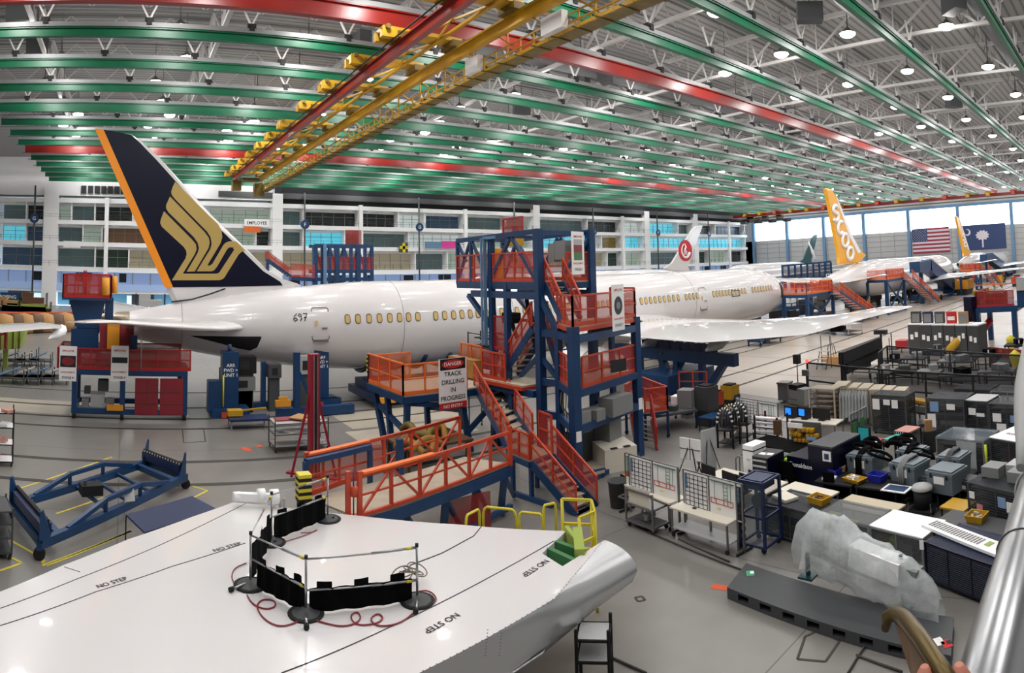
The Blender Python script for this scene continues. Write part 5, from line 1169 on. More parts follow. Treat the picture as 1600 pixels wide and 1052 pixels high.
# ---- jacks and fixtures below the rear fuselage ------------------------------------------
def jack(px, py, lab, txt, h, flip):
    p = U(px, py, z=0); t = thing('fuselage_jack', lab, 'jack', (p.x - .5, p.y, 0)); x, y = p.x - .5, p.y
    m = MB('blue'); m.box((x, y, .25), (1.6, 2.2, .5)); part('base', m, None, t); m = MB('blue'); m.box((x, y, h / 2 + .3), (.9, .95, h - .4)); part('column', m, None, t)
    m = MB('bluedk'); m.box((x, y, h), (.4, .5, .25)); m.cyl((x, y, h), (x, y, h + .5), .12, 8); part('head', m, None, t)
    m = MB('paper')
    for k, s in enumerate(txt): text(m, s, (x + .46, y, h - .75 - .28 * k), (0, 1, 0), (0, 0, 1), h=.19)
    part('lettering', m, None, t, 'white lettering')
    m = MB('orange'); m.box((x + .85, y - .3, .2), (.1, .55, .3)); part('wheel_cover', m, None, t)
    if flip: m = MB('blue'); m.box((x + .1, y - .9, 1.15), (.8, .8, 1.8)); part('side_cabinet', m, None, t); m = MB('yrail'); m.cyl((x + .6, y - .45, .6), (x + .6, y - .45, 2.4), .05, 6); part('yellow_bar', m, None, t)
    return t
jack(360, 652, 'blue jack column lettered ARR FWD UNIT 1 under the rear fuselage', ('ARR', 'FWD >', 'UNIT 1'), 3.6, True)
jack(503, 636, 'blue jack column lettered ARF FWD UNIT 1 beside the red post', ('ARF', 'FWD >', 'UNIT 1'), 3.7, False)
t = thing('jack_cross_frame', 'low blue cross frame with an upright between the two jack columns', 'frame', (-37, 10, 0))
m = MB('blue'); m.bar((-36.3, 8.9, .3), (-36.3, 13.6, .3), .5, .5); m.bar((-36.3, 10.1, .4), (-36.3, 10.1, 3.7), .34); m.bar((-36.3, 10.2, 2.6), (-36.3, 11.2, .6), .2); m.bar((-38.6, 6.5, .3), (-38.6, 13.6, .3), .4, .4); m.box((-38.5, 8.6, 1.6), (.3, .3, 2.6)); part('frame', m, None, t)
m = MB('amber'); m.box((-35.95, 9.2, .9), (.25, .9, .35)); m.box((-35.95, 9.2, 1.15), (.2, .5, .2)); part('amber_lamp', m, None, t)
for k, (y, z, w, h, c, nm) in enumerate(((7.3, 2.8, 1.5, 1.0, 'black', 'black framed case below the fuselage right of the left jack'), (7.2, 1.7, 1.6, .8, 'grey', 'pair of grey cabinets below the fuselage'), (9.2, 2.4, .8, .8, 'greydk', 'dark grey box below the fuselage near the upright'), (11.1, 2.7, .9, 1.1, 'greylt', 'light cabinet behind the upright'), (6.2, 1.5, .6, 2.2, 'seal', 'narrow dark green cabinet beside the left jack'))):
    m = MB(c); m.box((-38.3, y, z), (.8, w, h)); m.use('greydk').box((-38.3, y, z / 2 - h / 4), (.5, w * .8, max(.1, z - h / 2))); m.use('dark').box((-37.88, y, z), (.02, w * .4, h * .5)); solo('equipment_box', m, None, nm, 'box')
for k, (y0, y1, z) in enumerate(((15.2, 18.6, 1.3), (19.2, 24, 1.2))):
    t = thing('cradle', ['dark blue cradle holding the fuselage left of the orange platform', 'dark blue cradle holding the fuselage behind the orange platform'][k], 'cradle', (-39.5, (y0 + y1) / 2, 0))
    m = MB('bluedk'); m.span((-41.5, y0, .3), (-37, y1, .8)); m.span((-41, y0 + .3, .8), (-37.8, y1 - .3, z)); part('base', m, None, t)
    m = MB('bluedk')
    for y in (y0 + .5, (y0 + y1) / 2, y1 - .5): m.tube([(-40.8 + 2.95 * math.cos(a), y, 4.8 + 3.05 * math.sin(a)) for a in [math.radians(-130 + 8 * j) for j in range(12)]], .14, 6); m.bar((-38.4, y, .8), (-39, y, 2.3), .2)
    part('saddle', m, None, t); m = MB('amber'); m.box((-36.9, y0 + .8, .45), (.3, 1.2, .35)); part('amber_box', m, None, t)
t = thing('tool_cart', 'low blue and yellow trolley on the floor in front of the left jack', 'cart', tuple(U(388, 668, z=0)))
p = U(388, 668, z=0); m = MB('bluedk'); m.box((p.x, p.y, .5), (1.2, 2.2, .12)); part('tray', m, None, t); m = MB('yellow'); m.box((p.x - .3, p.y - .7, .75), (.6, .8, .3)); m.bar((p.x - .5, p.y - .3, .8), (p.x - .5, p.y + 1.1, .9), .08); part('yellow_part', m, None, t)
for a in (-.5, .5):
    for b in (-1, 1): m = MB('grey'); m.bar((p.x + a, p.y + b, 0), (p.x + a, p.y + b, .5), .06); part('leg', m, None, t)
p = U(466, 700, z=0); t, L = shelfcart(p.x, p.y, 1.3, 2.6, [.25, .8, 1.3], 0, 'silver wire trolley stacked with reddish and white sheets beside the red post', 'greydk', 'greylt', 1.5)
for k, (a, b, z, c) in enumerate(((-.2, -.6, 1.35, 'hosered'), (.1, .5, 1.36, 'pinkpad'), (0, -.2, .85, 'paper'), (.1, .7, .3, 'paper'), (-.1, .1, 1.44, 'carton'))): m = MB(c); m.box(L(a, b, z), (.7, 1.0, .05), .2 * k); solo('sheet', m, None, ['dark red sheet on top of the silver trolley', 'pink sheet at the right end on top of the silver trolley', 'white sheet on the middle shelf of the silver trolley', 'white sheet on the bottom shelf of the silver trolley', 'cardboard sheet on top of the silver trolley'][k], 'sheet')
p = U(490, 745, z=0); t = thing('red_post', 'tall dark red floor stand with a striped face left of the orange gangway', 'post', tuple(p))
m = MB('crimson'); m.bar(p, p + V((0, 0, 5.0)), .42); m.bar(p + V((-.8, -.9, .02)), p + V((.8, .9, .02)), .3, .1); m.bar(p + V((-.2, -.9, 0)), p + V((0, -.15, 3.4)), .1); m.bar(p + V((.2, .9, 0)), p + V((0, .15, 3.4)), .1); part('column', m, None, t)
m = MB('steel'); m.box(p + V((.22, -.06, 2.5)), (.03, .06, 4.9)); m.use('black').box(p + V((.225, .03, 2.5)), (.03, .06, 4.9)); m.use('steel').box(p + V((.22, .1, 2.5)), (.02, .05, 4.9)); part('track', m, None, t, 'black and silver track')
# ---- wing dolly, blue table and racks on the left ---------------------------------------------
t = thing('wing_dolly', 'long dark blue steel dolly on casters in the yellow floor box at the left', 'dolly', (-23, -.2, 0))
A0, A1 = U(62, 850, z=.45), U(290, 745, z=.45); B0, B1 = U(15, 790, z=.45), U(232, 722, z=.45)
m = MB('blue'); m.bar(A0, A1, .22, .26); part('side_beam', m, None, t); m = MB('blue'); m.bar(B0, B1, .22, .26); part('side_beam', m, None, t)
for P, Q in ((A0, A1), (B0, B1)):
    m = MB('blue'); a, b = P.lerp(Q, .15), P.lerp(Q, .85); c, d = P.lerp(Q, .38) + V((0, 0, .5)), P.lerp(Q, .62) + V((0, 0, .5)); m.bar(a + V((0, 0, .1)), c, .14); m.bar(c, d, .14); m.bar(d, b + V((0, 0, .1)), .14)
    for q in (c, d): m.bar(q, q - V((0, 0, .5)), .14)
    part('upper_chord', m, None, t)
for q in (.01, .1, .9, .99): m = MB('blue'); m.bar(A0.lerp(A1, q), B0.lerp(B1, q), .2, .22); part('cross_beam', m, None, t)
for q in (.42, .56, .72): m = MB('blue'); m.bar(A0.lerp(A1, q), B0.lerp(B1, q), .1); part('cross_tube', m, None, t)
for E0, E1, s in ((A0, B0, 1), (A1, B1, -1)):
    d = (A1 - A0).normalized() * s
    for q in (E0, E1): m = MB('blue'); m.prism([q + V((0, 0, .1)), q + d * .5 + V((0, 0, .1)), q + d * .12 + V((0, 0, .95)), q + V((0, 0, .95))], (.14, 0, 0)); part('end_horn', m, None, t)
    m = MB('bluedk'); m.bar(E0 + d * .25 + V((0, 0, .35)), E1 + d * .25 + V((0, 0, .35)), .35, .3); m.use('black').bar(E0 + d * .3 + V((0, 0, .55)), E1 + d * .3 + V((0, 0, .55)), .12, .1)
    m.use('greylt')
    for k in range(14): p = (E0 + d * .38).lerp(E1 + d * .38, (k + .5) / 14) + V((0, 0, .55)); m.box(p, (.07, .05, .05))
    part('end_bolster', m, None, t)
for q in (A0, A1, B0, B1): m = MB('rubber'); m.cyl((q.x - .07, q.y, .18), (q.x + .07, q.y, .18), .18, 14); m.use('blue').box((q.x, q.y, .38), (.16, .16, .2)); part('caster', m, None, t)
c = A0.lerp(A1, .42).lerp(B0.lerp(B1, .42), .55); m = MB('black'); m.box(c + V((0, 0, .3)), (.55, .75, .35), .3); m.use('greydk').box(c + V((.15, -.2, .55)), (.1, .1, .15)); part('motor_box', m, None, t, 'black motor box')
Q = [U(*p, z=.9) for p in ((197, 804), (300, 775), (338, 795), (226, 832))]; t = thing('work_table', 'dark blue topped table with black legs left of the foreground wing', 'table', (Q[0] + Q[2]) / 2 - V((0, 0, .9)))
m = MB('bluedk'); m.prism([q - V((0, 0, .05)) for q in Q], (0, 0, .05)); part('table_top', m, None, t)
for q in Q: m = MB('black'); m.bar((q.x, q.y, 0), q - V((0, 0, .05)), .04); part('leg', m, None, t)
p = U(195, 785, z=.6); m = MB('greylt'); m.prism([p, p + V((-.1, .35, 0)), p + V((-.3, .3, .35)), p + V((-.2, -.05, .35))], (.01, 0, .01)); m.bar(p - V((0, 0, .6)), p, .03); solo('floor_notice', m, None, 'small white notice stand between dolly and blue table', 'notice')
t, L = shelfcart(U(5, 870, z=0).x - .2, U(5, 870, z=0).y - .5, 1.2, 1.2, [.2, .6, 1.0, 1.35], .35, 'dark wire rack of trays cut by the left picture edge', 'greydk', 'cratedk', 1.45, name='wire_rack')
t, L = shelfcart(U(6, 725, z=0).x, U(6, 725, z=0).y - .2, .9, 1.1, [.2, .9, 1.6, 2.2], .2, 'tall trolley of white parts at the left picture edge above the dolly', 'dark', 'wallwhite', 2.4)
for k in range(5): m = MB('wallwhite' if k % 2 else 'pinkpad'); m.box(L(-.1 + .1 * k, -.2 + .12 * k, [.3, 1.0, 1.05, 1.7, 2.3][k]), (.5, .4, .12), k); solo('white_part', m, None, 'white part lying on the tall left trolley, %s from the bottom' % ORD[k], 'part')

# ---- far left background --------------------------------------------------------------------
t = thing('aircraft_wing', 'white wing of a neighbouring aircraft low at the left picture edge', 'wing', (-62, -8, 3))
m = MB('wingwhite'); wing(m, [(U(-30, 512, z=3.6), V((3.5, 1, -.1)), .1), (U(60, 506, z=3.7), V((3.6, .6, -.1)), .1), (U(95, 509, z=3.7), V((2.2, .3, 0)), .09)]); part('skin', m, None, t)
m = MB('wallwhite'); m.tube([U(96, 516, z=3.2), U(88, 522, z=3.1), U(76, 530, z=2.9)], [.5, .4, .05], 8); part('flap_fairing', m, None, t)
m = MB('primerlt'); a, b = U(-20, 548, z=1.6), U(30, 545, z=1.6); m.prism([a, b, b + V((-.6, .4, 1.9)), a + V((0, 0, 1.9))], (-2.5, 0, 0)); m.box(((a.x + b.x) / 2 - 1, (a.y + b.y) / 2, .8), (.4, .4, 1.6))
m.use('yellowdark')
for k in range(6): q = a.lerp(b, k / 5); m.bar(q + V((.05, 0, 0)), q + V((.05, 0, 1.9)), .1)
solo('green_fixture', m, None, 'yellow green ribbed structure at the left edge below the white wing', 'fixture')
m = MB('red'); a = U(8, 545, z=2); m.bar(a, a + V((0, 0, 1.8)), .2); m.bar(a + V((0, -2, .4)), a + V((0, 0, 1.2)), .15); solo('red_scaffold', m, None, 'red tube frame at the left edge in front of the green structure', 'frame')
t = thing('hull_wrap', 'long row of brown wrapped barrel shapes on the floor at the far left', 'wrapped hull', (-85, -8, 0))
for k in range(8): p = U(5 + k * 16, 505 - .5 * k, z=1.3); m = MB('brown' if k % 2 else 'carton'); m.lathe((p.x, p.y, 0), [(.1, 0), (1.3, .1), (1.5, 1.2), (1.2, 2.2), (.1, 2.5)], 12); part('barrel', m, None, t)
m = MB('floororange'); a, b = U(-20, 489, z=.1), U(135, 487, z=.1); m.bar(a, b, 2.2, .12); solo('orange_strip', m, None, 'long rust coloured low barrier behind the brown barrels', 'barrier')
for k, (px, w, h, c, lb) in enumerate(((12, 5, 2.6, 'carton', 'tan vehicle by the blue sign at the far left'), (42, 9, 2.0, 'primerlt', 'pale green loaded pallet truck at the far left'), (52, 5, 3.6, 'brown', 'brown stacked crates at the far left'), (150, 3, 2.0, 'greydk', 'dark cart in front of the far left shops'), (212, 8, 2.2, 'steelrough', 'silver rack of tubes by the shops behind the tail'), (235, 5, 4.2, 'greylt', 'tall white shelf by the shops behind the tail'), (190, 5, 1.6, 'ochre', 'low ochre cart behind the tailplane'))):
    p = U(px, 478, z=0, ); p = V((-118 if k < 4 else -112, 0, 0)); p.y = U(px, 470, X=p.x).y; t = thing('parts_rack', lb, 'rack', p)
    m = MB(c); m.box((p.x, p.y, .9), (2, w, .25)); m.box((p.x, p.y, h * .6), (1.6, w * .8, h * .3)); m.box((p.x, p.y - w * .2, h * .85), (1.2, w * .4, h * .3)); part('load', m, None, t)
    m = MB('dark'); 
    for a in (-1, 1): m.box((p.x + a * .9, p.y, .35), (.15, w, .7)); m.bar((p.x + a * .9, p.y + w / 2, 0), (p.x + a * .9, p.y + w / 2, h), .15); m.bar((p.x + a * .9, p.y - w / 2, 0), (p.x + a * .9, p.y - w / 2, h), .15)
    part('frame', m, None, t)
for k in range(7):
    p = U(20 + (k % 4) * 22, 590 - (k // 4) * 26, z=.4); t = thing('scrap_cart', 'trolley with shiny angled panels at the left, %s one counted from the left and front' % ORD[k], 'cart', (p.x, p.y, 0), 'trolleys at the left')
    m = MB('greydk'); m.box((p.x, p.y, .45), (1.6, 2.0, .1)); 
    for a in (-.7, .7):
        for b in (-.9, .9): m.bar((p.x + a, p.y + b, 0), (p.x + a, p.y + b, 1.1 + .4 * (k % 2)), .07)
    part('frame', m, None, t); m = MB('greylt' if k % 2 else 'bluelt'); m.prism([V((p.x - .6, p.y - .9, .55)), V((p.x + .6, p.y - .9, .55)), V((p.x + .5, p.y + .5, 1.1)), V((p.x - .7, p.y + .5, 1.1))], (.02, 0, .06)); part('panel', m, None, t)
# distant tower behind the fuselage, red stair beside it
t = thing('far_tower', 'blue and red stage tower standing far behind the fuselage', 'tower', (-92, 40, 0)); X = -92.; ya, yb = U(492, 400, X=X).y, U(581, 400, X=X).y
m = MB('blue')
for k in range(9): y = ya + (yb - ya) * k / 8; m.bar((X, y, 0), (X, y, 12.4), .45 if k % 3 else .7); 
for z in (7.2, 8.4, 12.3): m.bar((X, ya, z), (X, yb, z), .5, .5); m.bar((X - 3, ya, z), (X - 3, yb, z), .5, .5)
for k in range(8): y = ya + (yb - ya) * k / 8; y2 = ya + (yb - ya) * (k + 1) / 8; m.bar((X, y, 8.4 if k % 2 else 12.3), (X, y2, 12.3 if k % 2 else 8.4), .25)
part('frame', m, None, t); guard(t, [(X + .2, ya, 8.6), (X + .2, yb, 8.6)], 2.0, 'red', 'redmesh', 1.5); y = ya + (yb - ya) * .57
guard(t, [(X - 1, y, 12.4), (X - 1, y + 2.6, 12.4)], 2.4, 'red', 'redmesh', 1.3)
m = MB('bluelt'); m.box((X + .6, ya + (yb - ya) * .15, 9.5), (.3, .5, 6)); part('mast', m, None, t)
t = thing('far_stair', 'red railed stair descending left of the far blue tower', 'stairs', (-86, 33, 0)); X = -88.
y0, y1, y2 = U(418, 400, X=X).y, U(455, 430, X=X).y, U(491, 430, X=X).y
stairs(t, (X, y0, 10.2), (X, y1, 7.7), (-1.5, 0, 0), 10, 'red', 'orangemesh'); guard(t, [(X, y1, 7.6), (X, y2, 7.4)], 1.9, 'orange', 'orangemesh', 1.5); m = MB('blue'); m.bar((X, y1, 7.4), (X, y2, 7.2), .5); m.bar((X, y2, 0), (X, y2, 7.2), .5); m.bar((X, y0, 0), (X, y0, 10), .4); part('legs', m, None, t)

# ---- blue cradle under the near wing --------------------------------------------------------
t = thing('wing_cradle', 'big dark blue steel cradle under the near wing with braced legs', 'cradle', (-25, 32, 0))
a, b = U(1018, 545, z=3.0), U(1150, 556, z=3.0); a.z = b.z = 2.75; o = V((-3.5, .3, 0))
m = MB('blue'); m.bar(a, b, .5, .75); m.bar(a + o, b + o, .5, .75)
for q in (0, .5, 1): m.bar(a.lerp(b, q), a.lerp(b, q) + o, .4, .6)
part('top_frame', m, None, t); m = MB('blue')
for q, e in ((.1, .32), (.9, .62)):
    for oo in (V(), o): m.bar(a.lerp(b, q) + oo, V((*(a.lerp(b, e) + oo).xy, .3)), .4); m.bar(a.lerp(b, e) + oo + V((0, 0, 0)), V((*(a.lerp(b, e) + oo).xy, .2)), .35)
m.bar(V((*a.xy, .5)), V((*b.xy, .5)), .5, .5); m.box((a.lerp(b, .5) + V((-1.5, 0, -1.4))), (3, 4.5, 1.0)); part('legs', m, None, t)
m = MB('bluedk')
for k in range(7): p = a.lerp(b, .1 + .13 * k) + V((-1, 0, .6)); m.box(p, (.6, .5, .5)); m.bar(p, p + V((0, 0, .7)), .12)
part('supports', m, None, t); m = MB('paper')
text(m, 'KX004', a.lerp(b, .12) + V((.27, 0, -.05)), (0, 1, 0), (0, 0, 1), w=.8); text(m, '> <', a.lerp(b, .5) + V((.27, 0, -.05)), (0, 1, 0), (0, 0, 1), w=.4); part('lettering', m, None, t)
t2, f = table((1022, 650), (1090, 640), .95, 2.6, 'dark flat bed trolley with boxes in front of the blue cradle', 'greydk', 'bluedk', 'trolley', .12, cast=True, name='bed_trolley')
for px, py, w, h, c, lb, nm in ((1036, 634, .45, .7, 'orangehi', 'orange tub on the flat trolley', 'tub'), (1060, 632, .6, .5, 'wallwhite', 'white folded sheet on the flat trolley', 'sheet'), (1074, 634, .8, .9, 'grey', 'grey crate on the flat trolley', 'crate'), (1052, 640, .4, .25, 'cratedk', 'small dark box on the flat trolley', 'box')):
    p = U(px, py, z=1.0); m = MB(c); 
    if nm == 'tub': m.lathe((p.x, p.y, .96), [(.02, 0), (.3, 0), (.22, .5), (.02, .5)], 14)
    else: m.box((p.x, p.y, .96 + h / 2), (w, w, h), .3)
    solo(nm, m, None, lb, nm)
t = thing('tube_guard', 'thin red tube guard around the cradle equipment', 'guard rail', tuple(U(1080, 640, z=0))); P = [U(x, y, z=1.3) for x, y in ((1062, 612), (1105, 612), (1107, 600))]
guard(t, [P[0] * 1, P[1] * 1], 1.1, 'orange', None, .8, .03, False); m = MB('orange')
for p in P[:2]: m.bar((p.x, p.y, 0), p, .05)
part('legs', m, None, t)
for k, (px, py, w, h, c, lb) in enumerate(((1108, 668, .9, 2.0, 'seal', 'dark green cabinet at the corner of the cradle'), (1144, 640, .8, 1.3, 'yellow', 'yellow and black unit at the right foot of the cradle'), (1122, 648, .6, 1.2, 'orange', 'orange bin beside the right cradle leg'), (1018, 640, .9, 1.3, 'blue', 'blue and yellow cart left of the flat trolley'), (1075, 655, .5, 1.0, 'grey', 'grey box hanging at the front of the flat trolley'))):
    p = U(px, py, z=0); m = MB(c); m.box((p.x - w / 2, p.y + w / 2, h / 2), (w, w, h)); m.use('dark').box((p.x - w / 2, p.y + w / 2, h * .3), (w * 1.04, w * 1.04, h * .2)); m.box((p.x - w / 2, p.y + w / 2, h + .04), (w * .7, w * .7, .08)); solo('equipment_box', m, None, lb, 'box')
table((1113, 655), (1137, 646), .75, .9, 'low blue bench at the right foot of the wing cradle', 'blue', 'bluedk', 'bench')
for k, (px, w) in enumerate(((1170, 3), (1215, 4), (1240, 2.5))):
    p = U(px, 512, z=0); m = MB('bluedk'); m.box((p.x, p.y, 1.0), (1.6, w, .5)); m.box((p.x, p.y, .4), (1.2, w, .25)); m.use('amber' if k == 0 else 'orange').box((p.x + .6, p.y - w * .3, .6), (.6, .8, .7)); m.use('greylt').box((p.x + .5, p.y + w * .3, .8), (.5, .5, .6)); m.use('black').box((p.x - .2, p.y, 1.7), (.5, w * .6, .9))
    solo('ground_unit', m, None, ['blue ground unit with an amber box under the near wing', 'long blue ground unit under the middle of the near wing', 'blue ground unit with hoses at the right of the wing shade'][k], 'machine')
m = MB('black'); p = U(1268, 508, z=0); m.tube([(p.x, p.y + .5 * math.cos(a), .97 + .9 * math.sin(a)) for a in [k * .5 for k in range(13)]], .07, 6); solo('hose_loop', m, None, 'black hose loop hanging beside the ground unit', 'hose')
t2, f = table((1275, 505), (1325, 508), 1.2, 2.2, 'grey tool table with monitors and bags below the wing tip', 'greylt', 'greylt', 'table', .08, 'greydk', True)
for k, (a, z, w, c, lb) in enumerate(((.25, 1.23, .9, 'black', 'black bag at the left of the wing tip table'), (.5, 1.23, .7, 'black', 'black monitor in the middle of the wing tip table'), (.75, 1.23, .8, 'black', 'black bag at the right of the wing tip table'), (.5, .4, 2.4, 'fabricblk', 'row of black bags on the lower shelf of the wing tip table'))):
    m = MB(c); p = f.L(f.w * a, 1.0, z + w * .29); m.box(p, (w * .5, w, w * .6), .2); 
    if k == 1: m.use('screen').box(p + V((.2, -.36, 0)), (.3, .02, .25))
    solo('equipment_bag', m, None, lb, 'bag' if k != 1 else 'monitor')
t = thing('steps', 'small tan side steps right of the wing tip table', 'stairs', tuple(U(1335, 500, z=0))); p = U(1332, 505, z=0); stairs(t, p + V((-.2, 3.5, 2.0)), p, (1.2, .2, 0), 6, 'ochre', 'ambermesh', 'bluedk')

# ---- nose stands and stairs along the line ----------------------------------------------------
def nose_stand(lab, y0, x0, ln, zdeck, side=1, w=3.0):
    t = thing('nose_stand', lab, 'platform', (x0, y0, 0)); P = [(x0 - w, y0), (x0, y0), (x0, y0 + ln), (x0 - w, y0 + ln)]
    deck(t, P, zdeck, 'plank', 'blue', .35)
    for x, y in P: post(t, x, y, 0, zdeck - .3, .35)
    m = MB('blue'); m.bar((x0, y0, .4), (x0, y0 + ln, zdeck - .5), .2); m.bar((x0, y0 + ln, .4), (x0, y0, zdeck - .5), .2); m.bar((x0, y0, .3), (x0, y0 + ln, .3), .3); part('brace', m, None, t)
    for i in range(3): guard(t, [(*P[i], zdeck), (*P[i + 1], zdeck)], 1.3, 'orangehi', 'orangemesh', 1.2)
    return t
t = nose_stand('blue stand with orange railings at the nose of the near airliner', 63, -34.8, 6.5, 4.5); stairs(t, (-34.6, 68.5, 4.5), (-34.6, 80, 0), (1.3, 0, 0), 12, 'orangehi', 'orangemesh')
m = MB('blue'); p = U(1215, 486, z=0); m.box((p.x, p.y, 1.6), (1.2, 1.6, 3.2)); m.cyl((p.x, p.y, 3.2), (p.x, p.y, 3.7), .5, 10); m.box((p.x, p.y, .2), (2, 2.6, .4)); solo('nose_jack', m, None, 'blue jack column under the nose of the near airliner', 'jack')
t = thing('white_steps', 'white tube scaffold steps behind the next airliner tail', 'stairs', (-38, 81, 0)); p = U(1300, 470, z=0)
stairs(t, V((p.x, p.y + 2, 4.0)), V((p.x - .5, p.y - 2.5, 0)), (1.3, .3, 0), 9, 'wallwhite', None or 'whitemesh', 'wallwhite', 'greylt'); guard(t, [(p.x - 2, p.y + 2, 4), (p.x + 2.8, p.y + 4, 4)], 1.2, 'wallwhite', None, .9); m = MB('wallwhite')
for a in (-2, 0, 2.8): m.bar((p.x + a, p.y + 2.5, 0), (p.x + a, p.y + 3, 4), .14)
m.bar((p.x - 2, p.y + 2.5, 3.9), (p.x + 2.8, p.y + 3.6, 3.9), .3, .2); part('scaffold', m, None, t)
m = MB('seal'); p = U(1290, 440, X=XC + 1); m.box((XC + .6, 77.6, 3.9), (1.4, 1.6, 2.2)); m.cyl((XC + .4, 77.4, 1.2), (XC + .4, 77.4, 3.2), .5, 8); m.box((XC + .4, 77.4, .6), (2.2, 2.2, 1.2)); solo('tail_unit', m, None, 'dark exhaust unit under the tail cone of the next airliner', 'machine')
t = nose_stand('blue stand with orange railings and a long orange stair beside the next airliner', 84, -33.4, 7, 5.0); stairs(t, (-33.2, 90, 5.0), (-33.2, 103, 0), (1.5, 0, 0), 14, 'orangehi', 'orangemesh')
t = thing('belt_stair', 'enclosed dark blue stair unit sloping down beside the next airliner', 'stairs', (-34, 110, 0)); m = MB('blue')
m.bar((-34, 98, 6.2), (-34, 104.5, 6.2), 1.8, 1.8); m.bar((-34, 104, 6.3), (-34, 121, 1.2), 1.8, 2.1); m.box((-34, 119, .9), (2.2, 4.5, .9)); part('body', m, None, t)
m = MB('greylt'); m.bar((-33.05, 104, 7.4), (-33.05, 121.5, 2.3), .12, .2); part('handrail', m, None, t); m = MB('rubber')
for y in (108, 120): m.cyl((-32.9, y, .45), (-32.7, y, .45), .45, 12)
part('wheels', m, None, t); m = MB('blue'); m.bar((-34, 101, 0), (-34, 101, 5.4), .6); m.bar((-33.1, 104, .5), (-33.1, 119, .5), .3); part('chassis', m, None, t)
t = nose_stand('blue stand with orange stair near the nose of the second airliner', 117, -28.5, 4, 4.6); stairs(t, (-28.3, 120.5, 4.6), (-28.3, 133, 0), (1.5, 0, 0), 10, 'orangehi', 'orangemesh')
t = thing('belt_stair', 'distant dark blue sloping stair unit by the farthest airliner', 'stairs', (-36, 176, 0)); m = MB('blue'); m.bar((-36, 157, 6.2), (-36, 164, 6.2), 2, 2); m.bar((-36, 163.5, 6.2), (-36, 191, .9), 2, 2.4); part('body', m, None, t); m = MB('blue'); m.bar((-36, 160, 0), (-36, 160, 5.4), .6); m.box((-36, 188, .5), (2, 4, .8)); part('chassis', m, None, t)
for k, (px, py, w, h, c, lb) in enumerate(((1508, 448, 5, 3.2, 'amber', 'large amber box beyond the dark blue stair'), (1490, 440, 4, 4.0, 'orange', 'orange hooded stand beyond the dark blue stair'), (1355, 468, 6, 3.0, 'dark', 'dark machine frame under the next airliner'), (1335, 468, 4, 2.2, 'cratedk', 'dark grey machine beside the white scaffold steps'), (1590, 435, 4, 2.4, 'orange', 'orange railed unit at the far right edge'), (1535, 450, 5, 1.2, 'yellow', 'low yellow barrier beyond the amber box'), (1575, 400, 5, 3.0, 'bluedk', 'blue unit in front of the state flag plane'), (1320, 455, 5, 1.4, 'blue', 'blue frame on the floor under the next airliner'))):
    p = U(px, py + 12, z=0); p = p if p.y < 200 else V((-38, 205, 0)); t = thing('line_unit', lb, 'machine', p); m = MB(c); m.box((p.x, p.y, h * .62), (w * .5, w, h * .55)); part('body', m, None, t); m = MB('dark'); m.box((p.x, p.y, h * .18), (w * .4, w * 1.05, h * .36)); m.box((p.x, p.y, h * .95), (w * .3, w * .5, h * .12)); part('chassis', m, None, t)
t = thing('blue_barrier', 'long dark blue railing stand in front of the far white airliners', 'barrier', (-72, 150, 0)); a, b = U(1222, 412, X=-72), U(1298, 405, X=-66)
m = MB('blue'); m.bar((a.x, a.y, 3.4), (b.x, b.y, 3.6), .3, 1.6); m.bar((a.x, a.y, 7.2), (b.x, b.y, 7.6), .3, .4)
for k in range(9): q = a.lerp(b, k / 8); m.bar((q.x, q.y, 0), (q.x, q.y, 7.4), .35)
part('frame', m, None, t); m = MB('bluemesh'); m.quad(V((a.x, a.y, 4.2)), V((b.x, b.y, 4.2)), V((b.x, b.y, 7)), V((a.x, a.y, 7))); part('mesh_panel', m, None, t)

# dense ground equipment below the airliners of the line
CL = [(-37, 82, 3, 2.2, 'bluedk', 'blue'), (-38.5, 88, 4, 1.6, 'dark', 'grey'), (-43, 95, 5, 1.8, 'bluedk', 'dark'), (-36, 104, 3, 1.5, 'blue', 'amber'), (-39, 103, 4, 1.7, 'dark', 'seal'), (-37.5, 113, 4, 1.6, 'bluedk', 'dark'), (-42, 118, 6, 1.7, 'dark', 'bluedk'), (-37, 132, 5, 2.6, 'blue', 'orange'), (-36, 139, 4, 2.4, 'dark', 'yellow'), (-44, 76, 4, 2.6, 'blue', 'dark'), (-48, 70, 5, 2.2, 'bluedk', 'orange'), (-46, 84, 5, 3.0, 'bluedk', 'grey'), (-37, 146, 5, 3.4, 'bluedk', 'orange'), (-45, 58, 5, 1.6, 'bluedk', 'dark'), (-35.5, 55, 4, 1.5, 'blue', 'dark'), (-37, 61, 3, 1.6, 'dark', 'amber'), (-34, 166, 5, 3, 'bluedk', 'orange'), (-30, 148, 3, 2.6, 'yellow', 'dark'), (-36, 190, 5, 3.2, 'dark', 'bluedk')]
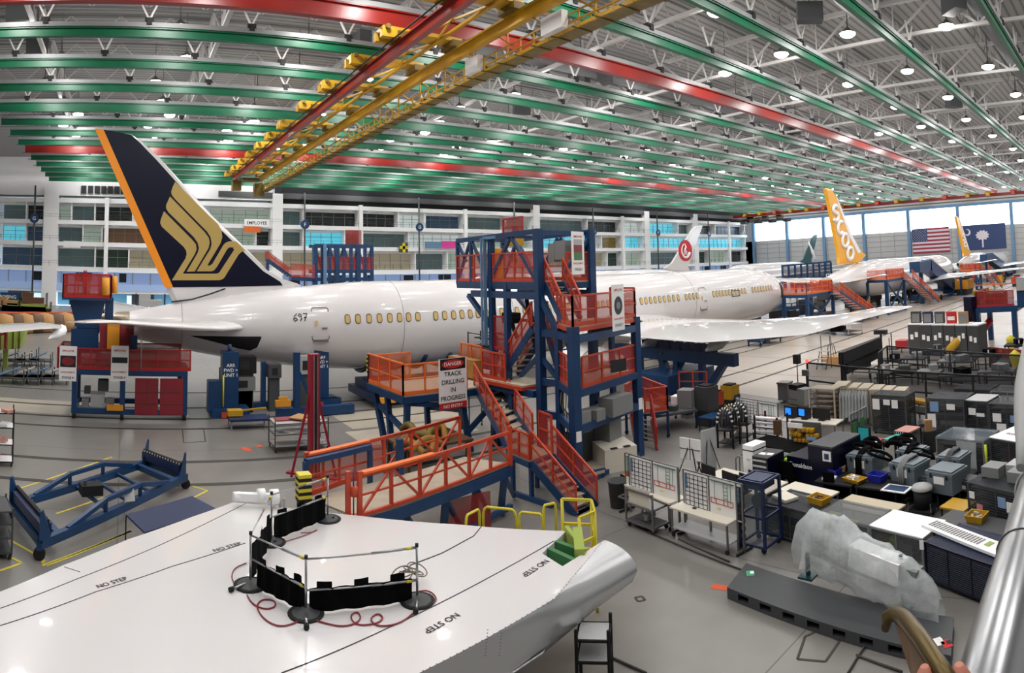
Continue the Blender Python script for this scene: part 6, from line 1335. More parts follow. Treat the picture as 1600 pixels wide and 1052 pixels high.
for k, (x, y, w, h, c1, c2) in enumerate(sorted(CL, key=lambda q: q[1])):
    t = thing('ground_unit', 'low framed ground equipment unit below the line of airliners, %s nearest' % ORD[k], 'machine', (x, y, 0), 'ground equipment under the airliners')
    m = MB(c1); m.box((x, y, h * .45), (1.6, w, h * .3)); m.box((x, y - w * .3, h * .7), (1.3, w * .3, h * .3)); part('body', m, None, t)
    m = MB(c2); m.box((x + .75, y + w * .25, h * .6), (.5, w * .3, h * .5)); m.box((x + .7, y - w * .2, h * .35), (.4, w * .2, h * .4)); part('cabinet', m, None, t)
    m = MB('dark')
    for a in (-.7, .7):
        for b in (-.48, .48): m.bar((x + a, y + w * b, 0), (x + a, y + w * b, h), .12)
    for b in (-.48, .48): m.bar((x - .7, y + w * b, h), (x + .7, y + w * b, h), .1)
    m.bar((x + .7, y - w * .48, h), (x + .7, y + w * .48, h), .1); m.bar((x + .7, y - w * .48, .1), (x + .7, y + w * .48, h), .08); part('frame', m, None, t)
# ================================================================== work area on the right
NEAR_PAPERS = lambda *a: a
# ---- white boards with their tables
def wboard(m, f, w0, w1, z0, z1, kind):
    W_ = w1 - w0; Hh = z1 - z0; P = lambda a, z: f.L(w0 + a * W_, -.03, z0 + z * Hh)
    def ln(a, b, c, d, col, r=.012): m.use(col).bar(P(a, b), P(c, d), r * 1.3, .01)
    m.use('paper'); f.blk(m, w0, w1, -.02, .02, z0, z1)
    if kind == 'grid':
        for k in range(6): ln(.05 + .18 * k, .05, .05 + .18 * k, .92, 'navy')
        for k in range(8): ln(.05, .05 + .124 * k, .95, .05 + .124 * k, 'navy')
        m.use('bluelt'); a, b = P(.05, .5), P(.05, .9); m.bar(a + f.u * .06, b + f.u * .06, .08, .01)
    else:
        m.use('teal').bar(P(.04, .93), P(.96, .93), .09, .01, (0, 0, 1)); 
        for a in (.2, .55, .7, .82): ln(a, .4, a, .9, 'inkgreen', .008)
        for z in (.5, .6, .7, .8): ln(.55, z, .7, z, 'inkgreen', .01)
        ln(.05, .45, .9, .45, 'inkred', .014); ln(.05, .32, .9, .32, 'inkred', .014)
        for a in (.05, .25, .55, .7, .9): ln(a, .32, a, .45, 'inkred', .012)
        m.use('yrail').bar(P(.3, .22), P(.42, .22), .1, .008)
def board_set(a, b, h, lab, kinds, z0=.85, legs=True, name='whiteboard'):
    f = Fr(a, b, h, .1); t = thing(name, lab, 'whiteboard', f.c()); n = sum(k[1] for k in kinds); x = 0
    for kind, w in kinds:
        w = f.w * w / n; m = MB('paper'); wboard(m, f, x + .03, x + w - .03, z0, h, kind); part('board', m, None, t); x += w
    m = MB('steelrough'); x = 0
    for kind, w in list(kinds) + [(0, 0)]: p = f.L(x, 0, 0); m.bar(p + V((0, 0, .0 if legs else z0)), p + V((0, 0, h)), .06); x += f.w * w / n
    m.bar(f.L(0, 0, h), f.L(f.w, 0, h), .04); part('frame', m, None, t)
    m = MB('dark')
    for x in (0, f.w): m.bar(f.L(x, -.35, .04), f.L(x, .35, .04), .06)
    part('feet', m, None, t); return t, f
board_set((977, 708), (1059, 731), 1.95, 'left whiteboard pair with a planning grid and a red ruled chart, facing the stairs', [('chart', .18), ('grid', 1), ('chart', 1)])
board_set((1068, 733), (1159, 757), 1.95, 'right whiteboard pair with a planning grid and a red ruled chart, beside the blue locker', [('grid', 1), ('chart', 1), ('grid', .2)])
board_set((1150, 621), (1215, 631), 1.95, 'whiteboard pair standing farther back behind the striped hose arches', [('chart', .2), ('grid', 1), ('chart', 1)])
table((975, 757), (1046, 787), .9, .75, 'cream table in front of the left whiteboard pair', 'cream', cast=True)
t2, f2 = table((1046, 792), (1136, 820), .9, .75, 'cream table in front of the right whiteboard pair', 'cream', cast=True, shelf='greylt')
m = MB('ink'); p = f2.L(f2.w * .32, .35, .92); m.box(p, (.12, .08, .03)); solo('tape_dispenser', m, None, 'small black dispenser on the right cream table', 'dispenser')
# steel cart with a cardboard sheet
a, b = U(979, 822, z=0), U(1021, 838, z=0); f = Fr((979, 822), (1021, 838), 0, .75); t = thing('steel_cart', 'grey steel push cart holding a pale cardboard sheet, left of the whiteboard tables', 'cart', f.c())
m = MB('steelrough')
for x, y in ((0, 0), (f.w, 0), (f.w, f.d), (0, f.d)): m.bar(f.L(x, y, .12), f.L(x, y, 1.25 if y == 0 else .8), .05)
for z in (.2, .75):
    for q in (((0, 0), (f.w, 0)), ((f.w, 0), (f.w, f.d)), ((f.w, f.d), (0, f.d)), ((0, f.d), (0, 0))): m.bar(f.L(*q[0], z), f.L(*q[1], z), .05)
m.bar(f.L(0, 0, 1.2), f.L(f.w, 0, 1.2), .05); m.bar(f.L(-.35, 0, .85), f.L(0, 0, .85), .04); m.bar(f.L(-.35, f.d, .85), f.L(0, f.d, .85), .04); m.bar(f.L(-.35, 0, .85), f.L(-.35, f.d, .85), .04); part('frame', m, None, t)
for z in (.2, .75): m = MB('greydk' if z < .5 else 'greylt'); f.blk(m, 0, f.w, 0, f.d, z, z + .02); part('shelf', m, None, t)
casters(t, f)
m = MB('cream'); f.blk(m, .1, f.w * .85, .04, .06, .78, 1.3); solo('cardboard_sheet', m, None, 'pale cardboard sheet standing in the steel cart', 'sheet')
m = MB('greylt'); p = f.L(f.w * .5, f.d * .5, .22); m.lathe(p, [(.02, 0), (.14, .02), (.1, .12), (.16, .2), (.14, .24), (.02, .24)], 14); solo('spool', m, None, 'white spool on the lower shelf of the steel cart', 'spool')
p = U(966, 792, z=0); m = MB('seal'); m.lathe(p, [(.02, 0), (.27, .0), (.34, .85), (.37, .87), (.37, .92), (.33, .92), (.25, .06), (.02, .05)], 20); solo('waste_bin', m, None, 'round dark grey waste bin left of the steel cart', 'bin')
blk_thing('yellow_box', 'black framed yellow box between the waste bin and the whiteboards', 'box', (969, 741), (985, 747), .75, .5, [('body', 'yellow', .05, .95, .05, .95, .05, .72), ('frame', 'black', 0, 1, 0, .04, .68, .75), ('frame', 'black', 0, .08, 0, .05, 0, .75), ('frame', 'black', .92, 1, 0, .05, 0, .75), ('base', 'black', 0, 1, 0, 1, 0, .06)])
# flip charts
def flip(a, b, h, z0, c, lab, cross=True):
    f = Fr(a, b, h, .1); t = thing('flip_chart', lab, 'flip chart', f.c()); m = MB(c); f.blk(m, 0, f.w, -.02, .02, z0, h)
    if cross: m.use('ink').bar(f.L(f.w / 2, -.03, z0), f.L(f.w / 2, -.03, h), .02); m.bar(f.L(0, -.03, (z0 + h) / 2), f.L(f.w, -.03, (z0 + h) / 2), .02)
    part('sheet', m, None, t); m = MB('black'); c_ = f.L(f.w / 2, .05, h * .95)
    for q in (f.L(-.1, -.3, .02), f.L(f.w + .1, -.3, .02), f.L(f.w / 2, .8, .02)): m.bar(c_, q, .035)
    part('tripod', m, None, t)
flip((1062, 683), (1094, 688), 1.75, .95, 'paper', 'white flip chart divided in four on a black tripod'); flip((1095, 674), (1117, 668), 2.0, .3, 'greylt', 'tall grey blank board on stand, right of the white flip chart', False)
# black monitors on the desk behind the boards
t2, f = table((1088, 748), (1190, 775), .75, 1.5, 'long cream desk with black monitors behind the right whiteboards', 'cream')
for k, (px, py, w) in enumerate(((1107, 742, .75), (1140, 754, .75), (1165, 757, .6), (1158, 760, .65), (1178, 752, .5))):
    p = U(px, py, z=1.0); t = thing('monitor', 'black computer monitor on the cream desk, %s one from the left' % ORD[[0, 1, 3, 2, 4][k]], 'monitor', (p.x, p.y, .75), 'monitors on the cream desk')
    m = MB('black'); m.box(p + V((0, 0, .12)), (w, .05, .42), -.25); part('screen', m, None, t); m = MB('black'); m.box((p.x, p.y + .05, .86), (.06, .06, .22)); m.box((p.x, p.y + .05, .765), (.3, .22, .03)); part('stand', m, None, t)
# office chair-like dark seats
for k, (px, py) in enumerate(((1222, 742), (1300, 762), (1236, 745))):
    p = U(px, py, z=.5); t = thing('task_chair', 'black task chair at the workbench, %s from the left' % ORD[[0, 2, 1][k]], 'chair', (p.x, p.y, 0)); m = MB('fabricblk'); m.box((p.x, p.y, .5), (.45, .45, .1)); part('seat', m, None, t); m = MB('fabricblk'); m.box((p.x, p.y - .22, .85), (.42, .06, .5)); part('backrest', m, None, t); m = MB('black'); m.cyl((p.x, p.y, .05), (p.x, p.y, .48), .03, 8); m.box((p.x, p.y, .04), (.5, .06, .05)); m.box((p.x, p.y, .04), (.06, .5, .05)); part('base', m, None, t)
# hose arch racks with striped hoops
for k, (a, b, lb) in enumerate((((1122, 700), (1146, 702), 'left black and white striped hoop rack with hanging hoses'), ((1142, 690), (1168, 692), 'right black and white striped hoop rack with hanging hoses'))):
    f = Fr(a, b, 0, .8); t = thing('hoop_rack', lb, 'rack', f.c()); 
    for y in (0, f.d):
        m = MB('black'); pts = [f.L(f.w / 2 - f.w / 2 * math.cos(q), y, 1.1 + .7 * math.sin(q)) for q in [math.pi * j / 10 for j in range(11)]]; pts = [f.L(0, y, 0)] + pts + [f.L(f.w, y, 0)]
        m.tube(pts, .05, 6); m.use('paper')
        for j in range(1, 11): d = (pts[j + 1] - pts[j]); m.cyl(pts[j] + d * .1, pts[j] + d * .55, .056, 6)
        part('hoop', m, None, t)
    m = MB('dark'); f.blk(m, 0, f.w, 0, f.d, .75, .8); f.blk(m, 0, f.w, 0, f.d, .2, .24); part('shelf', m, None, t)
    for j in range(5): m = MB('seal'); x = f.w * (.15 + .17 * j); m.tube([f.L(x, .1, .9), f.L(x, .15, 1.5), f.L(x, f.d / 2, 1.7), f.L(x, f.d - .1, 1.5), f.L(x, f.d - .05, .9)], .05, 6); part('hose', m, None, t)
# white tube rack, yellow bin shelf, desk with blue screens
f = Fr((1179, 660), (1214, 664), 1.3, .9); t = thing('tube_rack', 'black rack of white tubes and a red tool right of the hoop racks', 'rack', f.c())
m = MB('black'); 
for x in (0, f.w): m.bar(f.L(x, 0, 0), f.L(x, 0, 1.6), .07); m.bar(f.L(x, f.d, 0), f.L(x, f.d, 1.6), .07)
for z in (.5, .8, 1.1, 1.4): m.bar(f.L(0, 0, z), f.L(f.w, 0, z), .04)
part('frame', m, None, t)
for k in range(6): m = MB('wallwhite'); z = .45 + .2 * k; m.cyl(f.L(-.1 * (k % 3), .2, z), f.L(f.w + .1 * (k % 2), .25, z + .03), .075, 8); part('tube', m, None, t)
m = MB('red'); p = f.L(f.w * 1.1, 0, .6); m.box(p, (.35, .3, .3)); m.use('brown').box(f.L(f.w * 1.02, 0, 1.2), (.25, .3, .6)); solo('red_tool', m, None, 'red and brown tool hanging at the right end of the tube rack', 'tool')
f = Fr((1231, 662), (1277, 666), 1.65, .35); t = thing('bin_rack', 'louvred rack of small yellow bins in front of the blue screens', 'rack', f.c()); m = MB('greydk'); f.blk(m, 0, f.w, .25, .35, .2, 1.7); part('back_panel', m, None, t); m = MB('wallwhite'); f.blk(m, .0, f.w * .5, -.03, .0, 1.5, 1.7); part('label_strip', m, None, t)
m = MB('paperblue'); f.blk(m, f.w * .62, f.w * .95, -.03, 0, 1.05, 1.2); f.blk(m, f.w * .66, f.w * .98, -.03, 0, .8, .92); part('blue_sheets', m, None, t)
for r in range(5):
    for k in range(7):
        if (r * 7 + k) % 5 == 4 or (r in (1, 2) and k > 4): continue
        m = MB('yellow'); x = f.w * (.04 + .137 * k); f.blk(m, x, x + f.w * .11, .02, .26, .52 + .21 * r, .66 + .21 * r); m.use('ochre'); f.blk(m, x, x + f.w * .11, -.02, .02, .52 + .21 * r, .59 + .21 * r)
        solo('small_bin', m, None, 'small yellow bin on the louvred rack, row %s from the bottom, place %s from left' % (r + 1, k + 1), 'bin', 'yellow bins on the louvred rack')
t2, fd = table((1218, 657), (1305, 664), .95, 1.0, 'pale desk with blue lit screens behind the yellow bin rack', 'cream')
for k, (x, w, on) in enumerate(((.12, .75, 1), (.37, .75, 1), (.68, .95, 0))):
    p = fd.L(fd.w * x, .5, .95); t = thing('monitor', ['left monitor with a lit blue screen on the pale desk', 'right monitor with a lit blue screen on the pale desk', 'black back-turned monitor at the right of the pale desk'][k], 'monitor', p)
    m = MB('black'); m.box(p + V((0, 0, .32)), (w, .06, .5), -.1); part('housing', m, None, t)
    if on: m = MB('screen'); m.box(p + V((-.12, -.045, .33)), (w * .42, .02, .3), -.1); part('screen', m, None, t, 'lit blue screen')
    m = MB('black'); m.box(p + V((0, .05, .03)), (.3, .25, .05)); part('stand', m, None, t)
f = Fr((1264, 607), (1303, 609), 1.85, .9); t = thing('shelf_unit', 'beige open shelf unit with six slatted trays', 'shelf', f.c())
for x in (0, f.w):
    for y in (0, f.d): m = MB('beige'); m.bar(f.L(x, y, 0), f.L(x, y, 1.85), .07); part('upright', m, None, t)
for k in range(7): m = MB('beige' if k == 6 else 'brown'); z = .25 + .262 * k; f.blk(m, 0, f.w, 0, f.d, z, z + .035); part('shelf', m, None, t)
# smocks on a rail
f = Fr((1306, 610), (1353, 612), 1.75, .7); t = thing('coat_rail', 'grey hanging rail for the white coats', 'rail', f.c()); m = MB('steelrough'); m.bar(f.L(0, .3, 1.75), f.L(f.w, .3, 1.75), .05); m.bar(f.L(0, .3, 0), f.L(0, .3, 1.75), .05); m.bar(f.L(f.w, .3, 0), f.L(f.w, .3, 1.75), .05); m.bar(f.L(0, 0, .04), f.L(0, .6, .04), .05); m.bar(f.L(f.w, 0, .04), f.L(f.w, .6, .04), .05); part('frame', m, None, t)
for k in range(9):
    x = f.w * (.07 + .107 * k); m = MB('fabricwhite'); rows = []
    for z, w, dd in ((1.8, .015, .01), (1.66, .06, .03), (1.5, .2, .055), (1.2, .2, .06), (.75, .22, .07), (.22 + .09 * (k % 3), .27, .085)): rows.append([f.L(x + dd * math.sin(a) * (1 + .25 * math.sin(3 * a + k)), .3 + w * 1.1 * math.cos(a), z) for a in [j * math.pi / 7 for j in range(14)]])
    m.grid(rows, True); solo('white_coat', m, None, 'long white coat on the hanging rail, %s from the left' % ORD[k], 'coat', 'white coats on the rail')
f = Fr((1329, 648), (1353, 636), 1.9, .06); t = thing('clear_screen', 'leaning clear panel with dark green patches in front of the white coats', 'panel', f.c()); m = MB('acrylic'); f.blk(m, 0, f.w, 0, .02, .3, 1.9); part('panel', m, None, t); m = MB('primer'); f.blk(m, .05, f.w * .35, -.02, 0, 1.1, 1.5); f.blk(m, f.w * .55, f.w * .85, -.02, 0, 1.2, 1.55); part('patches', m, None, t); m = MB('steelrough'); m.bar(f.L(0, 0, 1.9), f.L(f.w, 0, 1.9), .04); m.bar(f.L(0, 0, 0), f.L(0, 0, 1.9), .04); m.bar(f.L(f.w, 0, 0), f.L(f.w, 0, 1.9), .04); part('frame', m, None, t)
# wheeled waste bin, copier, scale, loudspeaker
blk_thing('wheelie_bin', 'tall grey wheeled bin left of the copier', 'bin', (1213, 598), (1230, 599), 1.15, .75, [('body', 'grey', .06, .94, .05, .95, .1, 1.05), ('lid', 'grey', 0, 1, 0, 1, 1.05, 1.15), ('wheel', 'rubber', .1, .3, .8, .95, 0, .2)])
blk_thing('copier', 'grey and white office copier with a dark top right of the wheeled bin', 'copier', (1232, 602), (1256, 606), 1.1, .75, [('body', 'greylt', 0, 1, 0, 1, .05, .85), ('scanner', 'black', .0, .55, 0, 1, .88, 1.15), ('finisher', 'greylt', .6, 1.05, -.1, .8, .05, 1.0), ('tray', 'grey', .05, .5, -.05, 0, .3, .35)])
p = U(1263, 628, z=0); t = thing('stand_scale', 'grey post with a display box beside the copier', 'post', tuple(p)); m = MB('greydk'); m.bar(p, p + V((0, 0, 1.6)), .12); m.box(p + V((.0, 0, .05)), (.9, .8, .1)); part('post', m, None, t); m = MB('grey'); m.box(p + V((-.1, 0, 1.7)), (.4, .2, .35)); part('display', m, None, t)
p = U(1247, 604, z=0); t = thing('loudspeaker', 'black loudspeaker on a thin pole beyond the copier', 'speaker', tuple(p)); m = MB('black'); m.bar(p, p + V((0, 0, 1.5)), .05); m.box(p + V((0, 0, .03)), (.6, .6, .05)); part('pole', m, None, t); m = MB('black'); m.box(p + V((0, 0, 1.8)), (.42, .35, .6)); part('cabinet', m, None, t)
# beige lockers row
for k, (a, b) in enumerate((((1300, 603), (1321, 603)), ((1324, 606), (1338, 606)), ((1340, 607), (1356, 607)), ((1357, 609), (1374, 609)), ((1375, 611), (1391, 611)), ((1392, 613), (1411, 613)))):
    t2, f = blk_thing('file_cabinet', 'beige metal cabinet, %s from the left in the row behind the coats' % ORD[k], 'cabinet', a, b, 1.75, 1.3, [('body', 'beige', 0, 1, 0, 1, .0, 1.75), ('handle', 'dark', .45, .55, -.03, 0, 1.45, 1.55)], 'beige cabinets')
# wire cages with papers, second row
pp = lambda *l: l
cage((1362, 616), (1414, 619), 1.85, 1.0, 'dark wire cage with white notices in front of the beige cabinets', papers=((.02, .62, .38, .5, 'paper'), (.35, .75, .35, .25, 'paper'), (.6, .68, .32, .38, 'paper')), shelves=4)
cage((1447, 622), (1505, 624), 1.85, 1.3, 'dark wire cage with a blue picture notice, left of the green tinted cage', papers=((.1, .68, .42, .45, 'paperblue'), (.55, .74, .4, .25, 'paper'), (.02, .3, .4, .6, 'paper')), shelves=3)
cage((1508, 626), (1542, 628), 1.75, 1.2, 'smaller wire cage with pale top and yellow tools inside', top='greylt', papers=((.15, .65, .35, .3, 'paper'), (.5, .62, .4, .15, 'paper')), shelves=3, fill=((.1, .6, .2, .7, .5, .4, 'yellowdark', ('tool_pile', 'yellowish tools inside the smaller wire cage', 'tools')),))
cage((1545, 630), (1600, 633), 1.9, 1.4, 'big dark wire cage at the right edge with white notices', papers=((.1, .6, .4, .35, 'paper'), (.2, .38, .45, .35, 'paper'), (.6, .6, .5, .3, 'paperblue')), shelves=5)
cage((1491, 607), (1544, 609), 1.3, 1.2, 'low cage with a red box, behind the blue notice cage', 'darkmesh', 'grey', papers=((.35, .7, .4, .2, 'paper'),), fill=((.05, .35, .2, .8, .5, .3, 'red', ('red_box', 'red box inside the low cage at the right', 'box')),))
cage((1548, 611), (1600, 613), 1.4, 1.3, 'low cage with grey parts at the right edge, second row', 'silvermesh', 'grey', papers=((.25, .55, .4, .4, 'paper'), (.55, .55, .4, .4, 'paper')))
cage((1463, 683), (1536, 690), 1.35, 1.4, 'wire cage draped with a clear plastic sheet', 'darkmesh', 'grey', top='acrylic', fill=((.1, .4, .1, .8, .6, .4, 'yellow', ('yellow_pack', 'yellow package inside the plastic draped cage', 'package')),), shelves=3)
f = Fr((1497, 688), (1527, 691), 1.4, .06); m = MB('film'); rows = [[f.L(f.w * k / 8, -.12 + .04 * math.sin(k * 1.9 + z * 3), z) for k in range(9)] for z in (1.42, 1.1, .8, .5, .0)]; m.grid(rows); solo('plastic_sheet', m, None, 'clear plastic sheet hanging over the front of the wire cage', 'sheet')
m = MB('hivis'); m.tube([f.L(f.w + .35, -.05, 1.35), f.L(f.w + .4, -.12, .9), f.L(f.w + .36, -.08, .4)], .05, 6); solo('hivis_strap', m, None, 'yellow strap hanging between the two cages at the right', 'strap')
t2, f = cage((1547, 684), (1606, 694), 1.4, 1.5, 'wire cage with a white lid lettered ELECTRICAL at the right edge', 'darkmesh', 'greydk', top='wallwhite', shelves=3, fill=((.3, .6, .1, .4, .7, .35, 'hosered', ('cable_bundle', 'dark red cable bundle inside the electrical cage', 'cable')),))
m = MB('ink'); text(m, 'ELECTRICAL', f.L(f.w * .55, .55, 1.435), f.u, f.v, w=1.3, depth=.004); part('lettering', m, None, t2, 'black lettering on the white lid')
t2, f = cage((1512, 752), (1600, 772), 1.55, 1.6, 'large dark wire cage with many small notices at the right edge', 'darkmesh', 'greydk', shelves=5, papers=((.03, .7, .2, .2, 'paper'), (.16, .52, .22, .16, 'paperpink'), (.05, .45, .25, .08, 'inkgreen'), (.2, .42, .28, .1, 'paperpink'), (.55, .66, .28, .3, 'paperblue'), (.7, .6, .35, .3, 'paper'), (.72, .45, .35, .25, 'paperblue'), (.12, .2, .24, .2, 'paper')))
for k, (x, y, w, c) in enumerate(((.2, .5, .6, 'grey'), (.45, .8, .5, 'greylt'), (.7, .5, .7, 'grey'))): m = MB(c); m.box(f.L(f.w * x, y * f.d, 1.72), (w, .6, .3), -.3); solo('grey_box', m, None, ['grey box at the left on top of the large notice cage', 'light box at the back on top of the large notice cage', 'grey box at the right on top of the large notice cage'][k], 'box')
m = MB('yrail'); m.tube([f.L(f.w * (.3 + .08 * k), f.d * .9 + .12 * math.sin(k * 1.3), 1.62 + .06 * (k % 2)) for k in range(9)], .035, 6); solo('yellow_rope', m, None, 'yellow cord lying on top of the large notice cage', 'cord')
# near row of cages
fl1 = ((.25, .6, .2, .8, .45, .3, 'bluebin', ('blue_bin', 'left dark blue bin inside the nearest dark cage', 'bin')), (.65, .95, .2, .8, .45, .3, 'bluebin', ('blue_bin', 'right dark blue bin inside the nearest dark cage', 'bin')))
t2, f = cage((1197, 783), (1272, 803), 1.05, 1.2, 'dark wire cage with a yellow tray on top, right of the blue locker', 'darkmesh', 'greydk', top=None, shelves=2, fill=fl1)
m = MB('yellow'); q = f.L(f.w * .82, f.d * .6, 1.06); 
def tray(q, w, d, h, c, lab, rz=-.25, fill=None):
    m = MB(c); cs, sn = math.cos(rz), math.sin(rz); K = lambda a, b, z: V((q.x + a * cs - b * sn, q.y + a * sn + b * cs, q.z + z)); n = [(-1, -1), (1, -1), (1, 1), (-1, 1)]
    o1 = [K(a * w * .42, b * d * .42, 0) for a, b in n]; o2 = [K(a * w * .5, b * d * .5, h) for a, b in n]; i2 = [K(a * w * .45, b * d * .44, h) for a, b in n]; i1 = [K(a * w * .39, b * d * .38, .02) for a, b in n]
    m.add(o1 + o2 + i2 + i1, [(0, 1, 2, 3)] + [(i, (i + 1) % 4, 4 + (i + 1) % 4, 4 + i) for i in range(4)] + [(4 + i, 4 + (i + 1) % 4, 8 + (i + 1) % 4, 8 + i) for i in range(4)] + [(8 + i, 8 + (i + 1) % 4, 12 + (i + 1) % 4, 12 + i) for i in range(4)] + [(12, 13, 14, 15)])
    o = solo('tray', m, None, lab, 'tray')
    if fill:
        m = MB(fill[0])
        for k in range(7): m.box(K((random.random() - .5) * w * .5, (random.random() - .5) * d * .5, .06 + .02 * k), (w * .3, d * .12, .04), k)
        solo(fill[1], m, None, fill[2], fill[1].replace('_', ' '))
tray(q, .62, .45, .2, 'yellow', 'yellow tray on the dark cage right of the blue locker', fill=('brown', 'small_parts', 'brown small parts in the yellow tray on the dark cage'))
m = MB('cream'); m.box(f.L(f.w * .2, f.d * .4, 1.1), (.7, .5, .08), -.4); solo('cardboard', m, None, 'pale cardboard lying at the left on the dark cage', 'cardboard')
table((1215, 765), (1285, 783), .95, .9, 'cream bench behind the dark cage, with black screens beyond', 'cream')
t2, f = cage((1278, 803), (1357, 822), 1.05, 1.15, 'silver wire cage with yellow green vests inside, in the near row', 'silvermesh', 'grey', top='silvermesh', shelves=1, fill=((.02, .25, .1, .5, .5, .45, 'hivis', ('hivis_vest', 'yellow green vest at the left inside the silver cage', 'vest')), (.4, .6, .1, .5, .5, .35, 'hivis', ('hivis_vest', 'yellow green vest in the middle of the silver cage', 'vest'))))
t2, f = cage((1360, 822), (1441, 842), 1.05, 1.15, 'wire cage with a white top board, in the near row', 'silvermesh', 'grey', top='wallwhite', shelves=1, fill=((.05, .35, .1, .6, .45, .35, 'ochre', ('cord_pile', 'orange and yellow cord pile inside the white topped cage', 'cord')), (.45, .75, .1, .6, .45, .3, 'greylt', ('grey_bag', 'grey bag inside the white topped cage', 'bag')), (.35, .45, .05, .3, .45, .4, 'hivis', ('hivis_vest', 'narrow yellow green vest inside the white topped cage', 'vest'))))
t2, f = cage((1446, 846), (1556, 884), 1.05, 1.35, 'dark blue wire cage under the white slotted panel', 'bluemesh', 'navy', shelves=3)
m = MB('wallwhite'); q0, q1 = U(1440, 824, z=1.08), U(1562, 874, z=1.08); d = (q1 - q0); e = V((-d.y, d.x, 0)).normalized() * .55
if e.y < 0: e = -e
m.prism([q0, q1, q1 + e, q0 + e], (0, 0, .07)); part_p = thing('slotted_panel', 'long white slotted panel lying on the dark blue cage', 'panel', q0); part('board', m, None, part_p)
m = MB('grey'); e2 = e.normalized()
for k in range(18): p = q0 + d * (.06 + .037 * k) + e2 * .12 + V((0, 0, .075)); m.bar(p, p + e2 * .32, .055, .01)
part('slots', m, None, part_p); m = MB('primerlt'); 
for q in (.78, .92): p = q0 + d * q + e2 * .2 + V((0, 0, .08)); m.bar(p, p + e2 * .22, .16, .012)
part('green_windows', m, None, part_p)
# tables and cases behind
table((1302, 789), (1388, 808), .85, 1.0, 'bare stained steel table behind the silver cage', 'beige', 'steelrough')
t2, f = table((1455, 818), (1580, 846), .85, 1.1, 'long dark grey bench behind the slotted panel', 'greydk', 'greydk'); tray(f.L(f.w * .42, f.d * .65, .86), .55, .5, .2, 'yellow', 'yellow tray on the long dark grey bench', -.2, ('greylt', 'white_fittings', 'white fittings in the yellow tray on the grey bench'))
table((1468, 792), (1506, 799), .7, .8, 'small yellow topped table left of the large notice cage', 'yellow', 'black')
t = thing('lidded_drum', 'black drum with a clear plastic cover on a black cart', 'drum', tuple(U(1441, 795, z=0))); p = U(1441, 765, z=.8)
m = MB('black'); m.cyl((p.x, p.y, .25), (p.x, p.y, .82), .3, 16); part('barrel', m, None, t); m = MB('greylt'); m.lathe((p.x, p.y, .82), [(.34, 0), (.35, .06), (.3, .12), (.15, .16), (0, .17)], 18); part('cover', m, None, t); m = MB('black'); m.box((p.x, p.y, .2), (.8, .8, .06)); part('cart_base', m, None, t); m = MB('steel')
for a in (-.38, .38): m.bar((p.x + a, p.y - .38, 0), (p.x + a, p.y - .38, .5), .03); m.bar((p.x + a, p.y + .38, 0), (p.x + a, p.y + .38, .5), .03)
part('cart_frame', m, None, t)
B_ = [((1272, 752), (1330, 760), .75, 1.4, 'left black bench carrying blue and yellow trays'), ((1335, 760), (1400, 768), .75, 1.5, 'middle black bench carrying a blue tray and a white framed sheet'), ((1395, 756), (1500, 766), .6, 2.0, 'right black bench carrying the grey cases'), ((1310, 735), (1385, 742), .6, 1.6, 'black bench under the left strapped grey case')]
for a, b, h, d, lb in B_: table(a, b, h, d, lb, 'black', 'black', 'bench', .06, 'fabricblk')
def tz(px, py, z): return U(px, py, z=z)
tray(tz(1283, 736, .77), .5, .4, .2, 'bluebin', 'dark blue tray with white labels, leftmost on the black bench'); tray(tz(1303, 741, .77), .5, .4, .2, 'bluebin', 'dark blue tray, second on the left black bench'); tray(tz(1371, 751, .77), .62, .45, .24, 'bluebin', 'bright blue tray alone on the middle black bench')
tray(tz(1336, 752, .77), .75, .5, .12, 'yellow', 'wide yellow tray with bottles on the left black bench', -.3, ('paper', 'white_bottles', 'white bottles lying in the wide yellow tray'))
m = MB('carton'); m.box(tz(1310, 732, .85), (.5, .35, .15), .3); solo('cardboard_box', m, None, 'small brown box behind the blue trays', 'box'); m = MB('paper'); m.box(tz(1296, 747, .8), (.45, .35, .06), .1); solo('paper_stack', m, None, 'white paper stack in front of the blue trays', 'paper')
m = MB('paper'); q = tz(1401, 764, .8); m.box(q, (.9, .6, .03), -.12); m.use('blue').box(q + V((0, 0, .02)), (.72, .42, .02), -.12); solo('framed_sheet', m, None, 'white framed dark blue sheet beside the lidded drum', 'sheet')
case((1446, 733), (1487, 740), 1.35, .95, .75, 'large grey transit case with a wide white label, near the notice cage'); case((1462, 712), (1499, 716), 1.45, .9, .8, 'grey transit case with a dark strap behind the wide label case', strap='greydk')
case((1389, 721), (1428, 728), 1.4, .95, .85, 'grey transit case wrapped in a thick grey strap in the middle of the group', strap='grey'); case((1322, 709), (1362, 714), 1.4, .9, .85, 'dark grey transit case wrapped in a black strap at the left of the group', 'crate', strap='fabricblk')
case((1400, 702), (1436, 706), 1.45, .8, .85, 'grey transit case with black hoses over it, at the back of the group', strap='fabricblk'); case((1372, 735), (1392, 740), .95, .7, .4, 'small dark grey case left of the strapped middle case', 'cratedk'); case((1428, 744), (1446, 748), .95, .6, .4, 'small dark grey case between the two large grey cases', 'cratedk'); case((1497, 748), (1514, 752), .95, .6, .4, 'small dark grey case beside the large notice cage', 'cratedk'); case((1305, 719), (1322, 722), .95, .6, .4, 'small dark grey case at the left end of the case group', 'cratedk')
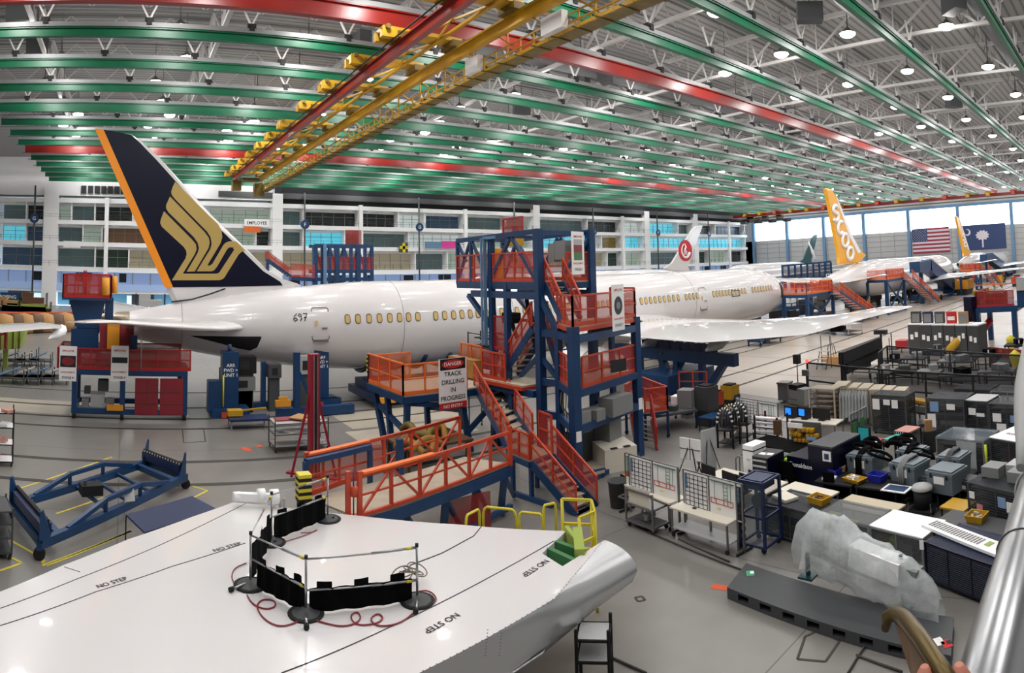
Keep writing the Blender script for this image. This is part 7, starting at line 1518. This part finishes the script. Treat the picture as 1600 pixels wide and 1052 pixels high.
for k, (px, py) in enumerate(((1375, 715), (1425, 700), (1350, 705), (1440, 712))):
    c = tz(px, py, 1.3); m = MB('fabricblk'); m.tube([c + V((.45 * math.cos(a), .25 * math.sin(a), .3 * math.sin(a * .5) - .1)) for a in [j * .6 for j in range(11)]], .055, 8); solo('black_hose', m, None, 'thick black hose looped over the grey case group, %s from the left' % ORD[[1, 2, 0, 3][k]], 'hose', 'black hoses over the cases')
# big dark table and tool cabinets at the left of the group
table((1167, 690), (1236, 707), .9, 1.3, 'large black work table between tube rack and tool chest', 'fabricblk', 'black')
t2, f = blk_thing('parts_washer', 'dark blue box machine with a grey lid, lettered on its side', 'machine', (1262, 694), (1300, 700), 1.75, 1.9, [('body', 'navy', 0, 1, 0, 1, 0, 1.7), ('lid', 'greydk', 0, 1, 0, 1, 1.7, 1.76), ('notice', 'paper', .62, .95, -.02, 0, 1.25, 1.6), ('notice_print', 'blue', .7, .87, -.03, -.02, 1.33, 1.52)])
m = MB('navy'); a, b = f.L(0, .1, 0), f.L(-.9, .3, 0); m.prism([f.L(0, 0, 0), f.L(0, 1.6, 0), f.L(-1.0, 1.6, 0), f.L(-1.0, .0, 0)], (0, 0, 1.2)); part('side_unit', m, None, t2); m = MB('paper'); text(m, 'Donaldson', f.L(-.35, 0, .85), f.u, (0, 0, 1), w=1.0, depth=.02); part('lettering', m, None, t2, 'white lettering')
blk_thing('tall_cabinet', 'narrow white cabinet with a black banded lid left of the tool chest', 'cabinet', (1160, 696), (1176, 699), 1.6, .8, [('body', 'wallwhite', 0, 1, 0, 1, 0, 1.45), ('band', 'black', -.02, 1.02, -.01, 1.01, 1.42, 1.46), ('lid', 'wallwhite', 0, 1, 0, 1, 1.46, 1.62), ('handle', 'steel', .4, .7, -.04, 0, 1.1, 1.13)])
t2, f = blk_thing('tool_chest', 'dark blue tool chest with pale drawer fronts', 'cabinet', (1175, 713), (1199, 717), 1.35, 1.1, [('body', 'navy', 0, 1, 0, 1, 0, 1.32), ('top', 'seal', 0, 1, 0, 1, 1.32, 1.36)] + [('drawer', 'greylt', .06, .92, -.03, 0, .2 + .2 * k, .26 + .2 * k) for k in range(6)])
m = MB('paper'); m.box(f.L(f.w * .35, f.d * .35, 1.37), (.3, .25, .01)); solo('paper_sheet', m, None, 'white sheet at the left on the dark blue tool chest', 'paper'); m = MB('paper'); m.box(f.L(f.w * .7, f.d * .4, 1.37), (.3, .25, .01), .2); solo('paper_sheet', m, None, 'white sheet at the right on the dark blue tool chest', 'paper')
m = MB('primer'); f = Fr((1214, 716), (1262, 724), .95, 1.1); t = thing('green_cart', 'green mesh sided cart right of the tool chest', 'cart', f.c()); f.blk(m, 0, f.w, 0, f.d, .25, .3); f.blk(m, 0, f.w, 0, .04, .3, .9); f.blk(m, 0, f.w, f.d - .04, f.d, .3, .9); f.blk(m, 0, .04, 0, f.d, .3, .9); f.blk(m, f.w - .04, f.w, 0, f.d, .3, .9); part('tub', m, None, t); casters(t, f, .12)
m = MB('hivis')
for k in range(7): m.box(f.L(f.w * (.1 + .13 * k), f.d * .5, .7), (.1, .5, .3), k)
solo('rope_heap', m, None, 'dark and bright green cords heaped in the green cart', 'cords', )
for k in range(3): 
    m = MB('steelrough'); f = Fr((1146, 712), (1158, 714), 1.1, .8); m.tube([f.L(.1, .25 * k, 0), f.L(.1, .25 * k, 1.0), f.L(.2, .25 * k + .02, 1.1), f.L(.5, .25 * k, 1.1), f.L(.55, .25 * k, 1.0), f.L(.55, .25 * k, 0)], .025, 6); solo('rack_hoop', m, None, 'steel hoop rack left of the white cabinet, %s from the front' % ORD[k], 'rack', 'steel hoops')
# teal and pink padded carts
for k, (a, b, c, h, lb) in enumerate((((1380, 686), (1400, 690), 'tealpad', 1.1, 'black cart with a teal padded top and striped edge'), ((1397, 673), (1420, 676), 'pinkpad', 1.2, 'black cart with a pink padded top'))):
    f = Fr(a, b, h, .9); t = thing('padded_cart', lb, 'cart', f.c()); m = MB(c); f.blk(m, 0, f.w, 0, f.d, h - .06, h); part('pad', m, None, t); m = MB('black'); f.blk(m, -.05, f.w + .05, -.05, .02, h - .1, h - .02)
    for x in (0, f.w):
        for y in (0, f.d): m.bar(f.L(x, y, 0), f.L(x, y, h), .05)
    part('frame', m, None, t); m = MB('paper')
    for j in range(7): m.bar(f.L(f.w * (j + .3) / 7, -.06, h - .1), f.L(f.w * (j + .6) / 7, -.06, h - .02), .05, .01)
    part('striped_edge', m, None, t)
t = thing('teal_screen_cart', 'black cart with an upright teal panel behind the blue machine', 'cart', tuple(U(1348, 690, z=0))); f = Fr((1340, 668), (1358, 670), 1.5, .5); m = MB('black'); f.blk(m, -.05, f.w + .05, 0, .05, .95, 1.55); f.blk(m, -.2, f.w + .2, -.4, .5, .85, .92); m.bar(f.L(0, 0, 0), f.L(0, 0, 1.5), .05); m.bar(f.L(f.w, 0, 0), f.L(f.w, 0, 1.5), .05); part('frame', m, None, t); m = MB('tealscreen'); f.blk(m, .03, f.w - .03, -.02, 0, 1.0, 1.5); part('panel', m, None, t)
m = MB('paper'); m.box(f.L(-.1, -.6, .98), (.5, .4, .06)); solo('white_case', m, None, 'white flat case in front of the teal panel', 'case')
m = MB('red')
for k in range(6): m.box(tz(1375 - 5 * k, 690 + (k % 3) * 4, .8), (.35, .3, .2), k)
solo('red_cloth', m, None, 'heap of red cloths beside the teal padded cart', 'cloths', )
for k in range(3): m = MB('fabricblk'); c = tz([1360, 1400, 1415][k], [700, 700, 695][k], .9); m.tube([c + V((.4 * math.cos(a), .3 * math.sin(a), .3 * abs(math.sin(a)))) for a in [j * .6 for j in range(11)]], .1, 8, True); m.use('paper').box(c + V((.2, -.1, .25)), (.25, .12, .05), .5); solo('hose_coil', m, None, 'black hose coil with white tape below the padded carts, %s from the left' % ORD[k], 'hose', 'hose coils')
p = U(1453, 706, z=0); m = MB('seal'); m.lathe(p, [(.02, 0), (.26, 0), (.34, .9), (.36, .95), (.32, .95), (.25, .1), (.02, .08)], 16); solo('waste_bin', m, None, 'dark ribbed waste bin left of the plastic draped cage', 'bin'); m = MB('carton'); m.box(p + V((0, 0, 1.1)), (.3, .2, .5), .5); solo('cardboard', m, None, 'brown cardboard sticking out of the dark ribbed bin', 'cardboard')
m = MB('yellow'); f = Fr((1416, 625), (1446, 630), 1.1, .9); t = thing('yellow_comb_rack', 'dark shelf with a yellow toothed top between two wire cages', 'shelf', f.c()); 
for k in range(9): f.blk(m, f.w * (k / 9), f.w * (k + .6) / 9, 0, .5, 1.0, 1.15)
part('yellow_teeth', m, None, t); m = MB('dark'); f.blk(m, 0, f.w, 0, f.d, .95, 1.0); f.blk(m, 0, f.w, 0, f.d, .5, .55); m.use('grey'); f.blk(m, 0, f.w, -.02, 0, .6, .9)
for x in (0, f.w): m.bar(f.L(x, 0, 0), f.L(x, 0, 1), .08); m.bar(f.L(x, f.d, 0), f.L(x, f.d, 1), .08)
part('shelf', m, None, t)
m = MB('black'); f = Fr((1405, 690), (1450, 692), .05, 3.0); f.blk(m, 0, f.w, 0, f.d, 0, .02); solo('floor_mat', m, None, 'black floor mat between the padded carts and the wire cages', 'mat')
# ---- blue locker stand with equipment
f = Fr((1158, 858), (1196, 868), 0, .9); t = thing('open_locker', 'dark blue open steel locker on casters beside the right whiteboards', 'locker', f.c()); HL = 2.0
m = MB('bluedk')
for x, y in ((0, 0), (f.w, 0), (f.w, f.d), (0, f.d)): m.bar(f.L(x, y, .15), f.L(x, y, HL), .08)
for z in (.18, 1.0, HL): m.bar(f.L(0, 0, z), f.L(f.w, 0, z), .06); m.bar(f.L(f.w, 0, z), f.L(f.w, f.d, z), .06); m.bar(f.L(0, f.d, z), f.L(0, 0, z), .06); m.bar(f.L(0, f.d, z), f.L(f.w, f.d, z), .06)
part('frame', m, None, t); m = MB('acrylic'); m.quad(f.L(0, -.01, .2), f.L(f.w, -.01, .2), f.L(f.w, -.01, HL), f.L(0, -.01, HL)); m.quad(f.L(0, f.d, .2), f.L(f.w, f.d, .2), f.L(f.w, f.d, HL), f.L(0, f.d, HL)); part('clear_panel', m, None, t)
m = MB('steelrough')
for k in range(7): f.blk(m, .06, .2, -.03, 0, .35 + .22 * k, .47 + .22 * k)
part('hinges', m, None, t); m = MB('bluedk'); f.blk(m, .1, f.w - .1, .1, f.d - .1, HL - .25, HL + .03); part('top_tray', m, None, t); casters(t, f, .08)
m = MB('greydk'); c = f.L(f.w * .5, f.d * .5, 1.35); m.cyl(c - V((0, .15, 0)), c + V((0, .15, 0)), .2, 12); m.tube([c, c + V((.1, 0, -.4)), c + V((0, .1, -.9))], .05, 6); solo('grey_blower', m, None, 'grey blower with a hose hanging inside the dark blue locker', 'blower')
# ---- pallet and wrapped part
q0, q1, q2 = U(1136, 918, z=.28), U(1486, 1025, z=.28), U(1166, 880, z=.28); q3 = q1 + (q2 - q0)
t = thing('pallet', 'long dark grey pallet on the floor below the wrapped part', 'pallet', (q0 + q1) / 2 - V((0, 0, .28)))
m = MB('cratedk'); m.prism([q0, q1, q3, q2], (0, 0, -.06)); part('top_board', m, None, t)
m = MB('cratedk'); d = q1 - q0; e = q2 - q0
for k in range(9): a = q0 + d * (k / 8.6); m.prism([a - V((0, 0, .22)), a + d * .06 - V((0, 0, .22)), a + d * .06 + e - V((0, 0, .22)), a + e - V((0, 0, .22))], (0, 0, .16))
m.prism([q0 - V((0, 0, .28)), q1 - V((0, 0, .28)), q3 - V((0, 0, .28)), q2 - V((0, 0, .28))], (0, 0, .06)); part('runners', m, None, t)
def fp_(px, py): return U(px, py, z=.285)
for k, (px, py, c1, c2, lb) in enumerate(((1172, 896, 'inkgreen', 'paper', 'green and white card lying at the left end of the pallet'), (1466, 1003, 'paper', 'paper', 'white card at the right end of the pallet'), (1479, 1006, 'inkred', 'ink', 'pink red card with a black mark at the right end of the pallet'))):
    c = fp_(px, py); m = MB(c1); m.box(c, (.28, .2, .006), -.9); m.use(c2).box(c + V((.03, .05, .006)), (.12, .1, .006), -.9); solo('card', m, None, lb, 'card')
a0 = U(1238, 905, z=.3); a1 = U(1452, 978, z=.3); ax = (a1 - a0); ln = ax.length; ax.normalize(); sd = V((-ax.y, ax.x, 0)); sd = sd if sd.dot(a0) > 0 else -sd
t = thing('wrapped_part', 'large part wrapped in loose translucent plastic film on the pallet', 'wrapped part', (a0 + a1) / 2)
rows = []; NS = 34
for i in range(NS + 1):
    q = i / NS; e = min(1, (math.sin(math.pi * min(max(q, .03), .97))) ** .28); hh = (1.72 - .42 * q + .1 * math.sin(q * 9)) * (.35 + .65 * e) * (.72 if i in (0, NS) else 1); ww = (.34 + .12 * math.sin(q * 3 + .5)) * e; z0 = .42 - .25 * q + .12 * math.sin(q * 5)
    c = a0 + ax * (ln * (q * 1.06 - .03)) + sd * .35; rg = []
    for k in range(20):
        a = 2 * math.pi * k / 20; nn = 1 + .07 * math.sin(3 * a + i * .8) + .06 * math.sin(7 * a - i * .53) + .04 * math.sin(i * 1.9 + k)
        rg.append(c + sd * (ww * math.cos(a) * nn) + V((0, 0, z0 - .3 + hh / 2 + hh / 2 * math.sin(a) * nn)))
    rows.append(rg)
m = MB('film'); m.grid(rows, True); part('plastic_film', m, None, t, 'crumpled translucent plastic')
m = MB('grey'); m.bar(a0 + sd * .35 + ax * .5 + V((0, 0, .95)), a1 + sd * .35 - ax * .4 + V((0, 0, .7)), .35, .55); m.use('wallwhite').bar(a0 + sd * .3 + ax * ln * .45 + V((0, 0, 1.0)), a1 + sd * .3 - ax * .8 + V((0, 0, .85)), .45, .5); part('component', m, None, t, 'pale grey component inside')
for q in (.06, .78): m = MB('teal'); p = a0 + ax * ln * q + sd * .35; m.bar(V((p.x, p.y, .28)), V((p.x, p.y, 1.5 if q > .5 else .9)), .09); m.box((p.x, p.y, .31), (.4, .4, .05)); part('stand', m, None, t, 'teal steel stand')
m = MB('ink'); p = U(1345, 875, z=1.2); m.bar(p, p + V((.5, -.05, -.05)), .08, .06); part('strap', m, None, t); m = MB('paper'); p = U(1440, 852, z=1.75); m.box(p, (.1, .02, .2)); part('tag', m, None, t)
# ---- fence cell ---------------------------------------------------------------------------
def fence(lab, a, b, h, n, mesh='darkmesh', z0=0, mid=.5):
    A = U(*a, z=h); B = U(*b, z=h); t = thing('safety_fence', lab, 'fence', ((A.x + B.x) / 2, (A.y + B.y) / 2, 0)); m = MB('dark')
    for z in (h, h * mid, .15): m.bar((A.x, A.y, z), (B.x, B.y, z), .07, .09)
    part('rail', m, None, t)
    for k in range(n + 1): q = A.lerp(B, k / n); m = MB('dark'); m.bar((q.x, q.y, 0), (q.x, q.y, h), .09); part('post', m, None, t)
    m = MB(mesh); m.quad(V((A.x, A.y, .15)), V((B.x, B.y, .15)), V((B.x, B.y, h)), V((A.x, A.y, h))); part('mesh_panel', m, None, t); return A, B
A, B = fence('front dark safety fence behind the beige cabinets', (1261, 567), (1600, 590), 2.1, 5); fence('back dark safety fence of the work cell', (1386, 541), (1600, 556), 2.1, 4); fence('short dark fence closing the left end of the cell', (1372, 552), (1386, 541), 2.1, 1)
m = MB('indicator'); m.box(A + V((0, 0, .1)), (.15, .15, .2)); solo('warning_lamp', m, None, 'small red lamp on the corner post of the front safety fence', 'lamp')
# long black light curtain boxes
for k, (a, b, z, h) in enumerate((((1314, 551), (1372, 528), 2.6, .75), ((1320, 566), (1374, 541), 1.9, .75))):
    A = U(*a, z=z); B = U(*b, z=z); m = MB('black'); m.bar(A - V((0, 0, h / 2)), B - V((0, 0, h / 2)), .3, h); m.use('greydk')
    for j in range(9): q = A.lerp(B, j / 8); m.bar(q - V((.17, 0, h)), q - V((.17, 0, 0)), .04)
    m.use('dark'); 
    for q in (A, B): m.bar(V((q.x, q.y, 0)), q, .12)
    solo('black_panel_row', m, None, ['upper long black panel row at the left of the fenced cell', 'lower long black panel row at the left of the fenced cell'][k], 'panel')
m = MB('dark'); c = U(1376, 519, z=2.9); m.box(c, (.9, .5, .3)); m.bar((c.x, c.y, 0), c, .12); m.bar((c.x + .8, c.y, 0), (c.x + .8, c.y, 2.8), .06); solo('camera_post', m, None, 'dark sensor head on a post at the end of the black panels', 'post')
t = thing('step_ladder', 'rolling step ladder with thin rails left of the fenced cell', 'ladder', tuple(U(1283, 578, z=0))); p = U(1283, 578, z=0); m = MB('greydk'); 
for a in (-.4, .4): m.bar(p + V((a, 0, 0)), p + V((a, .7, 1.3)), .06); m.bar(p + V((a, 1.0, 0)), p + V((a, .9, 2.5)), .05); m.bar(p + V((a, 1.0, 2.4)), p + V((a + .9, -.3, 1.1)), .04) if a > 0 else None
part('frame', m, None, t); m = MB('greylt')
for k in range(5): q = p + V((0, .14 * k, .26 * (k + 1))); m.box(q, (.8, .22, .04))
part('steps', m, None, t)
m = MB('carton'); p = U(1302, 568, z=0); m.box((p.x, p.y, .3), (1.6, 1.2, .6)); m.use('brown'); m.tube([(p.x - .5, p.y, .6), (p.x - .4, p.y, 1.4), (p.x + .1, p.y, 1.5), (p.x + .3, p.y, .7)], .04, 5); solo('tan_crate', m, None, 'tan crate with loops beside the step ladder', 'crate')
# contents of the cell
CT = [((1395, 570), 1.6, 1.1, .8, 'greydk'), ((1430, 572), 1.8, 1.4, 1.0, 'cratedk'), ((1462, 566), 1.4, 1.2, 1.3, 'seal'), ((1500, 575), 2.2, 1.4, .9, 'greydk'), ((1545, 572), 2.0, 1.6, 1.2, 'black'), ((1585, 578), 2.0, 1.5, 1.0, 'seal'), ((1410, 590), 2.0, 1.4, .8, 'black'), ((1455, 592), 1.6, 1.0, .9, 'grey'), ((1500, 596), 2.4, 1.5, .8, 'cratedk'), ((1560, 598), 2.2, 1.4, 1.1, 'greydk'), ((1345, 580), 2.2, 1.6, .7, 'grey'), ((1380, 592), 1.4, 1.2, .9, 'greylt'), ((1590, 562), 1.6, 1.4, 1.5, 'black'), ((1480, 586), 1.0, 1.0, 1.3, 'greylt')]
for k, ((px, py), w, d, h, c) in enumerate(CT):
    p = U(px, py + 8, z=0); t = thing('cell_bench', 'low machine bench inside the fenced cell, %s one counted across it' % ORD[k], 'bench', p, 'benches in the fenced cell'); m = MB(c); m.box((p.x, p.y, h - .06), (w, d, .12)); part('top', m, None, t); m = MB('dark')
    for a in (-1, 1):
        for b in (-1, 1): m.bar((p.x + a * w * .45, p.y + b * d * .45, 0), (p.x + a * w * .45, p.y + b * d * .45, h - .1), .07)
    m.bar((p.x - w * .45, p.y, h * .4), (p.x + w * .45, p.y, h * .4), .06); part('frame', m, None, t)
    m = MB(('fabricblk', 'greylt', 'seal', 'grey')[k % 4]); m.box((p.x + .2, p.y, h + .18), (w * .4, d * .5, .35), .3 * k); m.use('paper').box((p.x + .2, p.y - d * .26, h + .2), (.2, .02, .25)); part('unit', m, None, t)
# ---- far cabinets and blue rig on the right ----------------------------------------------------
for k in range(6):
    a = (1418 + k * 18.5, 506 + .3 * k); b = (1418 + (k + 1) * 18.2, 506 + .3 * k); t2, f = blk_thing('parts_cabinet', 'grey drawer cabinet with white notices, %s from the left in the far row' % ORD[k], 'cabinet', a, b, 2.6, 1.6, [('body', 'seal' if k % 2 else 'cratedk', 0, 1, 0, 1, .1, 2.5), ('top', 'wallwhite', 0, 1, 0, 1, 2.5, 2.6), ('notice', 'paper', .2, .45, -.03, 0, 1.3, 1.7), ('notice', 'paper', .6, .85, -.03, 0, 1.5 - .3 * (k % 2), 1.9 - .3 * (k % 2)), ('plinth', 'dark', .05, .95, .05, .95, 0, .1)], 'far row of cabinets')
    if k < 5: m = MB(('seal', 'bluedk', 'greydk', 'inkred', 'carton')[k]); q = f.L(f.w * .5, .6, 3.08); m.box(q, (f.w * .8, .3, .95)); m.use('paper' if k == 3 else 'grey').box(q + V((0, -.17, -.05)), (f.w * .6, .03, .3 if k == 3 else .7)); solo('display_board', m, None, ['dark green board on the far left cabinet', 'dark star printed box on the second far cabinet', 'grey screen on the third far cabinet', 'red DANGER style notice on the fourth far cabinet', 'tan carton on the fifth far cabinet'][k], 'board')
t = thing('red_cart', 'small red cart left of the far cabinet row', 'cart', tuple(U(1412, 552, z=0))); p = U(1412, 550, z=0); m = MB('red'); m.box((p.x, p.y, .7), (1.0, 1.2, .7)); part('body', m, None, t); m = MB('greydk'); m.box((p.x - .8, p.y, .3), (1.0, 1.2, .06)); m.bar((p.x - 1.3, p.y, 0), (p.x - 1.3, p.y, 1.2), .06); m.bar((p.x, p.y - .5, 0), (p.x, p.y - .5, .5), .06); part('frame', m, None, t)
t = thing('blue_rig', 'big blue steel rig with a railed deck at the right edge', 'platform', (-8, 42, 0)); P = [U(1526, 481, z=3.5), U(1566, 484, z=3.5)]; X0, X1, YB = P[0].x, P[1].x, P[0].y
m = MB('blue')
for x, y in ((X0, YB), (X1 + .5, YB), (X0, YB + 5), (X1 + 6, YB)): m.box((x, y, 1.7), (.45, .45, 3.4))
m.box(((X0 + X1) / 2 + .3, YB + 2.5, 3.3), (X1 - X0 + 1, 5.2, .5)); part('frame', m, None, t)
m = MB('blue'); m.box((X1 + 3.4, YB + 2, 4.6), (5.2, 4, 2.5)); m.use('greylt')
for k in range(4): m.box((X1 + 3.4, YB - .02, 4.9 + .2 * k), (4.0, .04, .06))
m.box((X1 + 1.3, YB - .1, 5.3), (.9, .2, 1.0)); part('blue_housing', m, None, t)
guard(t, [(X0, YB, 3.55), (X1 + .5, YB, 3.55)], 1.3, 'red', 'redmesh', .9); guard(t, [(X0, YB, 3.55), (X0, YB + 5, 3.55)], 1.3, 'red', 'redmesh', 1.2)
m = MB('brown'); m.box(((X0 + X1) / 2, YB + 2, 4.1), (1.6, 2, 1.0)); part('crate', m, None, t)
m = MB('orangehi'); m.bar((X0, YB - .02, 5.4), (X1 + 2, YB, 5.45), .08); part('signal_bar', m, None, t)
f = Fr((1545, 543), (1610, 549), 1.6, .2); t = thing('red_screen', 'dark red translucent screen wall at the right edge below the blue rig', 'screen', f.c()); m = MB('redmesh'); f.blk(m, 0, f.w, 0, .03, .1, 1.6); part('panel', m, None, t); m = MB('hosered'); m.bar(f.L(0, 0, 1.6), f.L(f.w, 0, 1.6), .08)
for k in range(4): m.bar(f.L(f.w * k / 3, 0, 0), f.L(f.w * k / 3, 0, 1.6), .08)
part('frame', m, None, t)
for k, (px, py, sc) in enumerate(((1581, 560, 1), (1588, 590, 1.1))):
    p = U(px, py, z=0); m = MB('yrail'); m.lathe((p.x, p.y, 0), [(.02, 0)] + [(.12 + .03 * j + .03 * (j % 2), .18 * j + .1) for j in range(9)] + [(.02, 1.8)], 10); solo('yellow_cone_hose', m, None, ['yellow ribbed hose cone in front of the dark red screen', 'yellow ribbed hose cone hanging inside the fenced cell at the right'][k], 'hose')
for k in range(4):
    p = U(1500 + 12 * k, 548 - 5 * k, z=.5); m = MB('yellow' if k % 2 == 0 else 'red'); m.tube([p + V((-.9, -.6, 0)), p + V((-.2, 0, .7)), p + V((.7, .5, 1.2 + .2 * k))], [.3, .38, .3], 10); solo('duct_hose', m, None, ['yellow ribbed duct beside the blue rig leg', 'red duct beside the blue rig leg', 'upper yellow duct beside the blue rig leg', 'upper red duct beside the blue rig leg'][k], 'hose')
blk_thing('dark_cabinet', 'tall dark blue cabinet standing left of the blue rig', 'cabinet', (1505, 464), (1517, 464), 4.5, 1.2, [('body', 'navy', 0, 1, 0, 1, 0, 4.4), ('cap', 'bluedk', -.03, 1.03, 0, 1, 4.4, 4.5)])
m = MB('red'); p = U(1491, 548, z=0)
for a in (0, .8): m.bar((p.x + a, p.y, 0), (p.x + a, p.y, 2.6), .12)
m.prism([(p.x, p.y, .8), (p.x + .9, p.y, 1.2), (p.x + .9, p.y, 2.8), (p.x + .3, p.y, 2.2)], (0, .1, 0)); solo('red_guard_frame', m, None, 'red guard frame right of the grey cabinets, near the yellow ducts', 'frame')
t2, f = table((1459, 531), (1485, 531), 1.0, 1.2, 'blue topped bench in front of the far cabinets', 'bluelt', 'red', 'bench', .08, 'wallwhite')
m = MB('hosered'); 
for k in range(5): p = f.L(-1.2 + .1 * k, .3 * k, .5 + .25 * k); m.tube([p + V((-.5, 0, -.3)), p, p + V((.5, .2, .3)), p + V((.9, 0, -.4))], .07, 6)
solo('red_hose_pile', m, None, 'pile of dark red hoses left of the blue topped bench', 'hose')
# ---- hand rail of the mezzanine and the bronze bar ------------------------------------------------
ra = U(1556, 1052, z=8.14); rb = U(1592, 900, z=8.14); d = (rb - ra).normalized()
t = thing('hand_rail', 'thick brushed metal handrail running out of the lower right corner', 'handrail', ra)
m = MB('steel'); m.cyl(ra - d * .5, ra + d * 1.6, .026, 32); part('pipe', m, None, t)
m = MB('greydk'); c = ra + d * .17; up_ = V((0, 0, 1)); s_ = d.cross(up_).normalized(); m.tube([c + (s_ * math.cos(a) + up_ * math.sin(a)) * .0268 for a in [k * math.pi / 12 for k in range(24)]], .0008, 5, True); part('wire_tie', m, None, t, 'thin dark wire around the rail')
m = MB('greylt'); c = ra + d * .33; m.tube([c + (s_ * math.cos(a) + up_ * math.sin(a)) * .0285 + d * .004 * math.sin(a) for a in [k * math.pi / 12 for k in range(24)]], .002, 6, True); part('hose_clamp', m, None, t)
m = MB('greylt'); P1 = [ra + d * (.33 + .05 * k) + s_ * -.02 + up_ * (.03 + .015 * k) for k in range(9)]; m.tube(P1, [.006, .012, .02, .026, .03, .03, .03, .03, .03], 12); part('cloth_wrap', m, None, t, 'pale cloth wrap along the rail')
m = MB('steelrough'); q = ra - d * .46; m.cyl((q.x, q.y, 6.82), (q.x, q.y, 8.13), .02, 10); part('post', m, None, t)
m = MB('fabricblk'); m.prism([ra + V((.03, .0, -.03)), ra + d * 1.2 + V((.03, 0, -.03)), ra + d * 1.2 + V((.06, 0, -.6)), ra + V((.06, 0, -.6))], (.01, 0, 0)); part('dark_skirt', m, None, t, 'dark panel under the rail')
q = [U(1383, 985, r=.5), U(1386, 965, r=.5), U(1400, 958, r=.5), U(1415, 968, r=.48), U(1440, 1000, r=.45), U(1470, 1045, r=.42), U(1500, 1095, r=.4)]
m = MB('brass'); m.tube(q, [.003, .005, .006, .0062, .0062, .0062, .0062], 12); t = thing('bronze_hook', 'dark bronze hooked bar close to the camera at the bottom', 'hook', q[3]); part('bar', m, None, t)
m = MB('brown'); m.prism([U(1398, 975, r=.49), U(1418, 985, r=.47), U(1462, 1060, r=.43), U(1425, 1060, r=.44)], (0, .004, 0)); part('leather_strip', m, None, t, 'dark strip along the bar')
mat('skin', (196, 122, 100), .5)
t = thing('person', 'person out of view below, two fingertips at the bottom edge by the bronze bar', 'person', U(1470, 1080, r=.42)); m = MB('skin')
for x, y, r_ in ((1446, 1056, .0075), (1500, 1054, .008)):
    a = U(x, y, r=.42); b = U(x + 6, y + 60, r=.42); pts = [a.lerp(b, k / 6) for k in range(7)]; m.tube([a + (a - b).normalized() * r_ * .8] + pts, [r_ * .35, r_ * .85, r_, r_, r_ * 1.02, r_ * 1.05, r_ * 1.08, r_ * 1.1], 12)
part('finger', m, None, t)
struct('trim_27', MB('concrete').span((-.14, -12, 6.55), (27.5, 30, 6.82)).span((-1.2, -12, 6.55), (-.1, .45, 6.81)))
m = MB('greydk')
for yy in (-10, 0, 10, 20, 29): m.box((1.5, yy, 3.27), (.5, .5, 6.55))
struct('trim_28', m)
